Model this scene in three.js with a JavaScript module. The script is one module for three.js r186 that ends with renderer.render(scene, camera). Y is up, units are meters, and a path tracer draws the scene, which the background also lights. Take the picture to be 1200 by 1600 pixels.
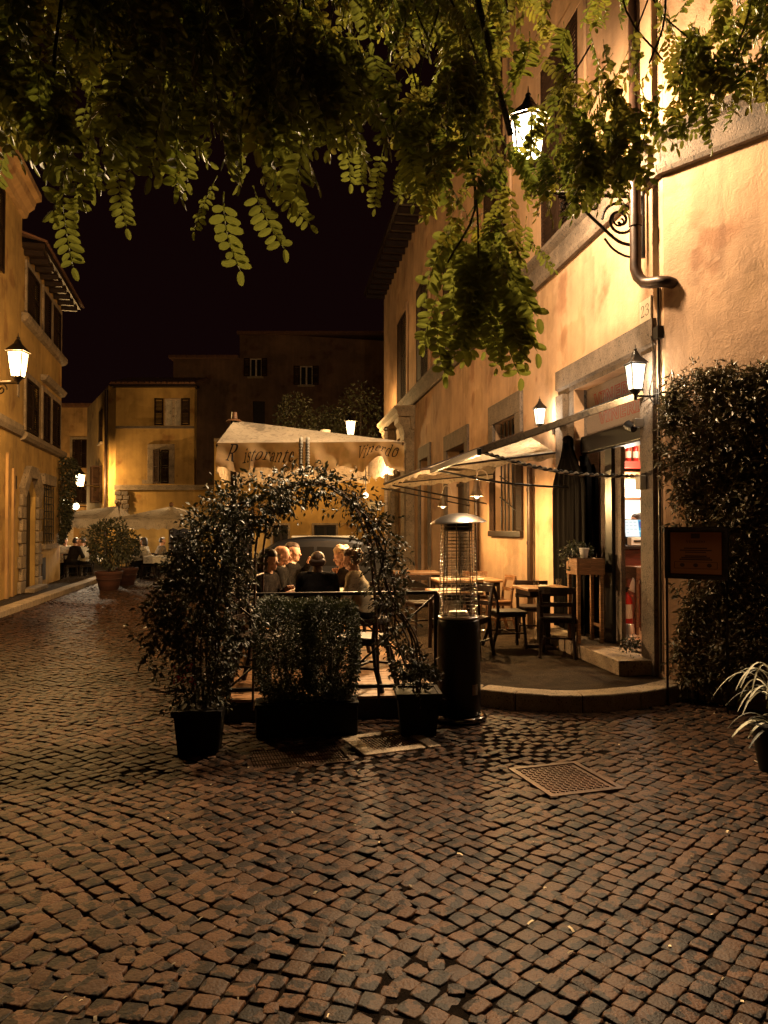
import * as THREE from 'three';
import { mergeGeometries, mergeVertices } from 'three/addons/utils/BufferGeometryUtils.js';
import { RoundedBoxGeometry } from 'three/addons/geometries/RoundedBoxGeometry.js';

// ---------------------------------------------------------------- camera, sky, exposure
const scene = new THREE.Scene();
const EYE = 1.65, PITCH = 0.0208;
const camera = new THREE.PerspectiveCamera(67.38, 768 / 1024, 0.05, 400);
camera.position.set(0, EYE, 0);
camera.lookAt(0, EYE + Math.tan(PITCH) * 10, -10);
const renderer = new THREE.WebGLRenderer({ antialias: true });
renderer.toneMapping = THREE.LinearToneMapping;
renderer.toneMappingExposure = 1;
renderer.shadowMap.enabled = true;
{ // a dark night sky with a faint town glow low down
  const w = 64, h = 32, d = new Float32Array(w * h * 4);
  for (let j = 0; j < h; j++) for (let i = 0; i < w; i++) {
    const up = ((j + 0.5) / h - 0.5) * Math.PI, g = Math.exp(-Math.max(0, up) * 2.2);
    const k = (j * w + i) * 4;
    d[k] = 0.0034 + 0.0016 * g; d[k + 1] = 0.0007 + 0.0009 * g; d[k + 2] = 0.0007 + 0.001 * g; d[k + 3] = 1;
  }
  const t = new THREE.DataTexture(d, w, h, THREE.RGBAFormat, THREE.FloatType);
  t.mapping = THREE.EquirectangularReflectionMapping; t.magFilter = THREE.LinearFilter; t.needsUpdate = true;
  scene.background = t; scene.environment = t;
}

// light strengths (candela); the street beam is added to the lantern glow
const WARM = [1, 0.69, 0.39], AMBER = [1, 0.58, 0.2], WHITE = [1, 0.8, 0.55];
const STREET_GLOW = 150, STREET_BEAM = 380;

// ---------------------------------------------------------------- small tools
let seed = 7;
const rnd = () => { seed = (seed + 0x6d2b79f5) | 0; let t = Math.imul(seed ^ (seed >>> 15), 1 | seed); t = (t + Math.imul(t ^ (t >>> 7), 61 | t)) ^ t; return ((t ^ (t >>> 14)) >>> 0) / 4294967296; };
const rr = (a, b) => a + (b - a) * rnd();
const V = (x, y, z) => new THREE.Vector3(x, y, z);
const clamp = (x, a, b) => Math.min(b, Math.max(a, x));
const sstep = (a, b, x) => { const t = clamp((x - a) / (b - a), 0, 1); return t * t * (3 - 2 * t); };
const lerp = (a, b, t) => a + (b - a) * t;
// a point of the place from where it is seen in the photograph and its depth
const W = (px, py, d) => {
  const x = (px - 600) / 1200, y = (800 - py) / 1200, c = Math.cos(PITCH), s = Math.sin(PITCH);
  const yy = y * c + s, zz = c - y * s;
  return V(x / zz * d, EYE + yy / zz * d, -d);
};
const G = (px, py, h = 0) => { const p = W(px, py, 1); const d = (h - EYE) / (p.y - EYE); return V(p.x * d, h, -d); };

// textures
const hash = (x, y, s) => { let n = Math.imul(x, 374761393) + Math.imul(y, 668265263) + Math.imul(s, 1442695041); n = Math.imul(n ^ (n >>> 13), 1274126177); return ((n ^ (n >>> 16)) >>> 0) / 4294967296; };
const vn = (x, y, p, s) => {
  const ix = Math.floor(x), iy = Math.floor(y), fx = x - ix, fy = y - iy, u = fx * fx * (3 - 2 * fx), v = fy * fy * (3 - 2 * fy), m = (a) => ((a % p) + p) % p;
  return lerp(lerp(hash(m(ix), m(iy), s), hash(m(ix + 1), m(iy), s), u), lerp(hash(m(ix), m(iy + 1), s), hash(m(ix + 1), m(iy + 1), s), u), v);
};
const fbm = (u, v, p, oct, s) => { let a = 0.5, t = 0, n = 0; for (let i = 0; i < oct; i++) { t += a * vn(u * p, v * p, p, s + i); n += a; a *= 0.55; p *= 2; } return t / n; };
function tex(n, fn, srgb = true) {
  const d = new Uint8Array(n * n * 4);
  for (let j = 0; j < n; j++) for (let i = 0; i < n; i++) {
    const c = fn((i + 0.5) / n, (j + 0.5) / n), k = (j * n + i) * 4;
    d[k] = clamp(c[0], 0, 1) * 255; d[k + 1] = clamp(c[1] ?? c[0], 0, 1) * 255; d[k + 2] = clamp(c[2] ?? c[0], 0, 1) * 255; d[k + 3] = 255;
  }
  const t = new THREE.DataTexture(d, n, n);
  t.wrapS = t.wrapT = THREE.RepeatWrapping; t.magFilter = THREE.LinearFilter; if (srgb) t.colorSpace = THREE.SRGBColorSpace; t.needsUpdate = true;
  return t;
}
const rep = (t, m, my = m) => { const c = t.clone(); c.repeat.set(1 / m, 1 / my); c.needsUpdate = true; return c; };
const T = {};
T.stucco = tex(1024, (u, v) => { // limewashed plaster: clouds, drips, patches
  const a = fbm(u, v, 4, 6, 1), b = fbm(u, v * 0.999, 16, 4, 20), drip = fbm(u * 1, Math.floor(v * 4) / 4, 40, 3, 33) * vn(u * 60, v * 3, 60, 3);
  const patch = sstep(0.56, 0.62, fbm(u, v, 6, 5, 50));
  let k = 0.66 + 0.34 * a + 0.16 * (b - 0.5) - 0.13 * drip - 0.06 * patch;
  const dirt = sstep(0.6, 0.78, fbm(u, v, 9, 5, 71)) * 0.16;
  return [k - dirt * 0.7 + 0.04, k - dirt, k - dirt * 1.2 - 0.02 * patch];
});
T.plasterBump = tex(1024, (u, v) => { // trowelled, rough
  const w = fbm(u, v, 6, 3, 5) * 0.35, a = fbm(u + w, v + w * 0.4, 24, 5, 9), b = vn(u * 190, v * 190, 190, 4), r = 1 - Math.abs(2 * fbm(u + w, v * 0.98, 12, 4, 15) - 1);
  return [0.35 * a + 0.2 * b + 0.45 * r];
}, false);
T.stone = tex(512, (u, v) => { // peperino and travertine: pitted, speckled
  const a = fbm(u, v, 5, 6, 101), s = vn(u * 170, v * 170, 170, 8), pit = sstep(0.78, 0.86, vn(u * 80, v * 50, 80, 12));
  const k = 0.66 + 0.4 * (a - 0.4) + 0.2 * (s - 0.5) - 0.25 * pit;
  return [k, k * 0.985, k * 0.96];
});
T.stoneBump = tex(512, (u, v) => [0.5 * fbm(u, v, 8, 6, 131) + 0.35 * vn(u * 140, v * 140, 140, 8) - 0.4 * sstep(0.76, 0.86, vn(u * 80, v * 50, 80, 12)) + 0.25], false);
T.cobble = tex(1024, (u, v) => { // basalt: worn tops with damp and dirty patches of ragged outline
  const a = fbm(u, v, 10, 6, 201), s = vn(u * 420, v * 420, 420, 8), wet = sstep(0.5, 0.54, fbm(u, v, 15, 6, 240)), pit = sstep(0.74, 0.9, vn(u * 200, v * 200, 200, 19));
  const k = 0.8 + 0.3 * (a - 0.5) + 0.18 * (s - 0.5) - 0.46 * wet - 0.2 * pit;
  return [k, k * 0.985, k * 0.95];
});
T.cobbleBump = tex(512, (u, v) => [0.55 * fbm(u, v, 16, 6, 261) + 0.3 * vn(u * 128, v * 128, 128, 3) + 0.15 * vn(u * 256, v * 256, 256, 5)], false);
T.grit = tex(512, (u, v) => { const s = vn(u * 256, v * 256, 256, 8), a = fbm(u, v, 6, 5, 301); const k = 0.45 + 0.5 * s * s + 0.3 * (a - 0.5); return [k, k * 0.97, k * 0.92]; });
T.gritBump = tex(512, (u, v) => [0.6 * vn(u * 200, v * 200, 200, 8) + 0.4 * vn(u * 256, v * 256, 256, 9)], false);
T.wood = tex(512, (u, v) => { // grain runs along u
  const g = fbm(u * 0.5, v, 8, 3, 401), l = vn(u * 6, v * 120 + 6 * g, 120, 7), f = vn(u * 30, v * 250, 250, 6), st = sstep(0.6, 0.8, fbm(u, v, 5, 4, 431));
  const k = 0.62 + 0.3 * l + 0.16 * f - 0.22 * st;
  return [k, k * 0.95, k * 0.9];
});
T.woodBump = tex(512, (u, v) => { const g = fbm(u * 0.5, v, 8, 3, 401); return [0.6 * vn(u * 6, v * 120 + 6 * g, 120, 7) + 0.4 * vn(u * 30, v * 250, 250, 6)]; }, false);
T.cloth = tex(512, (u, v) => { const a = fbm(u, v, 5, 5, 501), d = sstep(0.58, 0.75, fbm(u, v, 8, 5, 520)), m = sstep(0.7, 0.8, vn(u * 60, v * 60, 60, 8)) * 0.12, wv = ((Math.floor(u * 256) + Math.floor(v * 256)) % 2) * 0.03; const k = 0.86 + 0.22 * (a - 0.5) - 0.2 * d - m - wv; return [k, k * 0.985, k * 0.95]; });
T.clothBump = tex(512, (u, v) => [0.7 * fbm(u, v, 4, 4, 541) + 0.3 * ((Math.floor(u * 128) + Math.floor(v * 128)) % 2)], false);
T.rust = tex(512, (u, v) => { const a = fbm(u, v, 8, 6, 601), s = vn(u * 200, v * 200, 200, 3); const k = 0.6 + 0.5 * (a - 0.4) + 0.2 * (s - 0.5); return [k, k * 0.9, k * 0.8]; });

const lin = (r, g, b) => new THREE.Color().setRGB(r, g, b);
function mat(name, c, o = {}) { const m = new THREE.MeshPhysicalMaterial({ roughness: 0.8, metalness: 0, ...o }); m.name = name; m.color.copy(c); return m; }
const stucco = (name, c, m = 5, bump = 0.006) => mat(name, c, { map: rep(T.stucco, m), bumpMap: rep(T.plasterBump, 2.2), bumpScale: bump, roughness: 0.92 });
const stoneM = (name, c, m = 1.2) => mat(name, c, { map: rep(T.stone, m), bumpMap: rep(T.stoneBump, m * 0.8), bumpScale: 0.006, roughness: 0.85 });
const woodM = (name, c, r = 0.55, m = 0.9) => mat(name, c, { map: rep(T.wood, m), bumpMap: rep(T.woodBump, m), bumpScale: 0.0015, roughness: r });
const M = {
  ochre: stucco('ochre plaster', lin(0.52, 0.365, 0.215), 5, 0.01),
  ochreRough: stucco('rough ochre plaster', lin(0.52, 0.36, 0.21), 4, 0.008),
  yellow: stucco('yellow plaster', lin(0.57, 0.385, 0.105)),
  yellowPale: stucco('pale yellow plaster', lin(0.52, 0.34, 0.13)),
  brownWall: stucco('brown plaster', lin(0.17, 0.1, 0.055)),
  peperino: stoneM('grey peperino stone', lin(0.23, 0.175, 0.135)),
  travertine: stoneM('travertine', lin(0.5, 0.38, 0.25)),
  kerbStone: stoneM('kerb stone', lin(0.66, 0.52, 0.36), 0.9),
  asphalt: mat('asphalt', lin(0.15, 0.1, 0.058), { map: rep(T.grit, 0.6), bumpMap: rep(T.gritBump, 0.6), bumpScale: 0.03, specularIntensity: 0.3, roughness: 0.95 }),
  dirt: mat('joint dirt', lin(0.022, 0.013, 0.008), { map: rep(T.grit, 0.25), bumpMap: rep(T.gritBump, 0.3), bumpScale: 0.01, roughness: 1, specularIntensity: 0.1 }),
  cobble: mat('basalt', lin(0.1, 0.05, 0.027), { specularIntensity: 0.25, map: T.cobble, bumpMap: T.cobbleBump, bumpScale: 0.005, roughness: 0.6 }),
  shutter: woodM('dark shutter paint', lin(0.03, 0.017, 0.011), 0.75),
  oak: woodM('oak boards', lin(0.34, 0.19, 0.085), 0.55),
  deck: woodM('deck boards', lin(0.36, 0.2, 0.09), 0.5, 1.1),
  darkWood: woodM('dark stained wood', lin(0.026, 0.015, 0.01), 0.5),
  midWood: woodM('brown chair wood', lin(0.2, 0.1, 0.045), 0.45),
  black: mat('black painted metal', lin(0.013, 0.011, 0.01), { roughness: 0.38, metalness: 0.3 }),
  iron: mat('wrought iron', lin(0.014, 0.011, 0.009), { roughness: 0.5, metalness: 0.2, specularIntensity: 0.6 }),
  rust: mat('brown cast iron', lin(0.15, 0.085, 0.05), { map: rep(T.rust, 0.7), roughness: 0.5, metalness: 0.55 }),
  pipe: mat('brown painted pipe', lin(0.075, 0.042, 0.026), { map: rep(T.rust, 0.6), roughness: 0.45, metalness: 0.35 }),
  steel: mat('brushed steel', lin(0.5, 0.46, 0.42), { roughness: 0.3, metalness: 1 }),
  chrome: mat('bright steel', lin(0.7, 0.66, 0.6), { roughness: 0.15, metalness: 1 }),
  canvas: mat('cream awning cloth', lin(0.68, 0.56, 0.4), { map: rep(T.cloth, 1.4), bumpMap: rep(T.clothBump, 0.7), bumpScale: 0.008, roughness: 0.95, transmission: 0.1 }),
  canvasTan: mat('tan awning cloth', lin(0.4, 0.27, 0.15), { map: rep(T.cloth, 1.1), bumpMap: rep(T.clothBump, 0.7), bumpScale: 0.008, roughness: 0.95, transmission: 0.1 }),
  linen: mat('white linen', lin(0.78, 0.74, 0.66), { map: rep(T.cloth, 0.8), roughness: 0.95 }),
  paper: mat('white paper', lin(0.75, 0.72, 0.66), { roughness: 0.9 }),
  glass: mat('clear glass', lin(0.97, 0.97, 0.97), { roughness: 0.03, transmission: 1, thickness: 0, ior: 1.5 }),
  dimPane: mat('dark window pane', lin(0.012, 0.01, 0.009), { roughness: 0.25, specularIntensity: 0.35 }),
  curtain: mat('pale curtain', lin(0.8, 0.72, 0.58), { map: rep(T.cloth, 0.6), roughness: 0.95 }),
  paleFrame: woodM('pale window frame', lin(0.72, 0.62, 0.48), 0.6),
  terracotta: mat('terracotta', lin(0.13, 0.04, 0.018), { map: rep(T.stone, 0.5), roughness: 0.85 }),
  soil: mat('soil', lin(0.03, 0.02, 0.013), { map: rep(T.grit, 0.3), roughness: 1 }),
  potBlack: mat('black plastic pot', lin(0.009, 0.007, 0.006), { roughness: 0.65, specularIntensity: 0.4, map: rep(T.rust, 0.6) }),
  tile: stoneM('roof tile', lin(0.26, 0.115, 0.06), 0.6),
  leaf: mat('glossy dark leaf', lin(0.042, 0.043, 0.018), { roughness: 0.5, side: THREE.DoubleSide, transmission: 0.25 }),
  leafGreen: mat('green leaf', lin(0.04, 0.046, 0.016), { roughness: 0.62, side: THREE.DoubleSide, transmission: 0.35 }),
  robinia: mat('robinia leaf', lin(0.15, 0.16, 0.026), { roughness: 0.75, side: THREE.DoubleSide, transmission: 0.6 }),
  bark: mat('bark', lin(0.05, 0.035, 0.025), { map: rep(T.wood, 0.4), bumpMap: rep(T.woodBump, 0.4), bumpScale: 0.01, roughness: 0.95 }),
  stem: mat('woody stem', lin(0.06, 0.04, 0.025), { roughness: 0.9 }),
  ivyLeaf: mat('leathery jasmine leaf', lin(0.17, 0.14, 0.095), { roughness: 0.45, side: THREE.DoubleSide, transmission: 0.15 }),
  petal: mat('white petal', lin(0.7, 0.65, 0.55), { roughness: 0.8, side: THREE.DoubleSide, transmission: 0.3 }),
  redPetal: mat('red petal', lin(0.35, 0.03, 0.03), { roughness: 0.8, side: THREE.DoubleSide, transmission: 0.3 }),
  skin: mat('skin', lin(0.52, 0.29, 0.19), { roughness: 0.55 }),
  red: mat('red enamel', lin(0.45, 0.015, 0.012), { roughness: 0.35 }),
  rope: mat('pale twisted cord', lin(0.45, 0.36, 0.26), { roughness: 0.9 }),
};
M.shutter.specularIntensity = 0.15; M.darkWood.specularIntensity = 0.45;
M.cobbles = [0.62, 0.8, 0.95, 1.08, 1.22].map((k, i) => { const m = M.cobble.clone(); m.name = 'basalt ' + ['black', 'dark', 'brown', 'worn', 'pale'][i]; m.color.multiplyScalar(k); m.color.g *= [1, 1.04, 0.97, 1, 0.98][i]; return m; });
const glow = (name, c, k) => { const m = mat(name, lin(0.8, 0.75, 0.65), { roughness: 0.4 }); m.emissive.setRGB(...c); m.emissiveIntensity = k; return m; };
M.lampGlass = glow('lit lamp glass', [1, 0.86, 0.62], 9);
M.sconceGlass = glow('lit sconce glass', [1, 0.84, 0.56], 3.2);
M.amberGlass = glow('lit amber lamp glass', [1, 0.8, 0.42], 7);
M.farGlass = glow('lit far lamp globe', [1, 0.84, 0.52], 6);

// geometry
const clean = (g) => { const n = g.index ? g.toNonIndexed() : g; for (const k of Object.keys(n.attributes)) if (!['position', 'normal', 'uv'].includes(k)) n.deleteAttribute(k); n.groups = []; if (!n.attributes.normal) n.computeVertexNormals(); if (!n.attributes.uv) n.setAttribute('uv', new THREE.BufferAttribute(new Float32Array(n.attributes.position.count * 2), 2)); return n; };
const merge = (list) => { const a = list.flat(9).filter(Boolean).map(clean); return a.length === 1 ? a[0] : mergeGeometries(a); };
function uvm(g) { // texture coordinates in metres, from each face's own plane
  const p = g.attributes.position, n = g.attributes.normal, uv = new Float32Array(p.count * 2);
  for (let i = 0; i < p.count; i += 3) {
    let nx = 0, ny = 0, nz = 0;
    for (let k = 0; k < 3; k++) { nx += n.getX(i + k); ny += n.getY(i + k); nz += n.getZ(i + k); }
    const l = Math.hypot(nx, nz), flat = Math.abs(ny) > 1.2 * l, tx = l ? nz / l : 1, tz = l ? -nx / l : 0;
    for (let k = 0; k < 3; k++) {
      const x = p.getX(i + k), y = p.getY(i + k), z = p.getZ(i + k);
      uv[(i + k) * 2] = flat ? x : x * tx + z * tz; uv[(i + k) * 2 + 1] = flat ? z : y;
    }
  }
  g.setAttribute('uv', new THREE.BufferAttribute(uv, 2));
  return g;
}
const tf = (g, m) => { g.applyMatrix4(m); return g; };
const mv = (g, x, y, z, ry = 0, rx = 0, rz = 0) => tf(g, new THREE.Matrix4().compose(V(x, y, z), new THREE.Quaternion().setFromEuler(new THREE.Euler(rx, ry, rz, 'YXZ')), V(1, 1, 1)));
const box = (w, h, d, x = 0, y = 0, z = 0, ry = 0, bev = 0) => mv(bev ? new RoundedBoxGeometry(w, h, d, 1, Math.min(bev, w / 2.1, h / 2.1, d / 2.1)) : new THREE.BoxGeometry(w, h, d), x, y, z, ry);
function bar(a, b, w, h = w, bev = 0) { // a beam of section w x h from a to b
  const l = a.distanceTo(b), z = b.clone().sub(a).normalize(), up = Math.abs(z.y) > 0.98 ? V(1, 0, 0) : V(0, 1, 0), x = up.clone().cross(z).normalize(), y = z.clone().cross(x);
  const g = bev ? new RoundedBoxGeometry(w, h, l, 1, bev) : new THREE.BoxGeometry(w, h, l);
  return tf(g, new THREE.Matrix4().makeBasis(x, y, z).setPosition(a.clone().add(b).multiplyScalar(0.5)));
}
function rod(a, b, r0, r1 = r0, seg = 8) {
  const l = a.distanceTo(b), g = new THREE.CylinderGeometry(r1, r0, l, seg, 1);
  return tf(g, new THREE.Matrix4().compose(a.clone().add(b).multiplyScalar(0.5), new THREE.Quaternion().setFromUnitVectors(V(0, 1, 0), b.clone().sub(a).normalize()), V(1, 1, 1)));
}
const tube = (pts, r, n = 24, k = 6, closed = false) => new THREE.TubeGeometry(new THREE.CatmullRomCurve3(pts, closed), n, r, k, closed);
const lathe = (pr, n = 20) => new THREE.LatheGeometry(pr.map((p) => new THREE.Vector2(p[0], p[1])), n);
const ball = (r, x, y, z, sx = 1, sy = 1, sz = 1, a = 12, b = 8) => { const g = new THREE.SphereGeometry(r, a, b); g.scale(sx, sy, sz); g.translate(x, y, z); return g; };
function quadGeo(a, b, c, d, nu = 1, nv = 1, sag = 0, f = null) { // a-b along u, a-d along v
  const g = new THREE.PlaneGeometry(1, 1, nu, nv), p = g.attributes.position, t = g.attributes.uv;
  for (let i = 0; i < p.count; i++) {
    const u = t.getX(i), v = t.getY(i), q = a.clone().lerp(b, u).lerp(d.clone().lerp(c, u), v);
    q.y -= sag * Math.sin(Math.PI * u) * Math.sin(Math.PI * v);
    if (f) f(q, u, v);
    p.setXYZ(i, q.x, q.y, q.z);
  }
  g.computeVertexNormals();
  return g;
}

// scene tree
const used = new Map();
const numbered = (n) => { const k = used.get(n) ?? 0; used.set(n, k + 1); return k ? n + '_' + String(k).padStart(3, '0') : n; };
function tag(o, label, category, group) { Object.assign(o.userData, { label, category }); if (group) o.userData.group = group; return o; }
function thing(name, label, category, pos = V(0, 0, 0), turn = 0, group) {
  const o = new THREE.Group(); o.name = numbered(name); o.position.copy(pos); o.rotation.y = turn; scene.add(o);
  return tag(o, label, category, group);
}
function part(parent, name, geo, m, world = false, keepUV = false) { // world: geo is given in the place's own coordinates
  let g = merge([geo]);
  if (world) { let r = parent; const off = V(0, 0, 0); while (r && r !== scene) { off.add(r.position); r = r.parent; } g.translate(-off.x, -off.y, -off.z); }
  if (!keepUV && (m.map || m.bumpMap)) uvm(g);
  const o = new THREE.Mesh(g, m); o.name = name; o.castShadow = o.receiveShadow = true; parent.add(o);
  return o;
}
const wpart = (parent, name, geo, m, keepUV) => part(parent, name, geo, m, true, keepUV);
function struct(name, geo, m, label) { const o = part(scene, numbered(name), geo, m); o.userData.kind = 'structure'; if (label) o.userData.label = label; return o; }
function copy(o, label, pos, turn = 0, group) {
  const c = o.clone(); c.userData = { ...o.userData }; c.name = numbered(o.name.replace(/_\d{3}$/, '')); c.position.copy(pos); c.rotation.y = turn; if (label) c.userData.label = label; if (group) c.userData.group = group; scene.add(c);
  return c;
}
function stuff(parent, name, geo, m, mats, cols, kind = 'stuff') {
  const o = new THREE.InstancedMesh(geo, m, mats.length); o.name = name; o.castShadow = o.receiveShadow = true;
  mats.forEach((x, i) => { o.setMatrixAt(i, x); if (cols) o.setColorAt(i, cols[i]); });
  o.userData.kind = kind; parent.add(o);
  return o;
}
function lampAt(name, p, cd, c, radius = 3) { const l = new THREE.PointLight(new THREE.Color().setRGB(...c), cd); l.name = name; l.position.copy(p); l.castShadow = true; l.shadow.radius = radius; scene.add(l); return l; }
function beam(name, p, to, cd, c, angle, radius = 4) { const l = new THREE.SpotLight(new THREE.Color().setRGB(...c), cd, 0, angle, 1); l.name = name; l.position.copy(p); l.target.position.copy(to); l.castShadow = true; l.shadow.radius = radius; scene.add(l, l.target); return l; }

// wall frames: s runs along the wall, h up, p out of the wall
class Frame {
  constructor(x, z, ux, uz, nx, nz) { const l = Math.hypot(ux, uz), k = Math.hypot(nx, nz); this.o = V(x, 0, z); this.u = V(ux / l, 0, uz / l); this.n = V(nx / k, 0, nz / k); this.x = V(this.n.z, 0, -this.n.x); this.sg = Math.sign(this.u.dot(this.x)); this.turn = Math.atan2(this.n.x, this.n.z); }
  at(s, h, p = 0) { return this.o.clone().addScaledVector(this.u, s).addScaledVector(this.n, p).setY(h); }
  m(s, h, p = 0) { return new THREE.Matrix4().makeBasis(this.x, V(0, 1, 0), this.n).setPosition(this.at(s, h, p)); }
  box(s0, s1, h0, h1, p0, p1, bev = 0) { const w = Math.abs(s1 - s0), h = h1 - h0, d = p1 - p0; return tf(bev ? new RoundedBoxGeometry(w, h, d, 1, Math.min(bev, w / 2.1, h / 2.1, d / 2.1)) : new THREE.BoxGeometry(w, h, d), this.m((s0 + s1) / 2, (h0 + h1) / 2, (p0 + p1) / 2)); }
  put(g, s, h, p = 0) { return tf(g, this.m(s, h, p)); }
  wall(outline, holes, thick, bev) { // outline and holes as [s, h] points
    const sh = new THREE.Shape(outline.map(([s, h]) => new THREE.Vector2(s * this.sg, h)));
    for (const k of holes) sh.holes.push(new THREE.Path(k.map(([s, h]) => new THREE.Vector2(s * this.sg, h))));
    const g = new THREE.ExtrudeGeometry(sh, { depth: thick, bevelEnabled: false }); g.translate(0, 0, -thick);
    return tf(g, this.m(0, 0, 0));
  }
}
const rect = (s0, s1, h0, h1) => [[s0, h0], [s1, h0], [s1, h1], [s0, h1]];
const FA = new Frame(2.81, -7.66, -0.133, -1, -1, 0.133), sA = (d) => (d - 7.66) * 1.0088;
const FB = new Frame(2.81, -7.66, 0.647, 0.7625, -0.7625, 0.647);
const FL = new Frame(-7.19, -12, -0.2295, -1, 1, -0.2295), sL = (d) => (d - 12) * 1.026;

// ---------------------------------------------------------------- ground
const group = (parent, name) => { const g = new THREE.Group(); g.name = name; parent.add(g); return g; };
function structGroup(name, label) { const g = new THREE.Group(); g.name = numbered(name); g.userData.kind = 'structure'; if (label) g.userData.label = label; scene.add(g); return g; }
const inPoly = (x, z, P) => { let c = false; for (let i = 0, j = P.length - 1; i < P.length; j = i++) if ((P[i][1] > z) !== (P[j][1] > z) && x < ((P[j][0] - P[i][0]) * (z - P[i][1])) / (P[j][1] - P[i][1]) + P[i][0]) c = !c; return c; };
function slab(poly, y0, y1) { // a flat slab over a ground polygon of [x, z]
  const sh = new THREE.Shape(poly.map(([x, z]) => new THREE.Vector2(x, -z)));
  const g = new THREE.ExtrudeGeometry(sh, { depth: y1 - y0, bevelEnabled: false });
  return tf(g, new THREE.Matrix4().makeRotationX(-Math.PI / 2).setPosition(0, y0, 0));
}
// deck: origin at its front corner, s along the front, t away from the camera
const DO = V(-1.35, 0, -6.5), DA = V(0.9913, 0, -0.1318), DB = V(-0.1318, 0, -0.9913), DW = 1.86, DL = 5.2, DH = 0.2;
const dk = (s, h, t) => DO.clone().addScaledVector(DA, s).addScaledVector(DB, t).setY(h);
const DTURN = Math.atan2(-DB.x, -DB.z);
const kerbLine = [[0.5, -7.3], [0.9, -7.2], [1.2, -7.03], [1.48, -6.94], [1.78, -6.92], [2.05, -6.97], [2.35, -7.08], [2.62, -7.24], [2.95, -7.5]];
const pavePoly = [...kerbLine, [2.81, -7.7], ...[12, 18, 25, 29].map((d) => [3.83 - 0.133 * d - 0.002, -d]), [-2.1, -29], [-1.9, -25], [dk(DW, 0, DL).x, -12.1], [0.52, -7.0]];
const leftPave = [G(-40, 976).toArray(), G(0, 962).toArray(), G(70, 937).toArray(), G(140, 912).toArray(), G(175, 899).toArray()].map((p) => [p[0], p[2]]);
const deckPoly = [dk(0, 0, 0), dk(DW, 0, 0), dk(DW, 0, DL), dk(0, 0, DL)].map((p) => [p.x, p.z]);
const leftWallX = (z) => -4.436 + 0.2295 * z;
struct('street', (() => { const g = new THREE.PlaneGeometry(300, 300); g.rotateX(-Math.PI / 2); g.translate(0, -0.011, -60); return g; })(), M.dirt);

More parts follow.
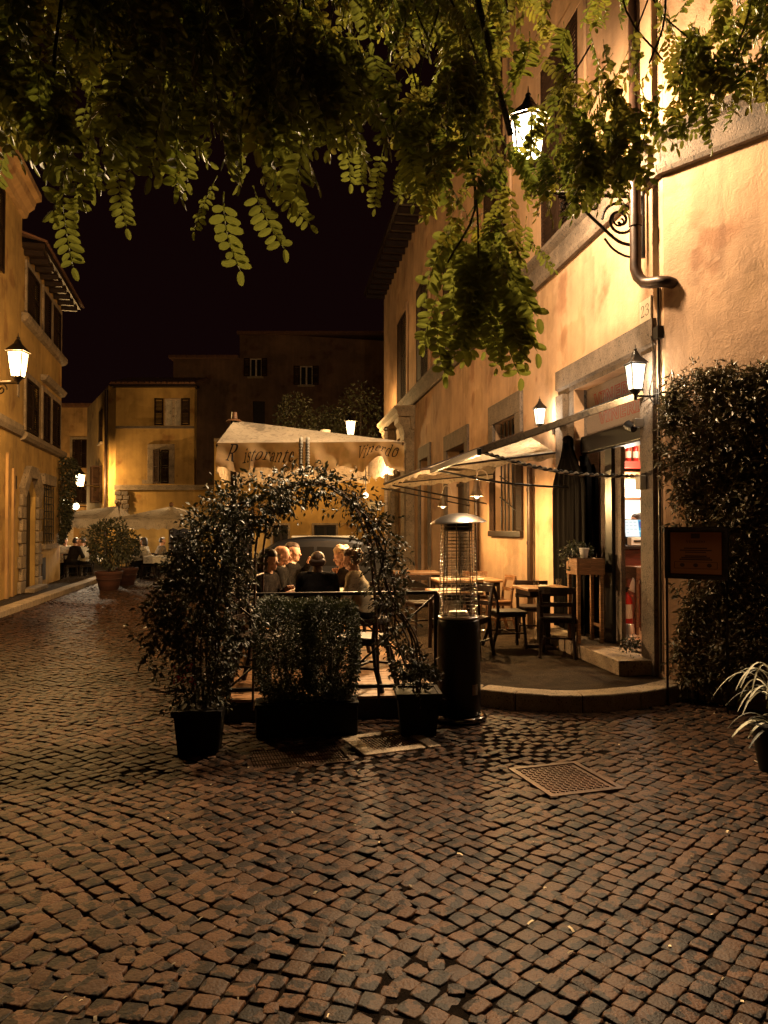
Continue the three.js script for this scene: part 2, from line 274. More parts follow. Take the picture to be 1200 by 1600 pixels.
const street = structGroup('cobbled_street', 'small square basalt cobbles laid in slanting rows');
{
  const variants = [];
  for (let v = 0; v < 14; v++) {
    const n = 12, pos = [], uv = [], idx = [], R = 0.0447, out = [], ou = rr(0, 1), ov = rr(0, 1), tx = rr(-0.05, 0.05), tz = rr(-0.05, 0.05);
    const ex = rr(0.96, 1.04), ez = rr(0.95, 1.03);
    for (let i = 0; i < n; i++) { // a square with worn, ragged corners
      const a = (i + 0.5) / n * 2 * Math.PI, c = Math.cos(a), s = Math.sin(a), q = 7, r = R / Math.pow(Math.pow(Math.abs(c), q) + Math.pow(Math.abs(s), q), 1 / q) * rr(0.93, 1.05);
      out.push([c * r * ex, s * r * ez]);
    }
    const rings = [[-0.05, 1.0], [-0.01, 1.03], [-0.0018, 0.98], [0.0, 0.86]];
    for (const [y, k] of rings) for (const [x, z] of out) { const yy = y + (y > -0.05 ? tx * x + tz * z + rr(-0.0012, 0.0012) : 0); pos.push(x * k, yy, z * k); uv.push(x * k + ou, z * k + ov); }
    pos.push(0, rr(-0.001, 0.002), 0); uv.push(ou, ov);
    for (let r = 0; r < 3; r++) for (let i = 0; i < n; i++) { const a = r * n + i, b = r * n + (i + 1) % n; idx.push(a, a + n, b, b, a + n, b + n); }
    for (let i = 0; i < n; i++) idx.push(3 * n + i, 4 * n, 3 * n + (i + 1) % n);
    const g = new THREE.BufferGeometry();
    g.setAttribute('position', new THREE.Float32BufferAttribute(pos, 3)); g.setAttribute('uv', new THREE.Float32BufferAttribute(uv, 2)); g.setIndex(idx); g.computeVertexNormals();
    variants.push(g);
  }
  const clear = [[G(803, 1203), G(905, 1190), G(970, 1236), G(851, 1247)], [G(538, 1152), G(655, 1138), G(678, 1168), G(560, 1182)], [G(395, 1172), G(532, 1158), G(545, 1190), G(378, 1203)]].map((q) => q.map((p) => [p.x, p.z]));
  const patch = [[-4, -1.2], [-4, -3.5], [-1.75, -3.25], [-0.95, -2.95], [-0.5, -3.0], [-0.2, -3.3], [0.02, -2.95], [0.14, -2.4], [0.2, -1.2]]; // where the courses change direction
  const list = [];
  const lay = (ang, S, keep, wob) => {
    const c = Math.cos(ang), s = Math.sin(ang);
    for (let i = -420; i < 420; i++) for (let j = -420; j < 420; j++) {
      let a = (i + (ang < 0.7 ? 0.09 * (((j * 7919) % 5 + 5) % 5 - 2) : 0.03 * (((j * 7919) % 5 + 5) % 5 - 2))) * S, b = j * S;
      const x0 = a * c - b * s, z0 = a * s + b * c - 10;
      if (z0 > -1.7 || z0 < -29 || Math.abs(x0) > 12) continue;
      const wx = wob * (vn(x0 * 0.45 + 40, z0 * 0.45 + 40, 512, 900) - 0.5) + 0.09 * (vn(x0 * 1.5 + 90, z0 * 1.5 + 90, 512, 910) - 0.5), wz = wob * (vn(x0 * 0.45 + 140, z0 * 0.45 + 40, 512, 920) - 0.5) + 0.09 * (vn(x0 * 1.5 + 190, z0 * 1.5 + 90, 512, 930) - 0.5);
      const x = x0 + wx + rr(-0.004, 0.004), z = z0 + wz + rr(-0.004, 0.004), d = -z;
      if (d < 1.9 || Math.abs(x) > 0.56 * d + 0.5 || !keep(x, z)) continue;
      if (inPoly(x, z, pavePoly) || x < leftWallX(z) + 0.4 || d > 26) continue;
      if (inPoly(x, z, deckPoly) && d > 6.9) continue;
      if (clear.some((q) => inPoly(x, z, q))) continue;
      const at = (da, db) => { const p = (a + da) * c - (b + db) * s, q = (a + da) * s + (b + db) * c - 10; return [p + wob * (vn(p * 0.45 + 40, q * 0.45 + 40, 512, 900) - 0.5) + 0.09 * (vn(p * 1.5 + 90, q * 1.5 + 90, 512, 910) - 0.5), q + wob * (vn(p * 0.45 + 140, q * 0.45 + 40, 512, 920) - 0.5) + 0.09 * (vn(p * 1.5 + 190, q * 1.5 + 90, 512, 930) - 0.5)]; };
      const h = S / 2, A0 = at(-h, 0), A1 = at(h, 0), B0 = at(0, -h), B1 = at(0, h), ax = A1[0] - A0[0], az = A1[1] - A0[1], bx = B1[0] - B0[0], bz = B1[1] - B0[1], la = Math.hypot(ax, az), area = Math.abs(ax * bz - az * bx) / la;
      list.push([x, z, Math.atan2(az, ax) + rr(-0.05, 0.05), d * d + x * x, undefined, la / S, area / S]);
    }
  };
  lay(0.6, 0.0905, (x, z) => !inPoly(x, z, patch) && x < 0.2 + 0.22 * (z + 3) , 0.55);
  lay(0.8, 0.0905, (x, z) => !inPoly(x, z, patch) && x >= 0.2 + 0.22 * (z + 3), 0.45);
  lay(0.24, 0.092, (x, z) => inPoly(x, z, patch), 0.35);
  // thin the places where two lattices meet
  const cell = new Map(), kept = [];
  for (const q of list) {
    const ci = Math.floor(q[0] / 0.13), cj = Math.floor(q[1] / 0.13); let ok = true;
    for (let a = -1; a <= 1 && ok; a++) for (let b = -1; b <= 1 && ok; b++) for (const o of cell.get((ci + a) * 100000 + cj + b) ?? []) if ((o[0] - q[0]) ** 2 + (o[1] - q[1]) ** 2 < 0.0052) { ok = false; break; }
    if (!ok) continue;
    const k = ci * 100000 + cj; if (!cell.has(k)) cell.set(k, []); cell.get(k).push(q); kept.push(q);
  }
  // small stones close the gaps that are left
  const near = (x, z) => { const ci = Math.floor(x / 0.13), cj = Math.floor(z / 0.13); let m = 9; for (let a = -1; a <= 1; a++) for (let b = -1; b <= 1; b++) for (const o of cell.get((ci + a) * 100000 + cj + b) ?? []) m = Math.min(m, (o[0] - x) ** 2 + (o[1] - z) ** 2); return Math.sqrt(m); };
  for (const lim of [0.08, 0.072, 0.066]) for (let i = 0; i < 90000; i++) {
    const d = 2.0 + 8 * rnd() ** 1.5, x = rr(-0.55, 0.55) * d, z = -d;
    if (inPoly(x, z, pavePoly) || (inPoly(x, z, deckPoly) && d > 6.9) || clear.some((q) => inPoly(x, z, q)) || near(x, z) < lim) continue;
    const k = Math.floor(x / 0.13) * 100000 + Math.floor(z / 0.13), q = [x, z, rr(0, 3), d * d + x * x, (lim - 0.036) / 0.046]; if (!cell.has(k)) cell.set(k, []); cell.get(k).push(q); kept.push(q);
  }
  kept.sort((a, b) => a[3] - b[3]);
  const buckets = variants.map(() => [[], []]), e = new THREE.Euler(), qn = new THREE.Quaternion();
  let shown = 0;
  for (const [x, z, ang, , fill, ka = 1, kb = 1] of kept) {
    const v = Math.floor(rnd() * variants.length), sc = (fill ?? 1) * rr(0.97, 1.03), y = rr(-0.005, 0.004) + 0.014 * (vn(x * 1.1 + 60, z * 1.1 + 60, 512, 950) - 0.5);
    e.set(rr(-0.06, 0.06), -ang + Math.floor(rnd() * 2) * Math.PI, rr(-0.06, 0.06), 'YXZ'); qn.setFromEuler(e);
    const m4 = new THREE.Matrix4().compose(V(x, y, z), qn, V(sc * ka * rr(0.95, 1.03), 1, sc * kb * rr(0.95, 1.03)));
    const inFrame = -z > 2.45 && Math.abs(x / z) < 0.5;
    if (inFrame && shown < 300) { const o = new THREE.Mesh(variants[v], M.cobbles[Math.floor(rnd() * 5)]); o.name = 'cobble'; o.applyMatrix4(m4); o.castShadow = o.receiveShadow = true; street.add(o); shown++; continue; }
    const t = rr(0.55, 1.25), w = rr(-0.05, 0.05);
    buckets[v][0].push(m4); buckets[v][1].push(lin(t * (1 + w), t, t * (1 - w)));
  }
  buckets.forEach(([m, c], v) => { if (m.length) stuff(street, 'cobbles', variants[v], M.cobble, m, c); });
}
// scraps in the joints: dry leaves and stubs
{
  const g = new THREE.PlaneGeometry(0.03, 0.012, 2, 1), ms = [], cs = []; g.attributes.position.setZ(1, 0.004); g.attributes.position.setZ(4, 0.004); g.rotateX(-Math.PI / 2); g.computeVertexNormals();
  for (let i = 0; i < 130; i++) { const d = 2.4 + 5 * rnd() ** 1.6, x = rr(-0.5, 0.5) * d; if (inPoly(x, -d, pavePoly) || inPoly(x, -d, deckPoly)) continue; ms.push(new THREE.Matrix4().compose(V(x, rr(-0.006, 0.005), -d), new THREE.Quaternion().setFromEuler(new THREE.Euler(rr(-0.3, 0.3), rr(0, 6.3), rr(-0.3, 0.3))), V(rr(0.4, 1.3), 1, rr(0.4, 1.1)))); const k = rnd() < 0.25 ? 1 : rr(0.12, 0.4); cs.push(lin(0.6 * k, 0.48 * k, 0.3 * k)); }
  const o = stuff(scene, 'litter', g, mat('dry scraps', lin(1, 1, 1), { roughness: 0.95, side: THREE.DoubleSide }), ms, cs);
  o.name = 'fallen_leaves';
}

// pavements and kerbs
struct('pavement', slab(pavePoly, -0.03, 0.142), M.asphalt, 'dark asphalt pavement outside the restaurant');
{
  const k = structGroup('kerb', 'worn pale stone kerb curving round the pavement end');
  const ks = []; for (let i = 0; i < kerbLine.length - 1; i++) {
    const a = V(kerbLine[i][0], 0, kerbLine[i][1]), b = V(kerbLine[i + 1][0], 0, kerbLine[i + 1][1]), dir = b.clone().sub(a).normalize(), nn = V(-dir.z, 0, dir.x);
    const o = nn.clone().multiplyScalar(-0.1), a2 = a.clone().addScaledVector(dir, i % 2 ? -0.012 : 0.004).add(o), b2 = b.clone().addScaledVector(dir, i % 2 ? -0.004 : 0.012).add(o);
    const g = bar(a2.setY(0.058 + 0.002 * (i % 3)), b2.setY(0.058 + 0.002 * (i % 3)), 0.24, 0.186, 0.018);
    ks.push(g);
    if (i % 2) part(k, 'kerb_stone', ks.splice(0), M.kerbStone);
  }
  const poly = [...leftPave, [leftPave[4][0] - 0.6, leftPave[4][1] - 5], [-16, -40], [-12, -20], [-8, -12.5]];
  struct('pavement', slab([...leftPave, [leftWallX(leftPave[4][1]) - 0.05, leftPave[4][1] - 0.2], [leftWallX(leftPave[0][1]), leftPave[0][1]]], -0.03, 0.1), M.asphalt, 'narrow dark pavement along the old houses');
  const lk = structGroup('kerb', 'straight pale stone kerb along the old houses');
  for (let i = 0; i < leftPave.length - 1; i++) {
    const a = V(leftPave[i][0], 0.045, leftPave[i][1]), b = V(leftPave[i + 1][0], 0.045, leftPave[i + 1][1]), n = Math.max(1, Math.round(a.distanceTo(b) / 1.1));
    for (let j = 0; j < n; j++) part(lk, 'kerb_stone', bar(a.clone().lerp(b, j / n + 0.004), a.clone().lerp(b, (j + 1) / n - 0.004), 0.3, 0.16 + rr(-0.006, 0.006), 0.02), M.kerbStone);
  }
}
// iron covers set in the cobbles
function flatOn(q) { // frame of a ground quad: corners front-left order a(b)-b-c-d, returns centre, axes and sizes
  const [a, b, c, d] = q, ux = b.clone().sub(a).add(c.clone().sub(d)).multiplyScalar(0.5), uz = d.clone().sub(a).add(c.clone().sub(b)).multiplyScalar(0.5), ctr = a.clone().add(b).add(c).add(d).multiplyScalar(0.25);
  return { ctr, w: ux.length(), l: uz.length(), turn: Math.atan2(-ux.z, ux.x) };
}
{
  const f = flatOn([G(803, 1203), G(905, 1190), G(970, 1236), G(851, 1247)]);
  const t = thing('manhole_cover', 'large square iron manhole cover with a raised tread pattern in the cobbles', 'manhole cover', V(f.ctr.x, 0, f.ctr.z), f.turn);
  const w = f.w, l = f.l;
  part(t, 'plate', box(w - 0.08, 0.03, l - 0.08, 0, -0.012, 0), M.rust);
  part(t, 'frame', [box(w, 0.04, 0.036, 0, -0.008, l / 2 - 0.018), box(w, 0.04, 0.036, 0, -0.008, -l / 2 + 0.018), box(0.036, 0.04, l - 0.072, w / 2 - 0.018, -0.008, 0), box(0.036, 0.04, l - 0.072, -w / 2 + 0.018, -0.008, 0)], M.rust);
  const st = []; const nx = Math.floor((w - 0.12) / 0.032), nz = Math.floor((l - 0.12) / 0.032);
  for (let i = 0; i <= nx; i++) for (let j = 0; j <= nz; j++) st.push(box(0.026, 0.007, 0.009, -w / 2 + 0.06 + i * 0.032, 0.006, -l / 2 + 0.06 + j * 0.032, (i + j) % 2 ? 0.78 : -0.78));
  part(t, 'tread', st, M.rust).userData.kind = 'stuff';
}
{
  const f = flatOn([G(538, 1152), G(655, 1138), G(678, 1168), G(560, 1182)]), w = f.w, l = f.l;
  const t = thing('drain_cover', 'iron drain grating framed by pale travertine blocks, in front of the deck', 'drain', V(f.ctr.x, 0, f.ctr.z), f.turn);
  for (const [a, b, c, d] of [[w * 0.2, l, -w * 0.4, 0], [w * 0.17, l, w * 0.415, 0], [w * 0.62, l * 0.2, -w * 0.015, l * 0.4], [w * 0.62, l * 0.16, -w * 0.015, -l * 0.42]]) part(t, 'stone_block', box(a - 0.006, 0.06, b - 0.006, c, -0.02, d, 0, 0.008), M.kerbStone);
  part(t, 'bed', box(w * 0.63, 0.02, l * 0.63, -w * 0.01, -0.03, -l * 0.01), M.dirt);
  const bars = []; for (let i = 0; i < 15; i++) bars.push(box(0.012, 0.018, l * 0.62, -w * 0.31 + i * w * 0.0425, -0.01, -l * 0.01)); for (let i = 0; i < 9; i++) bars.push(box(w * 0.62, 0.014, 0.01, -w * 0.015, -0.009, -l * 0.29 + i * l * 0.07));
  part(t, 'grating', bars, M.rust);
}
{
  const f = flatOn([G(395, 1172), G(532, 1158), G(545, 1190), G(378, 1203)]), w = f.w, l = f.l;
  const t = thing('drain_cover', 'dark slotted iron grate in the cobbles beside the potted climber', 'drain', V(f.ctr.x, 0, f.ctr.z), f.turn);
  part(t, 'frame', [box(w, 0.03, 0.03, 0, -0.012, l / 2), box(w, 0.03, 0.03, 0, -0.012, -l / 2), box(0.03, 0.03, l, w / 2, -0.012, 0), box(0.03, 0.03, l, -w / 2, -0.012, 0)], M.rust);
  const bars = []; for (let i = 0; i < 34; i++) for (let j = 0; j < 5; j++) bars.push(box(0.013, 0.018, l * 0.16, -w * 0.48 + i * w * 0.029, -0.012, -l * 0.38 + j * l * 0.19));
  part(t, 'grating', bars, M.rust);
  part(t, 'bed', box(w, 0.01, l, 0, -0.028, 0), M.dirt);
}

// ---------------------------------------------------------------- house with the restaurant
function win(parent, F, s0, s1, h0, h1, o = {}) {
  const g = group(parent, 'window'), w = s1 - s0, d = o.deep ?? 0.16, fm = o.frame ?? M.paleFrame, mid = (s0 + s1) / 2;
  wpart(g, 'pane', F.box(s0 + 0.05, s1 - 0.05, h0 + 0.05, h1 - 0.05, -d - 0.05, -d - 0.04), o.pane ?? M.dimPane);
  wpart(g, 'window_frame', [F.box(s0 + 0.001, s1 - 0.001, h0 + 0.001, h0 + 0.06, -d - 0.035, -d + 0.02), F.box(s0 + 0.001, s1 - 0.001, h1 - 0.06, h1 - 0.001, -d - 0.035, -d + 0.02), F.box(s0 + 0.001, s0 + 0.06, h0 + 0.06, h1 - 0.06, -d - 0.035, -d + 0.02), F.box(s1 - 0.06, s1 - 0.001, h0 + 0.06, h1 - 0.06, -d - 0.035, -d + 0.02), F.box(mid - 0.045, mid + 0.045, h0 + 0.06, h1 - 0.06, -d - 0.035, -d + 0.03)], fm);
  if (o.sill) wpart(g, 'sill', F.box(s0 - 0.12, s1 + 0.12, h0 - 0.1, h0 - 0.002, 0.002, 0.12, 0.01), o.sill);
  if (o.surround) { const t = o.surroundW ?? 0.16; for (const b of [[s0 - t, s0 - 0.002, h0, h1], [s1 + 0.002, s1 + t, h0, h1], [s0 - t, s1 + t, h1 + 0.002, h1 + t]]) wpart(g, 'surround', F.box(...b, 0.002, 0.05, 0.008), o.surround); }
  if (o.shutters) {
    const sw = w / 2, shut = (c0, c1, ang, pin) => { // one louvred leaf, hinged at pin, opened by ang
      const ww = Math.abs(c1 - c0) - 0.006, gm = [], L = h1 - h0 - 0.03;
      gm.push(box(0.06, L, 0.04, 0.03, 0, 0), box(0.06, L, 0.04, ww - 0.03, 0, 0), box(ww - 0.12, 0.07, 0.04, ww / 2, L / 2 - 0.035, 0), box(ww - 0.12, 0.07, 0.04, ww / 2, -L / 2 + 0.035, 0), box(ww - 0.12, 0.06, 0.04, ww / 2, 0, 0));
      const n = Math.floor((L - 0.2) / 0.055); for (let i = 0; i < n; i++) { const y = -L / 2 + 0.1 + (i + 0.5) * (L - 0.2) / n; if (Math.abs(y) > 0.04) gm.push(mv(new THREE.BoxGeometry(ww - 0.12, 0.05, 0.012), ww / 2, y, 0, 0, 0.7)); }
      let m = merge(gm);
      if (pin > 0) m = tf(m, new THREE.Matrix4().makeScale(1, 1, 1));
      const dirX = F.sg * (c1 > c0 ? 1 : -1);
      tf(m, new THREE.Matrix4().makeRotationY(dirX > 0 ? -ang : Math.PI + ang));
      wpart(g, 'shutter', F.put(m, c0, (h0 + h1) / 2, 0.03), M.shutter);
    };
    const ang = o.shutters === 'open' ? Math.PI - 0.12 : o.shutters === 'ajar' ? o.ang ?? 0.5 : 0.02;
    shut(s0, s0 + sw, ang, 0); shut(s1, s1 - sw, ang, 0);
  }
  return g;
}
const prismV = (F, pts, h0, h1) => { // footprint [s, p] extruded upward
  const sh = new THREE.Shape(pts.map(([s, p]) => new THREE.Vector2(s * F.sg, p))), g = new THREE.ExtrudeGeometry(sh, { depth: h1 - h0, bevelEnabled: false });
  return flip(tf(g, F.m(0, h0, 0).multiply(new THREE.Matrix4().set(1, 0, 0, 0, 0, 0, 1, 0, 0, 1, 0, 0, 0, 0, 0, 1))));
};
const prismS = (F, pts, s0, s1) => { // section [p, h] run along s
  const sh = new THREE.Shape(pts.map(([p, h]) => new THREE.Vector2(p, h))), L = Math.abs(s1 - s0), g = new THREE.ExtrudeGeometry(sh, { depth: L, bevelEnabled: false });
  g.translate(0, 0, -L / 2);
  return tf(g, F.m((s0 + s1) / 2, 0, 0).multiply(new THREE.Matrix4().makeRotationY(-Math.PI / 2)));
};
function flip(g) { const n = clean(g), p = n.attributes; for (const k of ['position', 'normal', 'uv']) { const a = p[k], z = a.itemSize; for (let i = 0; i < a.count; i += 3) for (let c = 0; c < z; c++) { const t = a.array[(i + 1) * z + c]; a.array[(i + 1) * z + c] = a.array[(i + 2) * z + c]; a.array[(i + 2) * z + c] = t; } } return n; }
function textPlane(w, h, pxw, pxh, draw, bg) { // print on a flat panel
  const c = document.createElement('canvas'); c.width = pxw; c.height = pxh; const x = c.getContext('2d'); if (bg) { x.fillStyle = bg; x.fillRect(0, 0, pxw, pxh); } draw(x, pxw, pxh);
  const t = new THREE.CanvasTexture(c); t.colorSpace = THREE.SRGBColorSpace; t.magFilter = THREE.LinearFilter; return t;
}
const house = thing('ochre_house', 'tall ochre plastered house whose ground floor holds the restaurant', 'house', V(2.81, 0, -7.66));
const HE = 10.4, sEnd = sA(28.8);
const upWins = [[9.75, 11.15], [12.9, 14.35], [16.4, 18.0], [19.9, 21.6], [23.4, 25.2]].map(([a, b]) => [sA(a), sA(b)]);
const doorway = [sA(8.1), sA(10.03)], barred = [sA(12.45), sA(13.75)], door2 = [sA(15.95), sA(17.7)], door3 = [sA(19.95), sA(21.1)], portal = [sA(23.2), sA(25.0)];
const portalHole = [[portal[0], 0], [portal[1], 0], [portal[1], 3.6], [portal[0] + 1.5, 4.0], [(portal[0] + portal[1]) / 2, 4.15], [portal[0] + 0.32, 4.0], [portal[0], 3.6]];
wpart(house, 'wall', FA.wall(rect(0, sEnd, 0, HE), [rect(...doorway, 0.3, 3.46), rect(...barred, 1.6, 3.5), rect(...door2, 0.15, 3.42), rect(...door3, 0.15, 3.5), portalHole, ...upWins.map(([a, b]) => rect(a, b, 5.62, 8.35))], 0.42), M.ochre);
wpart(house, 'side_wall', FB.wall(rect(0.002, 7, 0, HE), [], 0.42), M.ochreRough);
for (const [F, a, b] of [[FA, -0.02, sEnd], [FB, -0.02, 7]]) {
  wpart(house, 'string_course', prismS(F, [[0.002, 5.2], [0.07, 5.2], [0.09, 5.24], [0.09, 5.29], [0.045, 5.31], [0.045, 5.53], [0.09, 5.56], [0.13, 5.6], [0.13, 5.65], [0.002, 5.66]], a, b), M.peperino);
}
wpart(house, 'eave', [FA.box(-0.5, sEnd + 0.1, HE, HE + 0.12, -0.6, 0.75), ...Array.from({ length: 36 }, (_, i) => FA.box(0.1 + i * 0.6, 0.22 + i * 0.6, HE - 0.17, HE - 0.002, 0.002, 0.68))], M.darkWood);
upWins.forEach(([a, b], i) => win(house, FA, a, b, 5.66, 8.35, { shutters: 'closed', surround: M.ochre, surroundW: 0.2, deep: 0.2 }));
// restaurant doorway
{
  const door = group(house, 'doorway');
  const sur = group(house, 'door_surround');
  const j0 = sA(7.82), j1 = sA(10.6), [a, b] = doorway;
  wpart(sur, 'jamb', [FA.box(j0, a, 0.146, 3.46, 0.002, 0.05, 0.006), FA.box(a - 0.02, a + 0.002, 0.3, 3.46, -0.38, 0.045)], M.peperino);
  wpart(sur, 'jamb', prismV(FA, [[j1, 0.002], [j1, 0.05], [b + 0.3, 0.05], [b + 0.02, -0.13], [b - 0.002, -0.13], [b - 0.002, -0.3], [b + 0.02, -0.3], [b + 0.02, 0.002]], 0.146, 3.46), M.peperino);
  wpart(sur, 'lintel', prismS(FA, [[0.002, 3.462], [-0.13, 3.462], [0.05, 3.55], [0.05, 3.8], [0.002, 3.8]], j0, j1), M.peperino);
  const pt = textPlane(1, 1, 1024, 512, (x, w, h) => {
    x.fillStyle = '#8d8378'; x.fillRect(0, 0, w, h);
    for (let i = 0; i < 5200; i++) { const k = rnd(); x.fillStyle = k < 0.5 ? 'rgba(60,48,40,.25)' : 'rgba(180,168,150,.25)'; x.fillRect(rnd() * w, rnd() * h, 2 + 7 * rnd(), 1 + 3 * rnd()); }
    x.textAlign = 'center'; x.font = 'bold 205px sans-serif'; x.lineWidth = 13; x.strokeStyle = 'rgba(150,40,18,.95)';
    x.save(); x.translate(w * 0.53, h * 0.46); x.scale(0.9, 1); x.strokeText("VINERDO'", 0, 0, w * 0.9); x.restore();
    x.save(); x.translate(w * 0.55, h * 0.86); x.scale(0.86, 0.84); x.strokeStyle = 'rgba(150,64,40,.85)'; x.strokeText('VINERIA', 0, 0, w * 0.82); x.restore();
  });
  const sign = thing('stone_sign', 'carved stone sign with worn red capitals over the restaurant entrance', 'sign', FA.at((a + b) / 2, 3.17, -0.16));
  wpart(sign, 'slab', FA.box(a + 0.004, b - 0.004, 2.86, 3.458, -0.24, -0.166), M.peperino);
  const pm = mat('carved lettering', lin(0.42, 0.36, 0.32), { map: pt, roughness: 0.9, bumpMap: T.stoneBump, bumpScale: 0.004 });
  const pl = new THREE.PlaneGeometry(b - a - 0.03, 0.58); part(sign, 'lettering', mv(pl, 0, 0, 0, FA.turn), pm, false, true).position.copy(FA.n.clone().multiplyScalar(-0.002)).setY(-0.005);
  // roller housing, leaves, posts of the entrance
  wpart(door, 'roller_housing', [FA.box(a + 0.01, b - 0.02, 2.6, 2.84, -0.3, -0.06, 0.03)], mat('dark roller metal', lin(0.012, 0.01, 0.009), { roughness: 0.45, metalness: 0.2, specularIntensity: 0.5 }));
  wpart(door, 'bracket', [FA.box(a + 0.004, a + 0.05, 2.5, 2.86, -0.32, -0.04)], M.black);
  const s1 = sA(9.38), s2 = sA(9.17), s3 = sA(8.98), s4 = sA(8.82);
  for (const [p, q] of [[s1 + 0.01, (s1 + b) / 2 - 0.004], [(s1 + b) / 2 + 0.004, b - 0.02]]) {
    const leafDoor = group(house, 'door');
    wpart(leafDoor, 'door_stile', [FA.box(p, p + 0.07, 0.31, 2.59, -0.12, -0.06), FA.box(q - 0.07, q, 0.31, 2.59, -0.12, -0.06), FA.box(p + 0.07, q - 0.07, 0.31, 0.6, -0.12, -0.06), FA.box(p + 0.07, q - 0.07, 2.45, 2.59, -0.12, -0.06), FA.box(p + 0.07, q - 0.07, 1.25, 1.34, -0.12, -0.06)], M.shutter);
    wpart(leafDoor, 'door_panel', [FA.box(p + 0.07, q - 0.07, 0.6, 1.25, -0.105, -0.08), FA.box(p + 0.07, q - 0.07, 1.34, 2.45, -0.105, -0.08)], M.shutter);
    if (p < s1 + 0.1) wpart(leafDoor, 'handle', [rod(FA.at(p + 0.035, 1.05, -0.03), FA.at(p + 0.035, 1.35, -0.03), 0.012), rod(FA.at(p + 0.035, 1.07, -0.06), FA.at(p + 0.035, 1.07, -0.03), 0.008), rod(FA.at(p + 0.035, 1.33, -0.06), FA.at(p + 0.035, 1.33, -0.03), 0.008)], M.chrome);
  }
  wpart(door, 'reveal', FA.box(s2, s1, 0.305, 2.59, -0.12, -0.07), M.peperino);
  wpart(door, 'post', FA.box(s3, s2 - 0.005, 0.305, 2.59, -0.12, -0.03), M.black);
  wpart(door, 'reveal', FA.box(s4, s3 - 0.005, 0.305, 2.59, -0.12, -0.07), M.peperino);
  wpart(house, 'threshold', [FA.box(j0 + 0.06, j1 - 0.1, 0.146, 0.3, -0.44, 0.4, 0.01)], M.travertine);
  // room behind the doorway
  const room = group(house, 'interior'), r0 = 0.15, r1 = sA(11.75), q0 = -0.42, q1 = -3.6, rm = stucco('interior plaster', lin(0.6, 0.4, 0.24), 4, 0.003);
  wpart(room, 'interior_wall', [FA.box(r1, r1 + 0.1, 0.2, 3.5, q1, q0), FA.box(r0 - 0.1, r0, 0.2, 3.5, q1, q0 - 0.5), FA.box(r0 - 0.1, r1 + 0.1, 0.2, 3.5, q1 - 0.1, q1)], rm);
  wpart(room, 'interior_ceiling', FA.box(r0 - 0.1, r1 + 0.1, 3.5, 3.6, q1 - 0.1, q0 - 0.002), rm);
  wpart(room, 'interior_floor', FA.box(r0 - 0.1, r1 + 0.1, 0.18, 0.296, q1 - 0.1, -0.445), M.oak);
}
// barred window with a stone surround
{
  const g = group(house, 'barred_window'), [a, b] = barred, t = 0.3;
  for (const q of [[a - t, a - 0.002, 2.76, 3.5], [b + 0.002, b + t, 2.76, 3.5], [a - t, b + t, 3.502, 3.85]]) wpart(g, 'surround', FA.box(...q, 0.002, 0.06, 0.008), M.peperino);
  wpart(g, 'sill', FA.box(a - t, b + t, 1.5, 1.598, 0.002, 0.07, 0.01), M.darkWood);
  for (const [p, q] of [[a - t, a - 0.004], [b + 0.004, b + t]]) wpart(g, 'shutter', [FA.box(p, q, 1.605, 2.75, 0.004, 0.04, 0.006)], M.shutter);
  wpart(g, 'pane', FA.box(a, b, 1.6, 3.5, -0.33, -0.31), M.dimPane);
  for (let i = 0; i < 6; i++) wpart(g, 'bar', rod(FA.at(lerp(a + 0.1, b - 0.1, i / 5), 1.6, -0.08), FA.at(lerp(a + 0.1, b - 0.1, i / 5), 3.5, -0.08), 0.014), M.iron);
  for (let i = 0; i < 5; i++) wpart(g, 'bar', rod(FA.at(a, 1.85 + i * 0.38, -0.08), FA.at(b, 2.2 + i * 0.38, -0.08), 0.011), M.iron);
}
for (const [[a, b], H, nm] of [[door2, 3.42, 'side_door'], [door3, 3.5, 'side_door']]) {
  const g = group(house, nm), t = 0.28;
  for (const q of [[a - t, a - 0.002, 0.146, H], [b + 0.002, b + t, 0.146, H], [a - t, b + t, H + 0.002, H + 0.36]]) wpart(g, 'surround', FA.box(...q, 0.002, 0.05, 0.008), M.peperino);
  wpart(g, 'door_leaf', [FA.box(a, (a + b) / 2 - 0.005, 0.15, 2.6, -0.3, -0.24), FA.box((a + b) / 2 + 0.005, b, 0.15, 2.6, -0.3, -0.24)], M.darkWood);
  wpart(g, 'fanlight', FA.box(a, b, 2.66, H, -0.29, -0.27), M.dimPane);
  wpart(g, 'transom', FA.box(a, b, 2.6, 2.66, -0.31, -0.2), M.darkWood);
}
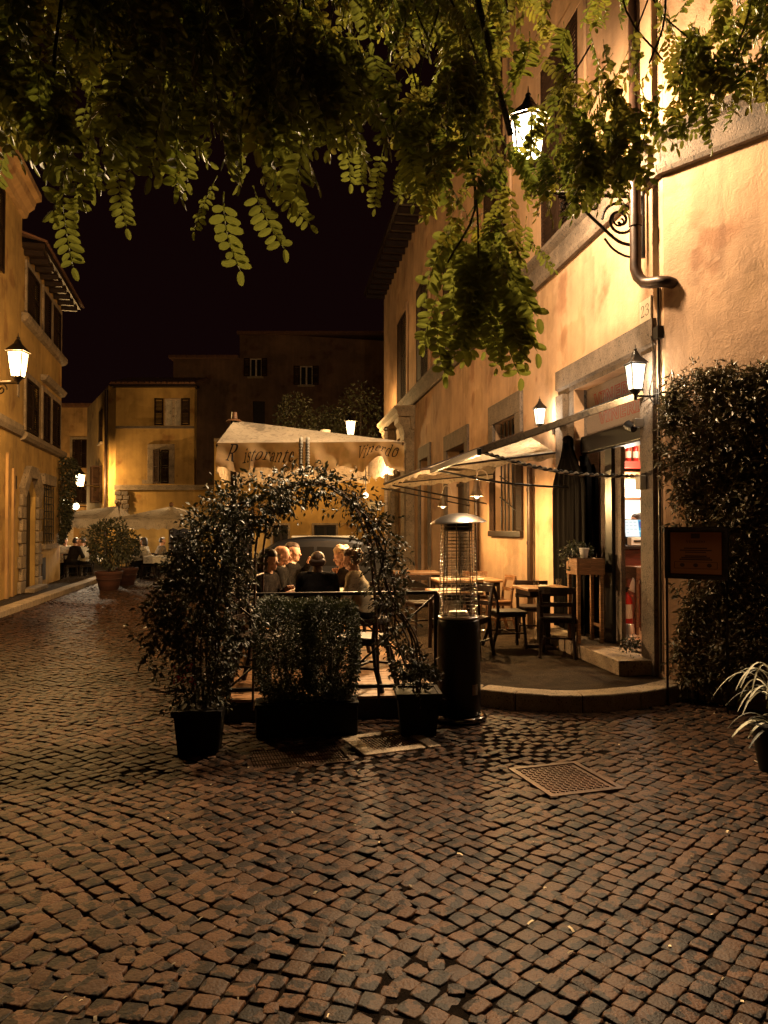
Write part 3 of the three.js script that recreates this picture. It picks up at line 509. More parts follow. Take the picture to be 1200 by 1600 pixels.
// portal of the far entrance, with pilasters and a heavy cornice
{
  const g = group(house, 'portal'), [a, b] = portal, s0 = sA(22.0), s1 = sA(26.1);
  for (const [p, q] of [[s0 + 0.08, a - 0.1], [b + 0.1, s1 - 0.08]]) {
    wpart(g, 'pilaster', [FA.box(p + 0.06, q - 0.06, 0.95, 4.1, 0.002, 0.26, 0.01), FA.box(p, q, 0.146, 0.9, 0.002, 0.34, 0.01), FA.box(p - 0.02, q + 0.02, 0.9, 0.97, 0.002, 0.37), FA.box(p + 0.14, q - 0.14, 1.2, 3.9, 0.26, 0.285, 0.006)], M.travertine);
    wpart(g, 'console', prismS(FA, [[0.002, 4.1], [0.24, 4.1], [0.3, 4.2], [0.29, 4.4], [0.36, 4.6], [0.46, 4.72], [0.47, 4.86], [0.002, 4.86]], p + 0.1, q - 0.1), M.travertine);
  }
  wpart(g, 'entablature', prismS(FA, [[0.002, 4.5], [0.1, 4.5], [0.14, 4.86], [0.002, 4.86]], s0 + 0.05, s1 - 0.05), M.travertine);
  wpart(g, 'cornice', prismS(FA, [[0.002, 4.865], [0.48, 4.865], [0.52, 4.93], [0.52, 5.0], [0.6, 5.08], [0.6, 5.16], [0.002, 5.18]], s0, s1), M.travertine);
  wpart(g, 'arch_moulding', tube([[a - 0.05, 3.4], [a - 0.03, 3.75], [a + 0.3, 4.1], [(a + b) / 2, 4.25], [b - 0.3, 4.1], [b + 0.03, 3.75], [b + 0.05, 3.4]].map(([s, h]) => FA.at(s, h, 0.04)), 0.09, 30, 6), M.travertine);
  wpart(g, 'door_leaf', FA.box(a, b, 0.15, 4.15, -0.4, -0.34), M.darkWood);
}
// pipes on the front
wpart(house, 'downpipe', [tube([FA.at(0.2, HE - 0.1, 0.2), FA.at(0.2, 7, 0.2), FA.at(0.2, 4.5, 0.2), FA.at(0.19, 4.27, 0.2), FA.at(0.13, 4.15, 0.15), FB.at(0.05, 4.1, 0.07), FB.at(0.1, 4.08, -0.04)], 0.058, 70, 10), ...[9.4, 7.4, 5.9, 4.75].map((h) => rod(FA.at(0.2, h, 0.2), FA.at(0.2, h + 0.1, 0.2), 0.068, 0.068, 10))], M.pipe);
wpart(house, 'downpipe', [rod(FA.at(sA(13.9) - 1.0, 5.8, 0.16), FA.at(sA(13.9) - 1.0, HE, 0.16), 0.06, 0.06, 10)], M.pipe);
for (const [d, h1] of [[11.62, 2.6], [14.8, 2.6]]) wpart(house, 'conduit', [rod(FA.at(sA(d), 0.15, 0.08), FA.at(sA(d), h1, 0.08), 0.045, 0.045, 10), ...[0.6, 1.4, 2.2].map((h) => rod(FA.at(sA(d), h, 0.08), FA.at(sA(d), h + 0.05, 0.08), 0.053, 0.053, 10)), rod(FA.at(sA(d) + 0.12, 0.15, 0.05), FA.at(sA(d) + 0.12, h1, 0.05), 0.02, 0.02, 8)], M.pipe);
wpart(house, 'cable', [tube([FA.at(0.08, 4.1, 0.02), FA.at(0.075, 3.4, 0.02), FA.at(0.08, 2, 0.02), FA.at(0.075, 0.2, 0.02)], 0.014, 30, 5), box(0.1, 0.12, 0.07, ...FA.at(0.06, 3.62, 0.03).toArray(), FA.turn)], M.black);
wpart(house, 'cable', [tube([FA.at(0.12, 3.6, 0.08), FA.at(0.06, 3.35, 0.07), FA.at(0.14, 3.0, 0.09), FA.at(0.1, 2.9, 0.06)], 0.008, 20, 4), tube([FA.at(0.3, 2.95, 0.1), FA.at(0.0, 3.0, 0.05), FB.at(0.3, 2.92, 0.03), FB.at(0.8, 2.93, 0.03)], 0.007, 24, 4)], M.black);
{ // house number
  const t = thing('house_number', 'small pale marble plate carved with 23 above the stone doorway', 'sign', FA.at(0.36, 3.93, 0.012));
  const tx = textPlane(1, 1, 256, 256, (x) => { x.fillStyle = '#d8cdbb'; x.fillRect(0, 0, 256, 256); x.fillStyle = '#5d5348'; x.font = '190px serif'; x.textAlign = 'center'; x.fillText('23', 128, 196); });
  part(t, 'plate', box(0.26, 0.25, 0.022, 0, 0, 0, FA.turn, 0.004), M.travertine);
  part(t, 'numeral', mv(new THREE.PlaneGeometry(0.24, 0.23), 0, 0, 0, FA.turn), mat('carved numeral', lin(0.62, 0.57, 0.5), { map: tx, roughness: 0.8 }), false, true).position.copy(FA.n.clone().multiplyScalar(0.0135));
}
wpart(house, 'junction_box', [FA.box(0.3, 0.42, 2.05, 2.2, 0.052, 0.12, 0.01)], M.paper);

// ---------------------------------------------------------------- old houses across the street
{
  const a = sL(18.07), e = sL(23.1);
  const n1 = thing('yellow_house', 'tall yellow house at the picture edge behind the bracket street lamp', 'house', FL.at(2, 0));
  wpart(n1, 'wall', FL.wall(rect(-3, a - 0.003, 0, 9.4), [rect(3.35, 4.5, 7.1, 8.9), rect(1, 2.2, 4.4, 6.6)], 0.4), M.yellow);
  wpart(n1, 'cornice', prismS(FL, [[0.002, 9.0], [0.1, 9.02], [0.14, 9.15], [0.26, 9.25], [0.3, 9.4], [0.42, 9.45], [0.42, 9.6], [0.002, 9.62]], -3, a + 0.05), M.yellowPale);
  wpart(n1, 'string_course', prismS(FL, [[0.002, 3.78], [0.08, 3.8], [0.12, 3.9], [0.12, 4.04], [0.002, 4.05]], -3, a - 0.12), M.travertine);
  wpart(n1, 'pilaster_strip', [FL.box(a - 0.75, a - 0.6, 0.1, 3.0, 0.002, 0.05), FL.box(a - 1.3, a - 1.16, 0.1, 3.3, 0.002, 0.06)], M.yellowPale);
  wpart(n1, 'plaque', [FL.box(a - 0.5, a - 0.38, 2.55, 2.85, 0.002, 0.03)], M.darkWood);
  wpart(n1, 'plaque', [FL.box(a - 0.35, a - 0.2, 4.7, 5.0, 0.002, 0.03)], M.travertine);
  win(n1, FL, 3.35, 4.5, 7.1, 8.9, { shutters: 'closed' }); win(n1, FL, 1, 2.2, 4.4, 6.6, { shutters: 'closed' });
  const n2 = thing('yellow_house', 'lower yellow house with deep eaves, a stone portal and a barred window', 'house', FL.at(a + 2, 0));
  const P = [sL(18.4), sL(19.75)], Bw = [sL(20.45), sL(21.75)];
  const ph = [[P[0], 0], [P[1], 0], [P[1], 2.45], [P[1] - 0.35, 2.8], [P[0] + 0.35, 2.8], [P[0], 2.45]];
  const wU = [[sL(18.5), sL(19.85)], [sL(20.4), sL(21.3)], [sL(21.6), sL(22.75)]];
  wpart(n2, 'wall', FL.wall(rect(a, e, 0, 8.4), [ph, rect(...Bw, 1.25, 2.75), ...wU.flatMap(([p, q]) => [rect(p, q, 6.75, 8.0), rect(p, q, 4.0, 5.3)])], 0.4), M.yellow);
  wpart(n2, 'end_wall', tf(new THREE.BoxGeometry(5, 8.4, 0.4), new THREE.Matrix4().makeRotationY(FL.turn + Math.PI / 2).setPosition(FL.at(e - 0.202, 4.2, -2.92))), M.yellow);
  wpart(n2, 'eave', [FL.box(a + 0.02, e + 0.15, 8.32, 8.44, -0.3, 0.5), ...Array.from({ length: 9 }, (_, i) => FL.box(a + 0.2 + i * 0.6, a + 0.3 + i * 0.6, 8.2, 8.318, 0.002, 0.44))], M.darkWood);
  for (let i = 0; i < 22; i++) wpart(n2, 'roof_tile', prismS(FL, [[0.55, 8.48], [0.55, 8.53], [-2, 9.4], [-2, 9.35]], a + 0.05 + i * 0.26, a + 0.27 + i * 0.26), M.tile);
  for (const h of [6.55, 3.72]) wpart(n2, 'string_course', prismS(FL, [[0.002, h], [0.1, h + 0.03], [0.16, h + 0.1], [0.16, h + 0.2], [0.002, h + 0.22]], a, e + 0.1), M.travertine);
  wU.forEach(([p, q], i) => { win(n2, FL, p, q, 6.78, 8.0, { shutters: 'closed', surround: M.travertine, surroundW: 0.13 }); win(n2, FL, p, q, 4.0, 5.3, { shutters: 'closed', surround: M.travertine, surroundW: 0.13 }); if (i === 1) wpart(n2, 'pediment', prismS(FL, [[0.002, 5.55], [0.12, 5.57], [0.2, 5.7], [0.002, 5.72]], p - 0.2, sL(22.95)), M.travertine); });
  const pg = group(n2, 'portal');
  for (const [sgn, s] of [[-1, P[0]], [1, P[1]]]) for (let i = 0; i < 8; i++) { const w = i % 2 ? 0.36 : 0.5, h = 0.1 + i * 0.295; wpart(pg, 'block', FL.box(Math.min(s, s + sgn * w), Math.max(s, s + sgn * w), h + 0.01, h + 0.285, 0.002, 0.09, 0.015), M.travertine); }
  for (const [p, q, r, t] of [[P[0] - 0.3, 2.5, P[0] + 0.3, 3.02], [P[0] + 0.3, 3.02, P[1] - 0.3, 3.02], [P[1] - 0.3, 3.02, P[1] + 0.3, 2.5]]) wpart(pg, 'block', bar(FL.at(p, q, 0.06), FL.at(r, t, 0.06), 0.16, 0.3, 0.02), M.travertine);
  wpart(pg, 'door_leaf', [FL.box(P[0], (P[0] + P[1]) / 2 - 0.01, 0.1, 2.8, -0.2, -0.12), FL.box((P[0] + P[1]) / 2 + 0.01, P[1], 0.1, 2.8, -0.2, -0.12)], M.darkWood);
  wpart(pg, 'doorstep', FL.box(P[0] - 0.1, P[1] + 0.1, 0.1, 0.2, 0.002, 0.3, 0.015), M.travertine);
  const bw = group(n2, 'barred_window');
  wpart(bw, 'pane', FL.box(...Bw, 1.25, 2.75, -0.3, -0.28), M.dimPane);
  for (let i = 0; i < 6; i++) wpart(bw, 'bar', rod(FL.at(lerp(Bw[0] + 0.06, Bw[1] - 0.06, i / 5), 1.22, 0.07), FL.at(lerp(Bw[0] + 0.06, Bw[1] - 0.06, i / 5), 2.8, 0.07), 0.014, 0.014, 6), M.iron);
  for (let i = 0; i < 8; i++) wpart(bw, 'bar', rod(FL.at(Bw[0], 1.3 + i * 0.2, 0.07), FL.at(Bw[1], 1.3 + i * 0.2, 0.07), 0.012, 0.012, 6), M.iron);
  wpart(bw, 'sill', FL.box(Bw[0] - 0.15, Bw[1] + 0.15, 1.08, 1.22, 0.002, 0.15, 0.01), M.travertine);
  wpart(bw, 'hood', prismV(FL, [[Bw[0] - 0.15, 0.002], [Bw[0] - 0.1, 0.12], [Bw[1] + 0.1, 0.12], [Bw[1] + 0.15, 0.002]], 2.82, 3.1), M.travertine);
  wpart(n2, 'cellar_hatch', FL.box(Bw[0] + 0.1, Bw[0] + 0.55, 0.25, 0.85, 0.002, 0.02), M.darkWood);
}
// corner building down the street
const FE = new Frame(-11.55, -33, 1, 0, 0, 1);
{
  const t = thing('corner_building', 'ochre corner building with shuttered windows behind the far umbrellas', 'building', V(-10, 0, -33));
  const FC = new Frame(-12.1, -33.6, 0.55, 0.6, -0.6, 0.55), FS = new Frame(-15.5, -40, 3.4, 6.4, -6.4, 3.4);
  const uw = [2.05, 2.82], lw = [1.62, 2.3];
  wpart(t, 'wall', FE.wall([[0, 0], [4.55, 0], [4.55, 3.5], [3.38, 3.5], [3.38, 7.7], [0, 7.7]], [rect(...uw, 6.05, 7.25), rect(...lw, 3.55, 5.02), rect(2.3, 3.6, 0, 2.2)], 0.4), M.yellow);
  wpart(t, 'corner_wall', FC.wall(rect(0, 0.81, 0, 7.7), [], 0.3), M.yellow);
  wpart(t, 'side_wall', FS.wall(rect(0, 7.25, 0, 7.9), [rect(4.6, 5.6, 5.6, 7.1), rect(4.8, 5.7, 2.8, 4.5)], 0.4), M.yellow);
  win(t, FS, 4.6, 5.6, 5.6, 7.1, { shutters: 'closed', sill: M.travertine }); win(t, FS, 4.8, 5.7, 2.8, 4.5, { shutters: 'ajar', ang: 1.2 });
  wpart(t, 'string_course', [FE.box(0.0, 3.38, 5.93, 6.03, 0.002, 0.07)], M.peperino);
  wpart(t, 'string_course', [FE.box(-0.02, 4.55, 3.28, 3.5, 0.002, 0.09)], M.travertine);
  win(t, FE, ...uw, 6.05, 7.25, { shutters: 'open', pane: M.curtain, frame: M.paleFrame });
  win(t, FE, ...lw, 3.55, 5.02, { shutters: 'ajar', ang: 0.42, pane: M.curtain, surround: M.travertine, surroundW: 0.24 });
  for (let r = 0; r < 5; r++) for (let c = 0; c < 2; c++) wpart(t, 'block', FE.box(-0.02 + c * 0.3 + (r % 2) * 0.06, 0.26 + c * 0.3 + (r % 2) * 0.06, 2.3 + r * 0.19, 2.47 + r * 0.19, 0.002, 0.07, 0.02), M.peperino);
  wpart(t, 'eave', [FE.box(-0.15, 3.5, 7.7, 7.8, -0.4, 0.3)], M.darkWood);
  for (let i = 0; i < 15; i++) wpart(t, 'roof_tile', bar(FE.at(-0.05 + i * 0.245, 7.86, 0.34), FE.at(-0.05 + i * 0.245, 8.5, -2), 0.19, 0.08, 0.03), M.tile);
  wpart(t, 'roof', bar(FE.at(1.65, 7.83, 0.3), FE.at(1.65, 8.45, -2), 3.7, 0.05), M.tile);
  wpart(t, 'downpipe', rod(FC.at(0.02, 0, 0.1), FC.at(0.02, 7.7, 0.1), 0.07), M.pipe);
  wpart(t, 'plaque', FE.box(1.15, 1.4, 3.55, 3.72, 0.002, 0.03), M.travertine);
  const ow = group(t, 'doorway'); wpart(ow, 'door_leaf', FE.box(2.3, 3.6, 0, 2.2, -0.36, -0.3), M.darkWood);
}
{ // end of the lane
  const t = thing('lane_house', 'dim house closing the narrow lane beyond the corner building', 'house', V(-19, 0, -48)), F = new Frame(-22, -48, 1, 0, 0, 1);
  wpart(t, 'wall', F.wall(rect(0, 7, 0, 9.2), [rect(2.5, 3.4, 5.4, 7.2), rect(2.6, 3.4, 3.2, 4.6), rect(1.6, 2.6, 0, 2.6)], 0.3), M.yellowPale);
  win(t, F, 2.5, 3.4, 5.4, 7.2, { shutters: 'closed', surround: M.travertine }); win(t, F, 2.6, 3.4, 3.2, 4.6, { shutters: 'closed', sill: M.travertine });
  wpart(t, 'shop_door', F.box(1.6, 2.6, 0, 2.6, -0.2, -0.15), M.paleFrame);
  wpart(t, 'roof', F.box(-0.3, 7.3, 9.2, 9.4, -4, 0.5), M.tile);
  for (let i = 0; i < 9; i++) wpart(t, 'block', F.box(3.0 + (i % 2) * 0.1, 4.4, 0.1 + i * 0.3, 0.37 + i * 0.3, 0.002, 0.07, 0.015), M.travertine);
}
{ // dark block behind
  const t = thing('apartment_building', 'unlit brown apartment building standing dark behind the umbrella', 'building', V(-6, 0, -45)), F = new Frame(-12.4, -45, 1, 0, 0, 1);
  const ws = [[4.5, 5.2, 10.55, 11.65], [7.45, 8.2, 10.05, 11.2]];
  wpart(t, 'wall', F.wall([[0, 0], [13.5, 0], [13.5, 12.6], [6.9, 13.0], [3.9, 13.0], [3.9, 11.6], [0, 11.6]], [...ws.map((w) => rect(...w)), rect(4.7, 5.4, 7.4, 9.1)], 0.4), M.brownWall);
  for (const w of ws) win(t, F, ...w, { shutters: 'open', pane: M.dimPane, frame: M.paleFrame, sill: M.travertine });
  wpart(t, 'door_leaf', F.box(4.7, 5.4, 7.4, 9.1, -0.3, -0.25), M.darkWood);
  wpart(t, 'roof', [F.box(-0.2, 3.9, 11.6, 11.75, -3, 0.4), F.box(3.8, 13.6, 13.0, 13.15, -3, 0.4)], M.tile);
}
{ // low wing with a roof terrace
  const t = thing('terrace_wing', 'low yellow wing with a planted roof terrace behind the umbrella', 'building', V(-3, 0, -28)), F = new Frame(-6.2, -28, 1, 0, 0, 1);
  const ws = [[2.15, 2.7, 0.95, 1.75], [3.65, 4.45, 0.95, 1.75], [2.15, 2.75, 2.2, 3.1]];
  wpart(t, 'wall', F.wall(rect(0, 7.3, 0, 4.8), [...ws.map((w) => rect(...w)), rect(0.3, 1.4, 0, 2.3)], 0.4), M.yellow);
  for (const w of ws) win(t, F, ...w, { pane: M.dimPane, frame: M.darkWood, surround: M.travertine, surroundW: 0.08 });
  wpart(t, 'door_leaf', F.box(0.3, 1.4, 0, 2.3, -0.3, -0.24), M.darkWood);
  wpart(t, 'parapet', [F.box(0, 7.3, 4.8, 4.92, -0.45, 0.06)], M.travertine);
  wpart(t, 'terrace_floor', F.box(0, 7.3, 4.4, 4.5, -12, -0.41), M.tile);
  const s = thing('wall_plaque', 'white street name plaque on the wall behind the umbrella pole', 'sign', F.at(5.85, 2.46, 0.015));
  const tx = textPlane(1, 1, 256, 128, (x) => { x.fillStyle = '#d9d2c2'; x.fillRect(0, 0, 256, 128); x.strokeStyle = '#6b5d4a'; x.lineWidth = 5; x.strokeRect(8, 8, 240, 112); x.fillStyle = '#7a6b58'; x.fillRect(50, 40, 150, 9); x.fillRect(70, 66, 110, 9); });
  part(s, 'plate', box(0.52, 0.34, 0.03, 0, 0, 0, 0, 0.005), M.travertine); part(s, 'print', mv(new THREE.PlaneGeometry(0.5, 0.32), 0, 0, 0.017), mat('plaque print', lin(0.7, 0.68, 0.62), { map: tx }), false, true);
  const p = thing('pole', 'slim pale metal pole standing by the portal of the ochre house', 'pole', V(0.06, 0, -21.5));
  part(p, 'shaft', rod(V(0, 0, 0), V(0, 4.4, 0), 0.06, 0.05, 12), M.paleFrame); part(p, 'cap', ball(0.075, 0, 4.42, 0), M.chrome);
}

// ---------------------------------------------------------------- lamps
// a four or six sided lantern, base of the body at y = 0, body height H
function lanternParts(t, H, n, glassMat, metal) {
  const r1 = H * 0.42, r0 = H * 0.27, a0 = Math.PI / n, ringPt = (r, y, i) => V(r * Math.cos(a0 + i * 2 * Math.PI / n), y, r * Math.sin(a0 + i * 2 * Math.PI / n));
  const gl = new THREE.CylinderGeometry(r1 * 0.95, r0 * 0.95, H * 0.98, n, 1, false); gl.rotateY(Math.PI / 2 - a0); gl.translate(0, H / 2, 0);
  const glass = part(t, 'lamp_glass', gl, glassMat);
  const b = [];
  for (let i = 0; i < n; i++) { b.push(rod(ringPt(r0, 0, i), ringPt(r1, H, i), H * 0.026, H * 0.026, 6), rod(ringPt(r1, H, i), ringPt(r1, H, i + 1), H * 0.035, H * 0.035, 6), rod(ringPt(r0, 0, i), ringPt(r0, 0, i + 1), H * 0.03, H * 0.03, 6)); }
  part(t, 'cage', b, metal);
  const rf = new THREE.CylinderGeometry(r1 * 0.34, r1 * 1.28, H * 0.36, n); rf.rotateY(Math.PI / 2 - a0); rf.translate(0, H * 1.2, 0);
  const rf2 = new THREE.CylinderGeometry(r1 * 0.2, r1 * 0.4, H * 0.16, n); rf2.rotateY(Math.PI / 2 - a0); rf2.translate(0, H * 1.45, 0);
  part(t, 'lamp_roof', [rf, rf2], metal);
  part(t, 'finial', [ball(H * 0.07, 0, H * 1.58, 0), rod(V(0, H * 1.55, 0), V(0, H * 1.8, 0), H * 0.03, H * 0.008, 6)], metal);
  part(t, 'lamp_base', [mv(new THREE.CylinderGeometry(r0 * 0.95, r0 * 0.3, H * 0.2, n), 0, -H * 0.1, 0), ball(H * 0.07, 0, -H * 0.22, 0)], metal);
  return glass;
}
const spiral = (c, ax, r, turns, dir, w) => tube(Array.from({ length: 26 }, (_, i) => { const k = i / 25, a = dir * turns * 2 * Math.PI * k + (dir > 0 ? 0 : Math.PI), q = r * (1 - 0.86 * k); return c.clone().addScaledVector(ax, q * Math.cos(a)).add(V(0, q * Math.sin(a), 0)); }), w, 50, 5);
// the bracket lantern on the corner of the ochre house
const LS = V(1.5, 5.68, -7.9);
{
  const base = FA.at(0.34, 5.1, 0.05), arm = FA.n.clone(), tip = V(1.5, 5.14, -7.9);
  const t = thing('bracket_street_lamp', 'lit lantern on a scrolled iron bracket, half hidden by the hanging robinia leaves', 'street lamp', V(LS.x, 5.42, LS.z));
  lanternParts(t, 0.46, 6, M.lampGlass, M.iron);
  const wb = (n, g) => wpart(t, n, g, M.iron), at = (k, dy) => base.clone().lerp(tip, k).add(V(0, dy, 0));
  wb('arm', [rod(at(0, 0.02), at(1, 0), 0.022), rod(at(1, -0.02), at(1, 0.24), 0.02), rod(at(0, -0.62), at(0, 0.16), 0.024), ball(0.04, ...at(1, -0.04).toArray()), mv(new THREE.CylinderGeometry(0.07, 0.03, 0.06, 10), ...at(1, 0.2).toArray())]);
  wb('scroll', [spiral(at(0.2, -0.24), arm, 0.2, 1.9, 1, 0.016), spiral(at(0.2, -0.24), arm, 0.12, 1.2, -1, 0.011), tube([at(0.02, -0.5), at(0.2, -0.47), at(0.4, -0.28), at(0.6, -0.08), at(0.74, -0.03)], 0.017, 30, 6), spiral(at(0.66, -0.14), arm, 0.09, 1.7, -1, 0.012), spiral(at(0.44, -0.1), arm, 0.075, 1.5, 1, 0.011), tube([at(0.02, -0.58), at(0.12, -0.62), at(0.26, -0.55), at(0.34, -0.44)], 0.013, 20, 5)]);
  lampAt('street_lamp_bulb', LS, STREET_GLOW, WARM, 5);
  beam('street_lamp_added_beam', LS, V(-0.6, 0.4, -0.2), STREET_BEAM, WARM, 1.08, 5);  // aimed beam added to brighten the hanging leaves and the near cobbles
}
// two carriage lamps beside the entrance
function sconce(label, s, h, p, cd, H) {
  const t = thing('wall_lantern', label, 'wall lamp', FA.at(s, h, p), FA.turn, 'small black lanterns on the ochre house');
  lanternParts(t, H, 4, M.sconceGlass, M.black);
  part(t, 'arm', [rod(V(0, -0.06, 0), V(0, -0.06, -p + 0.03), 0.012), rod(V(0, -0.1, 0), V(0, 0, 0), 0.018), box(0.07, 0.16, 0.03, 0, -0.06, -p + 0.018, 0, 0.006)], M.black);
  lampAt('wall_lantern_bulb', FA.at(s, h + 0.1, p), cd, WHITE, 2);
}
sconce('small lit black lantern on the stone jamb above the awning edge, next to the climber', sA(7.8), 3.05, 0.24, 4.2, 0.26);
sconce('small lit black lantern on the plain ochre wall between the barred window and the doorway', sA(10.75), 3.1, 0.22, 3, 0.22);
// lamps further off
function bracketLamp(name, label, p, wallP, H, n, gm, cd, c, r = 4) {
  const t = thing(name, label, 'street lamp', p.clone().setY(p.y - H / 2));
  lanternParts(t, H, n, gm, M.iron);
  const q = wallP, top = p.clone().setY(q.y);
  wpart(t, 'arm', [rod(q, top, 0.03), rod(top, p.clone().setY(p.y - H * 0.6), 0.025), spiral(q.clone().lerp(top, 0.75).add(V(0, -0.12, 0)), top.clone().sub(q).setY(0).normalize(), 0.11, 1.5, 1, 0.014), spiral(q.clone().lerp(top, 0.25).add(V(0, -0.16, 0)), top.clone().sub(q).setY(0).normalize(), 0.15, 1.6, -1, 0.016)], M.iron);
  lampAt(name + '_bulb', p, cd, c, r);
}
const AM = AMBER;
bracketLamp('bracket_street_lamp', 'bright lantern on an iron arm in front of the tall yellow house', W(28, 570, 13), FL.at(sL(13.2), W(28, 597, 13).y, 0.02), 0.42, 4, M.amberGlass, 108, AM);
bracketLamp('bracket_street_lamp', 'distant lit lantern on a bracket at the corner building, above the far umbrella', W(125, 751, 32.5), W(156, 761, 34.6), 0.5, 6, M.amberGlass, 95, AM);
bracketLamp('bracket_street_lamp', 'lit lantern rising just over the sloping ridge of the lettered umbrella', W(548, 669, 26), V(-1.13, W(548, 690, 26).y, -27.99), 0.46, 6, M.amberGlass, 46, AM);
for (const [px, py, d, lb] of [[103, 785, 44, 'round lit globe lamp deep in the lane, the higher of two'], [118, 791, 42, 'round lit globe lamp deep in the lane, the lower of two']]) {
  const p = W(px, py, d), t = thing('globe_lamp', lb, 'street lamp', p, 0, 'globe lamps in the lane');
  part(t, 'globe', ball(0.2, 0, 0, 0), M.farGlass); part(t, 'arm', [rod(V(0, 0, -0.1), V(0, 0.05, -48 + d + 0.1), 0.03), rod(V(0, 0.2, 0), V(0, 0.3, 0), 0.05)], M.iron);
  lampAt('globe_lamp_bulb', p, 34, AM, 6);
}

// ---------------------------------------------------------------- awnings over the tables
{ // the awning over the entrance: a flat sheet from the wall to a front bar held by two stays
  const s0 = sA(8.0), s1 = sA(10.45), hw = 3.05, hf = 2.43, pf = 1.82;
  const t = thing('awning', 'tan flat awning over the stone doorway, held out by two stays', 'awning', FA.at((s0 + s1) / 2, hw, 0.05));
  const a = FA.at(s0, hw, 0.06), b = FA.at(s1, hw, 0.06), c = FA.at(s1, hf, pf), d = FA.at(s0, hf, pf);
  wpart(t, 'canopy', merge([quadGeo(a, b, c, d, 14, 10, 0.03), flip(quadGeo(a.clone().add(V(0, -0.012, 0)), b.clone().add(V(0, -0.012, 0)), c.clone().add(V(0, -0.012, 0)), d.clone().add(V(0, -0.012, 0)), 14, 10, 0.03))]), M.canvasTan);
  wpart(t, 'front_bar', [bar(FA.at(s0 - 0.02, hf - 0.01, pf), FA.at(s1 + 0.02, hf - 0.01, pf), 0.05, 0.07, 0.01)], M.black);
  wpart(t, 'side_hem', [bar(a, d, 0.03, 0.07, 0.008)], M.canvasTan);
  wpart(t, 'side_hem', [bar(b, c, 0.03, 0.06, 0.008)], M.canvasTan);
  const e0 = FA.at(s0 + 0.12, 2.2, 0.06), e1 = FA.at(s1 - 0.45, 2.17, 0.06), tw = [];
  for (let i = 0; i < 2; i++) tw.push(tube(Array.from({ length: 130 }, (_, k) => { const q = d.clone().lerp(e0, k / 129), a2 = k * 0.75 + i * Math.PI; return q.add(V(0.009 * Math.cos(a2), 0.012 * Math.sin(a2) - 0.08 * Math.sin(Math.PI * k / 129), 0)); }), 0.012, 260, 5));
  wpart(t, 'stay', tw[0], M.rope); wpart(t, 'stay', tw[1], M.black);
  wpart(t, 'stay', [tube([c, c.clone().lerp(e1, 0.5).add(V(0, -0.05, 0)), e1], 0.016, 20, 6)], M.black);
  wpart(t, 'wall_rail', FA.box(s0, s1, hw - 0.03, hw + 0.06, 0.052, 0.1, 0.01), M.black);
}
{ // hip-ended awning further along the wall
  const t = thing('awning', 'cream hip-ended awning with an orange lit underside over the wall tables', 'awning', FA.at(sA(12), 2.6, 1));
  const A = FA.at(sA(10.42), 2.67, 0.12), B = FA.at(sA(10.5), 2.43, 1.95), C = FA.at(sA(13.85), 2.43, 2.0), D = FA.at(sA(13.5), 2.6, 0.12), P = FA.at(sA(11.75), 3.12, 0.14), Q = FA.at(sA(12.3), 3.12, 0.14);
  const sag = (k) => (q, u, v) => { q.y -= k * Math.sin(Math.PI * u) * Math.sin(Math.PI * v); };
  wpart(t, 'canopy', merge([quadGeo(A, B, P, P, 10, 8, 0, sag(0.05)), quadGeo(B, C, Q, P, 12, 8, 0, sag(0.06)), quadGeo(C, D, Q, Q, 10, 8, 0, sag(0.05))]), M.canvas);
  const v = (p, h) => p.clone().add(V(0, -h, 0)), wav = (q, u, w) => { q.y += (1 - w) * 0.02 * Math.sin(u * 40); };
  wpart(t, 'valance', merge([quadGeo(v(A, 0.08), v(B, 0.08), B, A, 30, 2, 0, wav), quadGeo(v(B, 0.07), v(C, 0.07), C, B, 30, 2, 0, wav), quadGeo(v(C, 0.09), v(D, 0.09), D, C, 20, 2, 0, wav)]), M.canvas);
  wpart(t, 'rib', [rod(P, B, 0.016), rod(Q, C, 0.016)], M.darkWood); wpart(t, 'rib', [rod(B, C, 0.022)], M.darkWood); wpart(t, 'rib', [rod(D, C, 0.016), rod(A, B, 0.014)], M.darkWood);
  for (const [a, b] of [[[sA(14.2), 2.1, 0.05], [sA(13.3), 2.38, 1.95]], [[sA(15.5), 2.1, 0.05], [sA(13.8), 2.35, 2.05]]]) wpart(t, 'stay', rod(FA.at(...a), FA.at(...b), 0.014), M.black);
}
// bell pendants under it
function pendant(label, p, len, cd) {
  const t = thing('pendant_lamp', label, 'pendant lamp', p, 0, 'bell pendants under the awning');
  const bell = [[0.02, 0.14], [0.035, 0.12], [0.05, 0.05], [0.07, -0.03], [0.092, -0.075], [0.1, -0.085]];
  part(t, 'lamp_shade', [lathe(bell, 24), lathe(bell.map(([r, y]) => [r - 0.004, y - 0.001]).reverse(), 24)], M.steel);
  part(t, 'bulb', ball(0.036, 0, -0.085, 0), M.sconceGlass);
  part(t, 'collar', rod(V(0, 0.13, 0), V(0, 0.19, 0), 0.022, 0.012), M.steel);
  part(t, 'cord', [rod(V(0, 0.18, 0), V(0, len, 0), 0.005), tube([V(0.0, 0.2, 0), V(0.03, 0.28, 0), V(0.12, 0.26, 0.02), V(0.17, 0.1, 0.05)], 0.006, 14, 4)], M.rope);
  const l = lampAt('pendant_bulb', p.clone().add(V(0, -0.095, 0)), cd, [1, 0.6, 0.22], 1.6);
}
pendant('metal bell lamp shining above the tables, hanging nearest the patio heater', W(745, 766, 10.9), 0.42, 30);
pendant('metal bell lamp hanging in front of the dark side door', W(692, 784, 13.7), 0.45, 16);
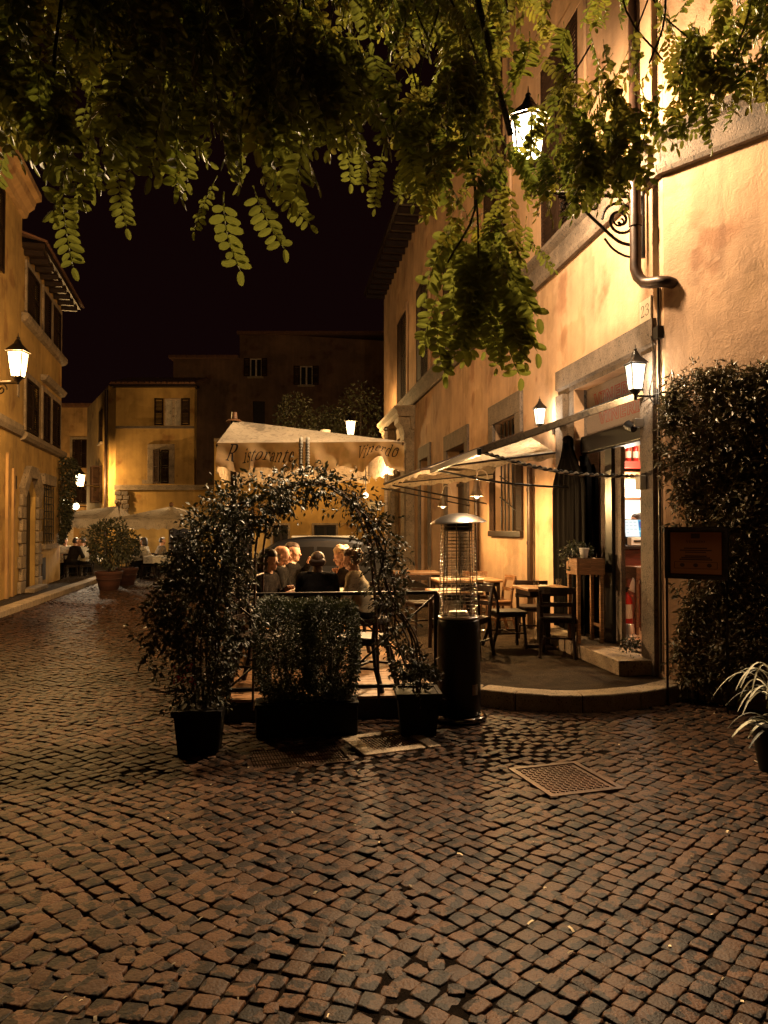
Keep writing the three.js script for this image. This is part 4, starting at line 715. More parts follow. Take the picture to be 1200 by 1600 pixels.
{ // bare bulb under the lettered umbrella: it lights the diners
  const p = dk(1.5, 2.05, 2.75), t = thing('pendant_lamp', 'small bulb hanging inside the lettered umbrella over the diners', 'pendant lamp', p);
  part(t, 'bulb', ball(0.035, 0, 0, 0), M.sconceGlass); part(t, 'cord', rod(V(0, 0.03, 0), V(0, 0.62, 0), 0.006), M.black);
  lampAt('umbrella_bulb', p, 25, [1, 0.6, 0.27], 2);
}

// ---------------------------------------------------------------- lettered umbrella over the deck
{
  const Lf = W(339, 692, 8.0), Rf = W(631, 690, 8.15), ap = W(366, 657, 9.0), Lb = Lf.clone().add(V(-0.55, 0, -3.3)), Rb = Rf.clone().add(V(-0.45, 0.05, -3.2));
  const t = thing('parasol', 'big cream umbrella with the handwritten restaurant name on its valance', 'umbrella', V(ap.x, 0, ap.z));
  const sg = (k) => (q, u, v) => { q.y -= k * Math.sin(Math.PI * u) * Math.sin(Math.PI * v); };
  wpart(t, 'canopy', merge([quadGeo(Lf, Rf, ap, ap, 24, 12, 0, sg(0.05)), quadGeo(Rf, Rb, ap, ap, 12, 10, 0, sg(0.06)), quadGeo(Rb, Lb, ap, ap, 12, 10, 0, sg(0.06)), quadGeo(Lb, Lf, ap, ap, 12, 10, 0, sg(0.06))]), M.canvas);
  const lt = textPlane(1, 1, 2048, 320, (x, w, h) => {
    x.fillStyle = '#ab9473'; x.fillRect(0, 0, w, h);
    for (let i = 0; i < 260; i++) { x.fillStyle = `rgba(${90 + 60 * rnd()},${70 + 50 * rnd()},40,.05)`; x.beginPath(); x.ellipse(rnd() * w, rnd() * h, 20 + 90 * rnd(), 10 + 40 * rnd(), rnd() * 3, 0, 7); x.fill(); }
    const write = (s, px, py, size, al = 1) => { let cx = px; x.fillStyle = `rgba(20,9,5,${al})`; for (const ch of s) { x.save(); x.translate(cx, py + (rnd() - 0.5) * 5); x.transform(1, -0.02, -0.28, 1, 0, 0); x.rotate((rnd() - 0.5) * 0.03); x.font = `italic ${size}px serif`; x.fillText(ch, 0, 0); cx += x.measureText(ch).width + 5; x.restore(); } };
    x.save(); x.scale(0.8, 1.35); write('R', 100, 165, 215); write('istorante', 325, 165, 152); write('Vinerdo', 1885, 135, 142, 0.92); x.restore();
    x.strokeStyle = 'rgba(38,22,14,.8)'; x.lineWidth = 8; x.beginPath(); x.ellipse(1972, 90, 14, 17, 0, 0, 7); x.stroke();
    x.strokeStyle = 'rgba(38,22,14,.9)'; x.lineWidth = 9; x.beginPath(); x.moveTo(800, 195); x.quadraticCurveTo(830, 225, 885, 200); x.stroke();
  });
  const vm = M.canvas.clone(); vm.name = 'lettered cloth'; vm.map = lt; vm.color.setRGB(0.75, 0.66, 0.5); vm.transmission = 0.2; vm.bumpMap = null;
  const H = 0.285, fold = (amp, ph) => (q, u, v) => { const k = 1 - v; q.z += k * amp * (Math.sin(u * 37 + ph) * 0.6 + Math.sin(u * 71 + ph * 2) * 0.35 + Math.sin(u * 15) * 0.7 + 0.6 * Math.sin(u * 23 + 5 * v)); q.y += k * k * 0.03 * Math.sin(u * 29 + ph) + (u > 0.79 && u < 0.91 ? k * 0.11 * Math.sin((u - 0.79) / 0.12 * Math.PI) : 0); q.x += k * 0.02 * Math.sin(u * 53); };
  const dn = (p) => p.clone().add(V(0, -H, 0));
  wpart(t, 'valance', quadGeo(dn(Lf), dn(Rf), Rf, Lf, 120, 8, 0, fold(0.06, 1)), vm, true);
  wpart(t, 'valance', merge([quadGeo(dn(Rf), dn(Rb), Rb, Rf, 50, 5, 0, fold(0.03, 3)), quadGeo(dn(Rb), dn(Lb), Lb, Rb, 40, 5, 0, fold(0.03, 4)), quadGeo(dn(Lb), dn(Lf), Lf, Lb, 50, 5, 0, fold(0.03, 2))]), M.canvas);
  wpart(t, 'pole', bar(V(ap.x, DH, ap.z), ap.clone().add(V(0, 0.02, 0)), 0.075, 0.075, 0.01), M.darkWood);
  wpart(t, 'finial', [mv(new THREE.CylinderGeometry(0.03, 0.036, 0.09, 14), ap.x, ap.y + 0.05, ap.z), lathe([[0.001, 0.02], [0.07, 0.01], [0.1, -0.015]], 18).translate(ap.x, ap.y, ap.z)], M.midWood);
  const hub = V(ap.x, 2.5, ap.z);
  for (const c of [Lf, Rf, Rb, Lb]) wpart(t, 'rib', bar(ap.clone().add(V(0, -0.05, 0)), c.clone().add(V(0, -0.03, 0)), 0.025, 0.035), M.oak);
  for (const c of [Rf, Rb]) wpart(t, 'strut', bar(hub, ap.clone().lerp(c, 0.55).add(V(0, -0.06, 0)), 0.022, 0.03), M.oak);
  for (const k of [0.447, 0.482]) { const p = Lf.clone().lerp(Rf, k); wpart(t, 'tie_strap', [tube([p.clone().add(V(0, 0.035, -0.04)), p.clone().add(V(0, 0.03, 0.035)), p.clone().add(V(0, -0.02, 0.05)), p.clone().add(V(0, -0.3, 0.055))], 0.021, 20, 7), ...Array.from({ length: 9 }, (_, i) => mv(new THREE.TorusGeometry(0.021, 0.006, 5, 12), p.x, p.y - 0.02 - i * 0.03, p.z + 0.053, 0, Math.PI / 2))], M.linen); }
}

// ---------------------------------------------------------------- deck and its railing
{
  const t = thing('wooden_deck', 'raised wooden deck of cross boards where the diners sit', 'deck', DO.clone());
  const n = 42; for (let i = 0; i < n; i++) { const t0 = i * DL / n + 0.004, t1 = (i + 1) * DL / n - 0.004, y = DH - 0.0125 + rr(-0.0015, 0.0015); wpart(t, 'plank', tf(new RoundedBoxGeometry(DW, 0.025, t1 - t0, 1, 0.004), new THREE.Matrix4().makeRotationY(DTURN).setPosition(dk(DW / 2, y, (t0 + t1) / 2))), M.deck); }
  wpart(t, 'fascia', [tf(new THREE.BoxGeometry(DW, 0.2, 0.03), new THREE.Matrix4().makeRotationY(DTURN).setPosition(dk(DW / 2, 0.07, 0.03))), tf(new THREE.BoxGeometry(0.03, 0.2, DL), new THREE.Matrix4().makeRotationY(DTURN).setPosition(dk(0.03, 0.07, DL / 2))), tf(new THREE.BoxGeometry(0.03, 0.2, DL), new THREE.Matrix4().makeRotationY(DTURN).setPosition(dk(DW - 0.03, 0.07, DL / 2)))], M.black);
}
function railing(label, pts, panels) {
  const t = thing('railing', label, 'railing', pts[0].clone(), 0, 'metal railings round the deck'), at = (k, h) => pts[0].clone().lerp(pts[1], k).setY(h);
  for (let i = 0; i <= panels; i++) wpart(t, 'post', bar(at(i / panels, DH), at(i / panels, 1.09), 0.032), M.iron);
  wpart(t, 'top_rail', bar(at(0, 1.08), at(1, 1.08), 0.045, 0.03, 0.006), M.iron); wpart(t, 'bottom_rail', bar(at(0, 0.27), at(1, 0.27), 0.03, 0.03), M.iron);
  for (let i = 0; i < panels; i++) { wpart(t, 'brace', bar(at(i / panels, 0.28), at((i + 1) / panels, 1.06), 0.016), M.iron); wpart(t, 'brace', bar(at(i / panels, 1.06).add(V(0, 0, 0.018)), at((i + 1) / panels, 0.28).add(V(0, 0, 0.018)), 0.016), M.iron); }
}
railing('low iron railing with crossed braces along the deck front, behind the boxwood', [dk(0.03, 0, 0.06), dk(DW - 0.03, 0, 0.06)], 2);
railing('low iron railing with crossed braces down the street side of the deck', [dk(0.035, 0, 0.12), dk(0.035, 0, DL - 0.1)], 5);

// ---------------------------------------------------------------- furniture
function makeChair(name, label, wood, group) { // bistro chair, origin on the floor under the seat, front to +z
  const t = thing(name, label, 'chair', V(0, 0, 0), 0, group);
  part(t, 'seat', [mv(new RoundedBoxGeometry(0.4, 0.035, 0.4, 2, 0.015), 0, 0.455, 0), box(0.36, 0.04, 0.36, 0, 0.42, 0)], wood);
  for (const s of [-1, 1]) part(t, 'leg', bar(V(s * 0.155, 0.42, 0.155), V(s * 0.175, 0, 0.185), 0.034, 0.034, 0.006), wood);
  for (const s of [-1, 1]) { // back post runs down into the rear leg with a bend
    const c = [V(s * 0.2, 0, -0.27), V(s * 0.185, 0.22, -0.2), V(s * 0.178, 0.44, -0.175), V(s * 0.182, 0.62, -0.195), V(s * 0.19, 0.79, -0.245)]; const g = [];
    for (let i = 0; i < 4; i++) g.push(bar(c[i], c[i + 1], 0.03, 0.042, 0.006));
    part(t, 'back_leg', g, wood);
  }
  const curve = (y, h, z, depth) => { const g = []; for (let i = 0; i < 6; i++) { const f = (k) => V(lerp(-0.205, 0.205, k / 6), y, z - depth * (1 - (k / 3 - 1) ** 2)); g.push(bar(f(i), f(i + 1).add(V(0.004, 0, 0)), 0.022, h)); } return g; };
  part(t, 'top_rail', curve(0.785, 0.075, -0.235, 0.055), wood); part(t, 'back_rail', curve(0.62, 0.05, -0.19, 0.04), wood);
  part(t, 'stretcher', [bar(V(-0.165, 0.2, 0.17), V(-0.185, 0.2, -0.2), 0.02), bar(V(0.165, 0.2, 0.17), V(0.185, 0.2, -0.2), 0.02), bar(V(-0.175, 0.2, 0), V(0.175, 0.2, 0), 0.02)], wood);
  return t;
}
const chairD = makeChair('wooden_chair', 'dark chair with a curved back turned to the camera, at the front wall table', M.darkWood, 'dark bistro chairs');
const pave = (px, py, h = 0.142) => G(px, py, h);
const T1 = V(2.02, 0.142, -9.75); // the front wall table
chairD.position.copy(V(2.06, 0.142, -9.13)); chairD.rotation.y = Math.PI - 0.25;
copy(chairD, 'dark chair seen from its side at the front wall table, before the heater cage', V(1.56, 0.142, -9.72), Math.PI / 2 - 0.15);
copy(chairD, 'dark chair tucked behind the front wall table, its top rail just above the tabletop', V(1.98, 0.142, -10.32), 0.2);
const chairB = makeChair('wooden_chair', 'brown chair turned sideways at the second wall table, closest to the pipe', M.midWood, 'brown bistro chairs');
chairB.position.copy(V(1.6, 0.142, -11.1)); chairB.rotation.y = -Math.PI / 2 + 0.2;
copy(chairB, 'brown chair behind the second wall table, back against the ochre wall', V(1.5, 0.142, -11.95), 0.25);
copy(chairD, 'dark chair half hidden behind the black heater tank', V(1.0, 0.142, -9.0), Math.PI + 0.5);
copy(chairD, 'dark chair before the far wall table, seen through the heater cage', V(0.55, 0.142, -10.9), Math.PI - 0.3);
function makeTable(name, label, top, w, l, y, kind, pos, turn, wood, group) {
  const t = thing(name, label, 'table', pos, turn, group);
  part(t, 'tabletop', mv(new RoundedBoxGeometry(w, 0.035, l, 1, 0.008), 0, y - 0.0175, 0), top);
  part(t, 'apron', [box(w - 0.1, 0.06, 0.02, 0, y - 0.065, l / 2 - 0.05), box(w - 0.1, 0.06, 0.02, 0, y - 0.065, -l / 2 + 0.05), box(0.02, 0.06, l - 0.1, w / 2 - 0.05, y - 0.065, 0), box(0.02, 0.06, l - 0.1, -w / 2 + 0.05, y - 0.065, 0)], wood);
  if (kind === 'pedestal') { part(t, 'column', box(0.14, y - 0.08, 0.14, 0, (y - 0.08) / 2 + 0.02, 0, 0, 0.01), wood); part(t, 'foot', [box(0.5, 0.04, 0.1, 0, 0.02, 0, 0, 0.01), box(0.1, 0.042, 0.5, 0, 0.021, 0, 0, 0.01)], wood); }
  else for (const [a, b] of [[1, 1], [-1, 1], [1, -1], [-1, -1]]) part(t, 'leg', bar(V(a * (w / 2 - 0.05), 0, b * (l / 2 - 0.05)), V(a * (w / 2 - 0.06), y - 0.036, b * (l / 2 - 0.06)), 0.045, 0.045, 0.005), wood);
  return t;
}
makeTable('cafe_table', 'small oak-topped table closest to the doorway, with two glasses', M.oak, 0.66, 0.62, 0.765, 'pedestal', T1, FA.turn, M.darkWood, 'wall tables');
makeTable('cafe_table', 'oak-topped table in the middle of the wall row, laid with glasses', M.oak, 0.7, 0.95, 0.76, 'legs', V(1.2, 0.142, -11.35), FA.turn, M.darkWood, 'wall tables');
makeTable('cafe_table', 'small table between heater and railing, its apron dark and open', M.oak, 0.62, 0.6, 0.74, 'legs', V(0.86, 0.142, -9.5), FA.turn, M.darkWood, 'wall tables');
makeTable('cafe_table', 'far wall table standing before the portal', M.midWood, 0.8, 0.8, 0.76, 'legs', V(0.55, 0.142, -13.2), FA.turn, M.darkWood, 'wall tables');
// glasses and napkins
let tumbler = null;
function glassOn(p, label, group) {
  if (!tumbler) { tumbler = thing('drinking_glass', label, 'glass', p, 0, group); part(tumbler, 'glass_body', lathe([[0.001, 0.004], [0.028, 0.004], [0.036, 0.1], [0.034, 0.1], [0.027, 0.01], [0.001, 0.01]], 18), M.glass); part(tumbler, 'rim', mv(new THREE.TorusGeometry(0.035, 0.0015, 5, 20), 0, 0.1, 0, 0, Math.PI / 2), M.glass); return; }
  copy(tumbler, label, p, rr(0, 6), group);
}
const y1 = 0.142 + 0.767;
glassOn(V(1.9, y1, -9.62), 'clear tumbler on the front wall table, beside the napkin', 'tumblers on the front wall table');
glassOn(V(2.2, y1, -9.68), 'clear tumbler on the front wall table, at its doorway end', 'tumblers on the front wall table');
for (let i = 0; i < 9; i++) glassOn(V(1.2 + rr(-0.24, 0.24), 0.142 + 0.762, -11.35 + rr(-0.36, 0.36)), 'clear tumbler among the settings of the middle wall table', 'tumblers on the middle wall table');
for (let i = 0; i < 4; i++) glassOn(V(0.86 + rr(-0.2, 0.2), 0.142 + 0.742, -9.5 + rr(-0.2, 0.2)), 'clear tumbler on the small table behind the heater', 'tumblers behind the heater');
for (let i = 0; i < 4; i++) glassOn(V(0.55 + rr(-0.28, 0.28), 0.142 + 0.762, -13.2 + rr(-0.2, 0.3)), 'clear tumbler on the far wall table', 'tumblers on the far wall table');
function napkinOn(p, label, group, m = M.linen) { const t = thing('napkin', label, 'napkin', p, rr(0, 6), group); const g = new THREE.PlaneGeometry(0.2, 0.13, 6, 4); g.rotateX(-Math.PI / 2); const q = g.attributes.position; for (let i = 0; i < q.count; i++) q.setY(i, 0.008 + 0.012 * Math.abs(Math.sin(q.getX(i) * 26 + q.getZ(i) * 11))); g.computeVertexNormals(); part(t, 'cloth', g, m); }
napkinOn(V(2.02, y1, -9.72), 'folded white napkin on the front wall table');
for (let i = 0; i < 4; i++) napkinOn(V(1.2 + (i % 2 ? 0.18 : -0.18), 0.142 + 0.762, -11.1 - (i >> 1) * 0.45), 'folded napkin on the middle wall table', 'napkins on the middle wall table');
for (let i = 0; i < 2; i++) napkinOn(V(0.7 + i * 0.3, 0.142 + 0.742, -9.42), 'folded napkin on the small table behind the heater', 'napkins behind the heater');

{ // black curtain gathered at the side of the doorway
  const t = thing('door_curtain', 'black curtain gathered to a knot at its top beside the doorway, behind the plant stand', 'curtain', FA.at(sA(9.95), 0.32, 0.1));
  const g = new THREE.PlaneGeometry(1, 1, 60, 30), q = g.attributes.position, tt = g.attributes.uv, s0 = sA(10.5), s1 = sA(9.42);
  for (let i = 0; i < q.count; i++) { const u = tt.getX(i), v = tt.getY(i), h = lerp(0.33, 2.78, v), k = 1 - 0.84 * sstep(2.15, 2.78, h), sm = lerp(s0, s1, 0.45), s = sm + (lerp(s0, s1, u) - sm) * k, pp = 0.1 + 0.03 * Math.sin(u * 34 + v) + 0.012 * Math.sin(u * 71); const w = FA.at(s, h, pp); q.setXYZ(i, w.x, w.y, w.z); }
  g.computeVertexNormals(); const cm = mat('black curtain cloth', lin(0.005, 0.004, 0.0035), { roughness: 0.95, specularIntensity: 0.05 });
  wpart(t, 'cloth', merge([g, flip(g.clone())].map((x, i) => i ? x.translate(0.006, 0, 0.001) : x)), cm);
  wpart(t, 'knot', ball(0.06, ...FA.at(lerp(s0, s1, 0.45), 2.8, 0.1).toArray(), 1.2, 1, 0.8), cm);
}
{ // plant stand in the doorway
  const t = thing('plant_stand', 'tall light wooden plant stand with a boxed top in the doorway', 'plant stand', FA.at(sA(9.17), 0.302, 0.22), FA.turn);
  const w = 0.34, y = 0.8;
  for (const [x, z, a, b] of [[0, w / 2 - 0.01, w, 0.02], [0, -w / 2 + 0.01, w, 0.02], [w / 2 - 0.01, 0, 0.02, w - 0.042], [-w / 2 + 0.01, 0, 0.02, w - 0.042]]) part(t, 'side_board', box(a, 0.19, b, x, y + 0.095, z, 0, 0.004), M.oak);
  for (const [a, b] of [[1, 1], [-1, 1], [1, -1], [-1, -1]]) part(t, 'leg', box(0.04, y, 0.04, a * (w / 2 - 0.03), y / 2, b * (w / 2 - 0.03), 0, 0.004), M.oak);
  part(t, 'stretcher', [box(w - 0.1, 0.03, 0.025, 0, 0.2, w / 2 - 0.03), box(w - 0.1, 0.03, 0.025, 0, 0.2, -w / 2 + 0.03)], M.oak); part(t, 'soil', box(w - 0.05, 0.02, w - 0.05, 0, y + 0.15, 0), M.soil);
  const p = thing('flower_pot', 'small white pot on top of the plant stand', 'flower pot', FA.at(sA(9.08), 1.3, 0.27)); part(p, 'pot', lathe([[0.001, 0], [0.04, 0], [0.055, 0.1], [0.06, 0.1], [0.06, 0.115], [0.05, 0.115], [0.04, 0.02]], 18), M.paper); part(p, 'soil', mv(new THREE.CylinderGeometry(0.048, 0.048, 0.01, 16), 0, 0.1, 0), M.soil);
}
{ // restaurant room as it shows through the doorway
  const o = FA.at(sA(11.75) - 0.001, 0, -0.42), FI = new Frame(o.x, o.z, -FA.n.x, -FA.n.z, -FA.u.x, -FA.u.z);
  const sb = thing('back_bar', 'lit white back bar cabinet with two shelves behind the counter', 'cabinet', FI.at(0.9, 0.3, 0.2));
  const lit = glow('lit cabinet back', [1, 0.9, 0.72], 1.5);
  wpart(sb, 'shelf', FI.box(0.1, 1.9, 2.55, 2.66, 0.02, 0.42, 0.01), M.red.clone()).material.color.setRGB(0.2, 0.02, 0.012);
  wpart(sb, 'cornice', FI.box(0.1, 1.9, 2.4, 2.5, 0.02, 0.36, 0.01), M.oak);
  wpart(sb, 'lit_panel', FI.box(0.12, 1.88, 1.2, 2.4, 0.02, 0.05), lit);
  for (const h of [2.08, 1.62]) wpart(sb, 'shelf', FI.box(0.12, 1.88, h, h + 0.035, 0.052, 0.32), M.midWood);
  wpart(sb, 'side', [FI.box(0.08, 0.118, 0.3, 2.5, 0.02, 0.36), FI.box(1.882, 1.92, 0.3, 2.5, 0.02, 0.36)], M.oak);
  let first = null;
  for (let i = 0; i < 8; i++) {
    const p = FI.at(0.42 + i * 0.115, 2.662, 0.3);
    if (!first) { first = thing('wine_bottle', 'red-labelled bottle in the row on the top shelf of the bar', 'bottle', p, 0, 'bottles on the top bar shelf'); part(first, 'bottle_body', lathe([[0.001, 0], [0.042, 0], [0.042, 0.2], [0.016, 0.25], [0.015, 0.32], [0.001, 0.32]], 14), M.red); part(first, 'label', lathe([[0.0428, 0.05], [0.0428, 0.15]], 14), M.paper); part(first, 'cap', rod(V(0, 0.28, 0), V(0, 0.335, 0), 0.018, 0.018, 10), M.black); } else copy(first, null, p, rr(0, 6));
  }
  let g2 = null;
  for (let i = 0; i < 12; i++) { const h = i % 2 ? 1.657 : 2.117, p = FI.at(0.5 + Math.floor(i / 2) * 0.12, h, 0.2); if (!g2) { g2 = thing('wine_glass', 'stemmed glass on the lit bar shelves', 'glass', p, 0, 'stemmed glasses on the bar shelves'); part(g2, 'bowl', lathe([[0.004, 0.08], [0.03, 0.11], [0.034, 0.15], [0.028, 0.19]], 14), M.glass); part(g2, 'stem', [rod(V(0, 0.005, 0), V(0, 0.085, 0), 0.004), mv(new THREE.CylinderGeometry(0.03, 0.03, 0.004, 14), 0, 0.003, 0)], M.glass); } else copy(g2, null, p); }
  const ct = thing('bar_counter', 'dark red wooden bar counter with the till on it', 'counter', FI.at(0.9, 0.3, 1.2));
  wpart(ct, 'front', FI.box(0.2, 2.2, 0.3, 1.36, 1.0, 1.45, 0.01), woodM('red brown wood', lin(0.12, 0.022, 0.012), 0.4)); wpart(ct, 'worktop', FI.box(0.16, 2.24, 1.362, 1.41, 0.96, 1.5, 0.008), M.darkWood);
  const sc = thing('till_screen', 'tilted till screen glowing white and blue on the bar counter', 'screen', FI.at(0.63, 1.42, 1.28), FI.turn);
  const tx = textPlane(1, 1, 256, 192, (x) => { x.fillStyle = '#eaf4f4'; x.fillRect(0, 0, 256, 192); x.fillStyle = '#2aa6cf'; x.fillRect(158, 0, 98, 192); x.fillStyle = '#0b4f9c'; x.fillRect(166, 18, 66, 74); x.fillStyle = '#7fd2e6'; x.fillRect(158, 118, 98, 22); x.fillStyle = '#c4d6d8'; for (let i = 0; i < 10; i++) x.fillRect(14 + (i % 3) * 46, 22 + Math.floor(i / 3) * 40, 30, 9); });
  const em = mat('till display', lin(0.02, 0.02, 0.02), { roughness: 0.2 }); em.emissive.setRGB(1, 1, 1); em.emissiveMap = tx; em.emissiveIntensity = 1.1;
  part(sc, 'casing', mv(new RoundedBoxGeometry(0.36, 0.27, 0.04, 1, 0.01), 0, 0.22, 0, 0, -0.25), M.black); part(sc, 'display', mv(new THREE.PlaneGeometry(0.33, 0.24), 0, 0.226, 0.022, 0, -0.25), em, false, true); part(sc, 'foot', box(0.16, 0.1, 0.14, 0, 0.05, -0.02, 0, 0.01), M.black);
  const pr = thing('receipt_printer', 'small pale printer on the counter under the till screen', 'printer', FI.at(0.64, 1.412, 1.42), FI.turn); part(pr, 'body', box(0.34, 0.11, 0.12, 0, 0.055, 0, 0, 0.01), M.paper); part(pr, 'slot', box(0.26, 0.025, 0.01, 0, 0.06, 0.062), M.black);
  const fe = thing('fire_extinguisher', 'red fire extinguisher with white labels on the floor inside the doorway', 'fire extinguisher', V(3.1, 0.298, -9.86));
  part(fe, 'cylinder', lathe([[0.001, 0], [0.075, 0], [0.08, 0.02], [0.08, 0.42], [0.05, 0.5], [0.02, 0.53], [0.001, 0.53]], 20), M.red); part(fe, 'label', lathe([[0.0812, 0.2], [0.0812, 0.38]], 20), M.paper); part(fe, 'valve', [rod(V(0, 0.53, 0), V(0, 0.58, 0), 0.02), box(0.03, 0.02, 0.14, 0, 0.59, 0.03), tube([V(0.02, 0.56, 0), V(0.11, 0.55, 0.02), V(0.1, 0.3, 0.04), V(0.09, 0.2, 0.03)], 0.01, 16, 5)], M.black); part(fe, 'tag', mv(new THREE.BoxGeometry(0.12, 0.17, 0.003), 0.09, 0.62, 0.05, 0.3, 0, -0.4), M.paper);
  const bs = thing('bucket', 'grey stand for the extinguisher on the doorway floor', 'stand', V(3.04, 0.297, -9.56)); part(bs, 'base', lathe([[0.001, 0], [0.1, 0], [0.1, 0.02], [0.06, 0.05], [0.06, 0.16], [0.001, 0.16]], 16), M.steel);
  bs.name = numbered('extinguisher_stand');
  const st = thing('bar_stool', 'reddish wooden stool just inside the doorway', 'stool', V(3.3, 0.297, -9.95), 0.3); part(st, 'seat', box(0.3, 0.16, 0.3, 0, 0.78, 0, 0, 0.01), M.midWood); for (const [a, b] of [[1, 1], [-1, 1], [1, -1], [-1, -1]]) part(st, 'leg', bar(V(a * 0.14, 0, b * 0.14), V(a * 0.12, 0.7, b * 0.12), 0.035), M.midWood);
  let pan = null;
  for (const [s, h, k] of [[0.72, 3.02, 0.055], [0.8, 3.1, 0.06], [0.86, 3.05, 0.05], [0.74, 2.72, 0.05]]) { const p = FI.at(s, h, 0.5); const t = thing('hanging_pan', ['small dark pan hanging on a long cord before the bottles', 'dark pan hanging highest under the ceiling hook', 'dark pan hanging beside the spotlight', 'small dark pan hanging lowest beside the bottles'][[0.72, 0.8, 0.86, 0.74].indexOf(s)], 'pan', p); part(t, 'bowl', ball(k, 0, 0, 0, 1, 0.9, 0.6), M.black); part(t, 'cord', rod(V(0, k * 0.8, 0), V(0, 3.48 - h, 0), 0.006, 0.006, 5), M.black); }
  const sp = thing('spot_lamp', 'small dark outdoor spotlight fixed to the stone jamb of the doorway', 'spotlight', FA.at(sA(8.05), 2.72, 0.1), FA.turn);
  part(sp, 'housing', [mv(new THREE.CylinderGeometry(0.055, 0.04, 0.12, 14), -0.09, 0.0, 0.03, 0, 0.3, 1.1)], M.black); part(sp, 'bracket', [box(0.05, 0.09, 0.1, 0.03, 0.03, 0, 0, 0.01), bar(V(-0.06, 0, 0.03), V(0.03, 0.03, 0), 0.025)], M.steel);
  lampAt('room_light', FI.at(1.3, 3.2, 2.2), 26, [1, 0.74, 0.46], 6); lampAt('bar_light', FI.at(0.9, 2.36, 0.5), 5, [1, 0.84, 0.62], 4);
  const cl = thing('ceiling_lamp', 'round glowing ceiling lamp in the restaurant room', 'ceiling lamp', FI.at(1.3, 3.2, 2.2)); part(cl, 'globe', ball(0.1, 0, 0, 0), M.sconceGlass); part(cl, 'stem', rod(V(0, 0.09, 0), V(0, 0.3, 0), 0.012), M.black);
}

// ---------------------------------------------------------------- gas heater
{
  const t = thing('patio_heater', 'black gas patio heater with glass tube, wire cage and tilted steel lid', 'patio heater', V(0.645, 0, -6.67));
  part(t, 'housing', lathe([[0.001, 0.05], [0.19, 0.05], [0.19, 0.3], [0.182, 0.8], [0.178, 0.85], [0.165, 0.872], [0.001, 0.872]], 36), M.black);
  part(t, 'base', lathe([[0.001, 0], [0.235, 0], [0.24, 0.02], [0.235, 0.045], [0.2, 0.06], [0.001, 0.06]], 36), M.chrome.clone()).material.color.setRGB(0.12, 0.11, 0.1);
  part(t, 'collar', lathe([[0.15, 0.87], [0.176, 0.872], [0.178, 0.89], [0.15, 0.895]], 36), M.steel);
  part(t, 'panel_label', mv(new THREE.CylinderGeometry(0.193, 0.193, 0.09, 8, 1, true, 0.55, 0.35), 0, 0.28, 0), M.canvasTan);
  const R = (h) => lerp(0.168, 0.15, (h - 0.89) / 0.8), rings = [];
  for (let i = 0; i < 26; i++) { const h = 0.91 + i * 0.03; rings.push(mv(new THREE.TorusGeometry(R(h), 0.0028, 5, 40), 0, h, 0, 0, Math.PI / 2)); }
  part(t, 'cage', rings, M.chrome);
  for (let i = 0; i < 8; i++) { const a = i / 8 * 2 * Math.PI + 0.2; part(t, 'cage_upright', rod(V(0.167 * Math.cos(a), 0.88, 0.167 * Math.sin(a)), V(0.149 * Math.cos(a), 1.69, 0.149 * Math.sin(a)), 0.005), M.chrome); }
  part(t, 'glass_tube', [mv(new THREE.CylinderGeometry(0.062, 0.062, 0.74, 24, 1, true), 0, 1.26, 0), mv(new THREE.CylinderGeometry(0.058, 0.058, 0.74, 24, 1, true), 0, 1.26, 0)], M.glass);
  part(t, 'burner', [rod(V(0, 0.87, 0), V(0, 0.93, 0), 0.1, 0.08, 20)], M.steel);
  part(t, 'heat_shield', mv(new THREE.CylinderGeometry(0.125, 0.12, 0.07, 28), 0, 1.655, 0), M.black);
  part(t, 'lid', mv(lathe([[0.001, 0.075], [0.08, 0.068], [0.16, 0.045], [0.225, 0.01], [0.245, -0.006], [0.243, -0.012], [0.22, 0.0], [0.15, 0.035], [0.001, 0.06]], 40), 0.0, 1.705, 0, 0, 0.03, 0.045), M.steel);
  part(t, 'handle', tube([V(0.182, 0.76, 0.03), V(0.215, 0.76, 0.03), V(0.215, 0.76, -0.05), V(0.182, 0.76, -0.05)], 0.008, 14, 6), M.chrome);
}

// ---------------------------------------------------------------- plants
function leafGeo(l, w, bend = 0.12) {
  const g = new THREE.BufferGeometry();
  g.setAttribute('position', new THREE.Float32BufferAttribute([0, 0, 0, -w / 2, l * 0.42, bend * l * 0.7, 0, l * 0.5, 0, w / 2, l * 0.42, bend * l * 0.7, -w * 0.3, l * 0.78, 0, w * 0.3, l * 0.78, 0, 0, l, -bend * l], 3));
  g.setIndex([0, 2, 1, 0, 3, 2, 1, 2, 4, 2, 3, 5, 4, 2, 6, 2, 5, 6]);
  const n = g.toNonIndexed(); n.computeVertexNormals(); n.setAttribute('uv', new THREE.BufferAttribute(new Float32Array(n.attributes.position.count * 2), 2));
  return n;
}
const LEAF = leafGeo(1, 0.48), LEAFN = leafGeo(1, 0.3, 0.2);
function leafM(p, out, size, droop = 0.3) { // a leaf at p that grows roughly along out
  const y = out.clone().multiplyScalar(0.7).add(V(rr(-1, 1), rr(-1, 1) - droop, rr(-1, 1)).multiplyScalar(0.75)).normalize(), k = V(rr(-1, 1), rr(-0.2, 1.2), rr(-1, 1)).normalize(), x = y.clone().cross(k).normalize(), z = x.clone().cross(y);
  return new THREE.Matrix4().makeBasis(x.multiplyScalar(size), y.multiplyScalar(size), z.multiplyScalar(size)).setPosition(p);
}
const dirR = () => { const a = rr(0, 2 * Math.PI), u = rr(-1, 1), r = Math.sqrt(1 - u * u); return V(r * Math.cos(a), u, r * Math.sin(a)); };
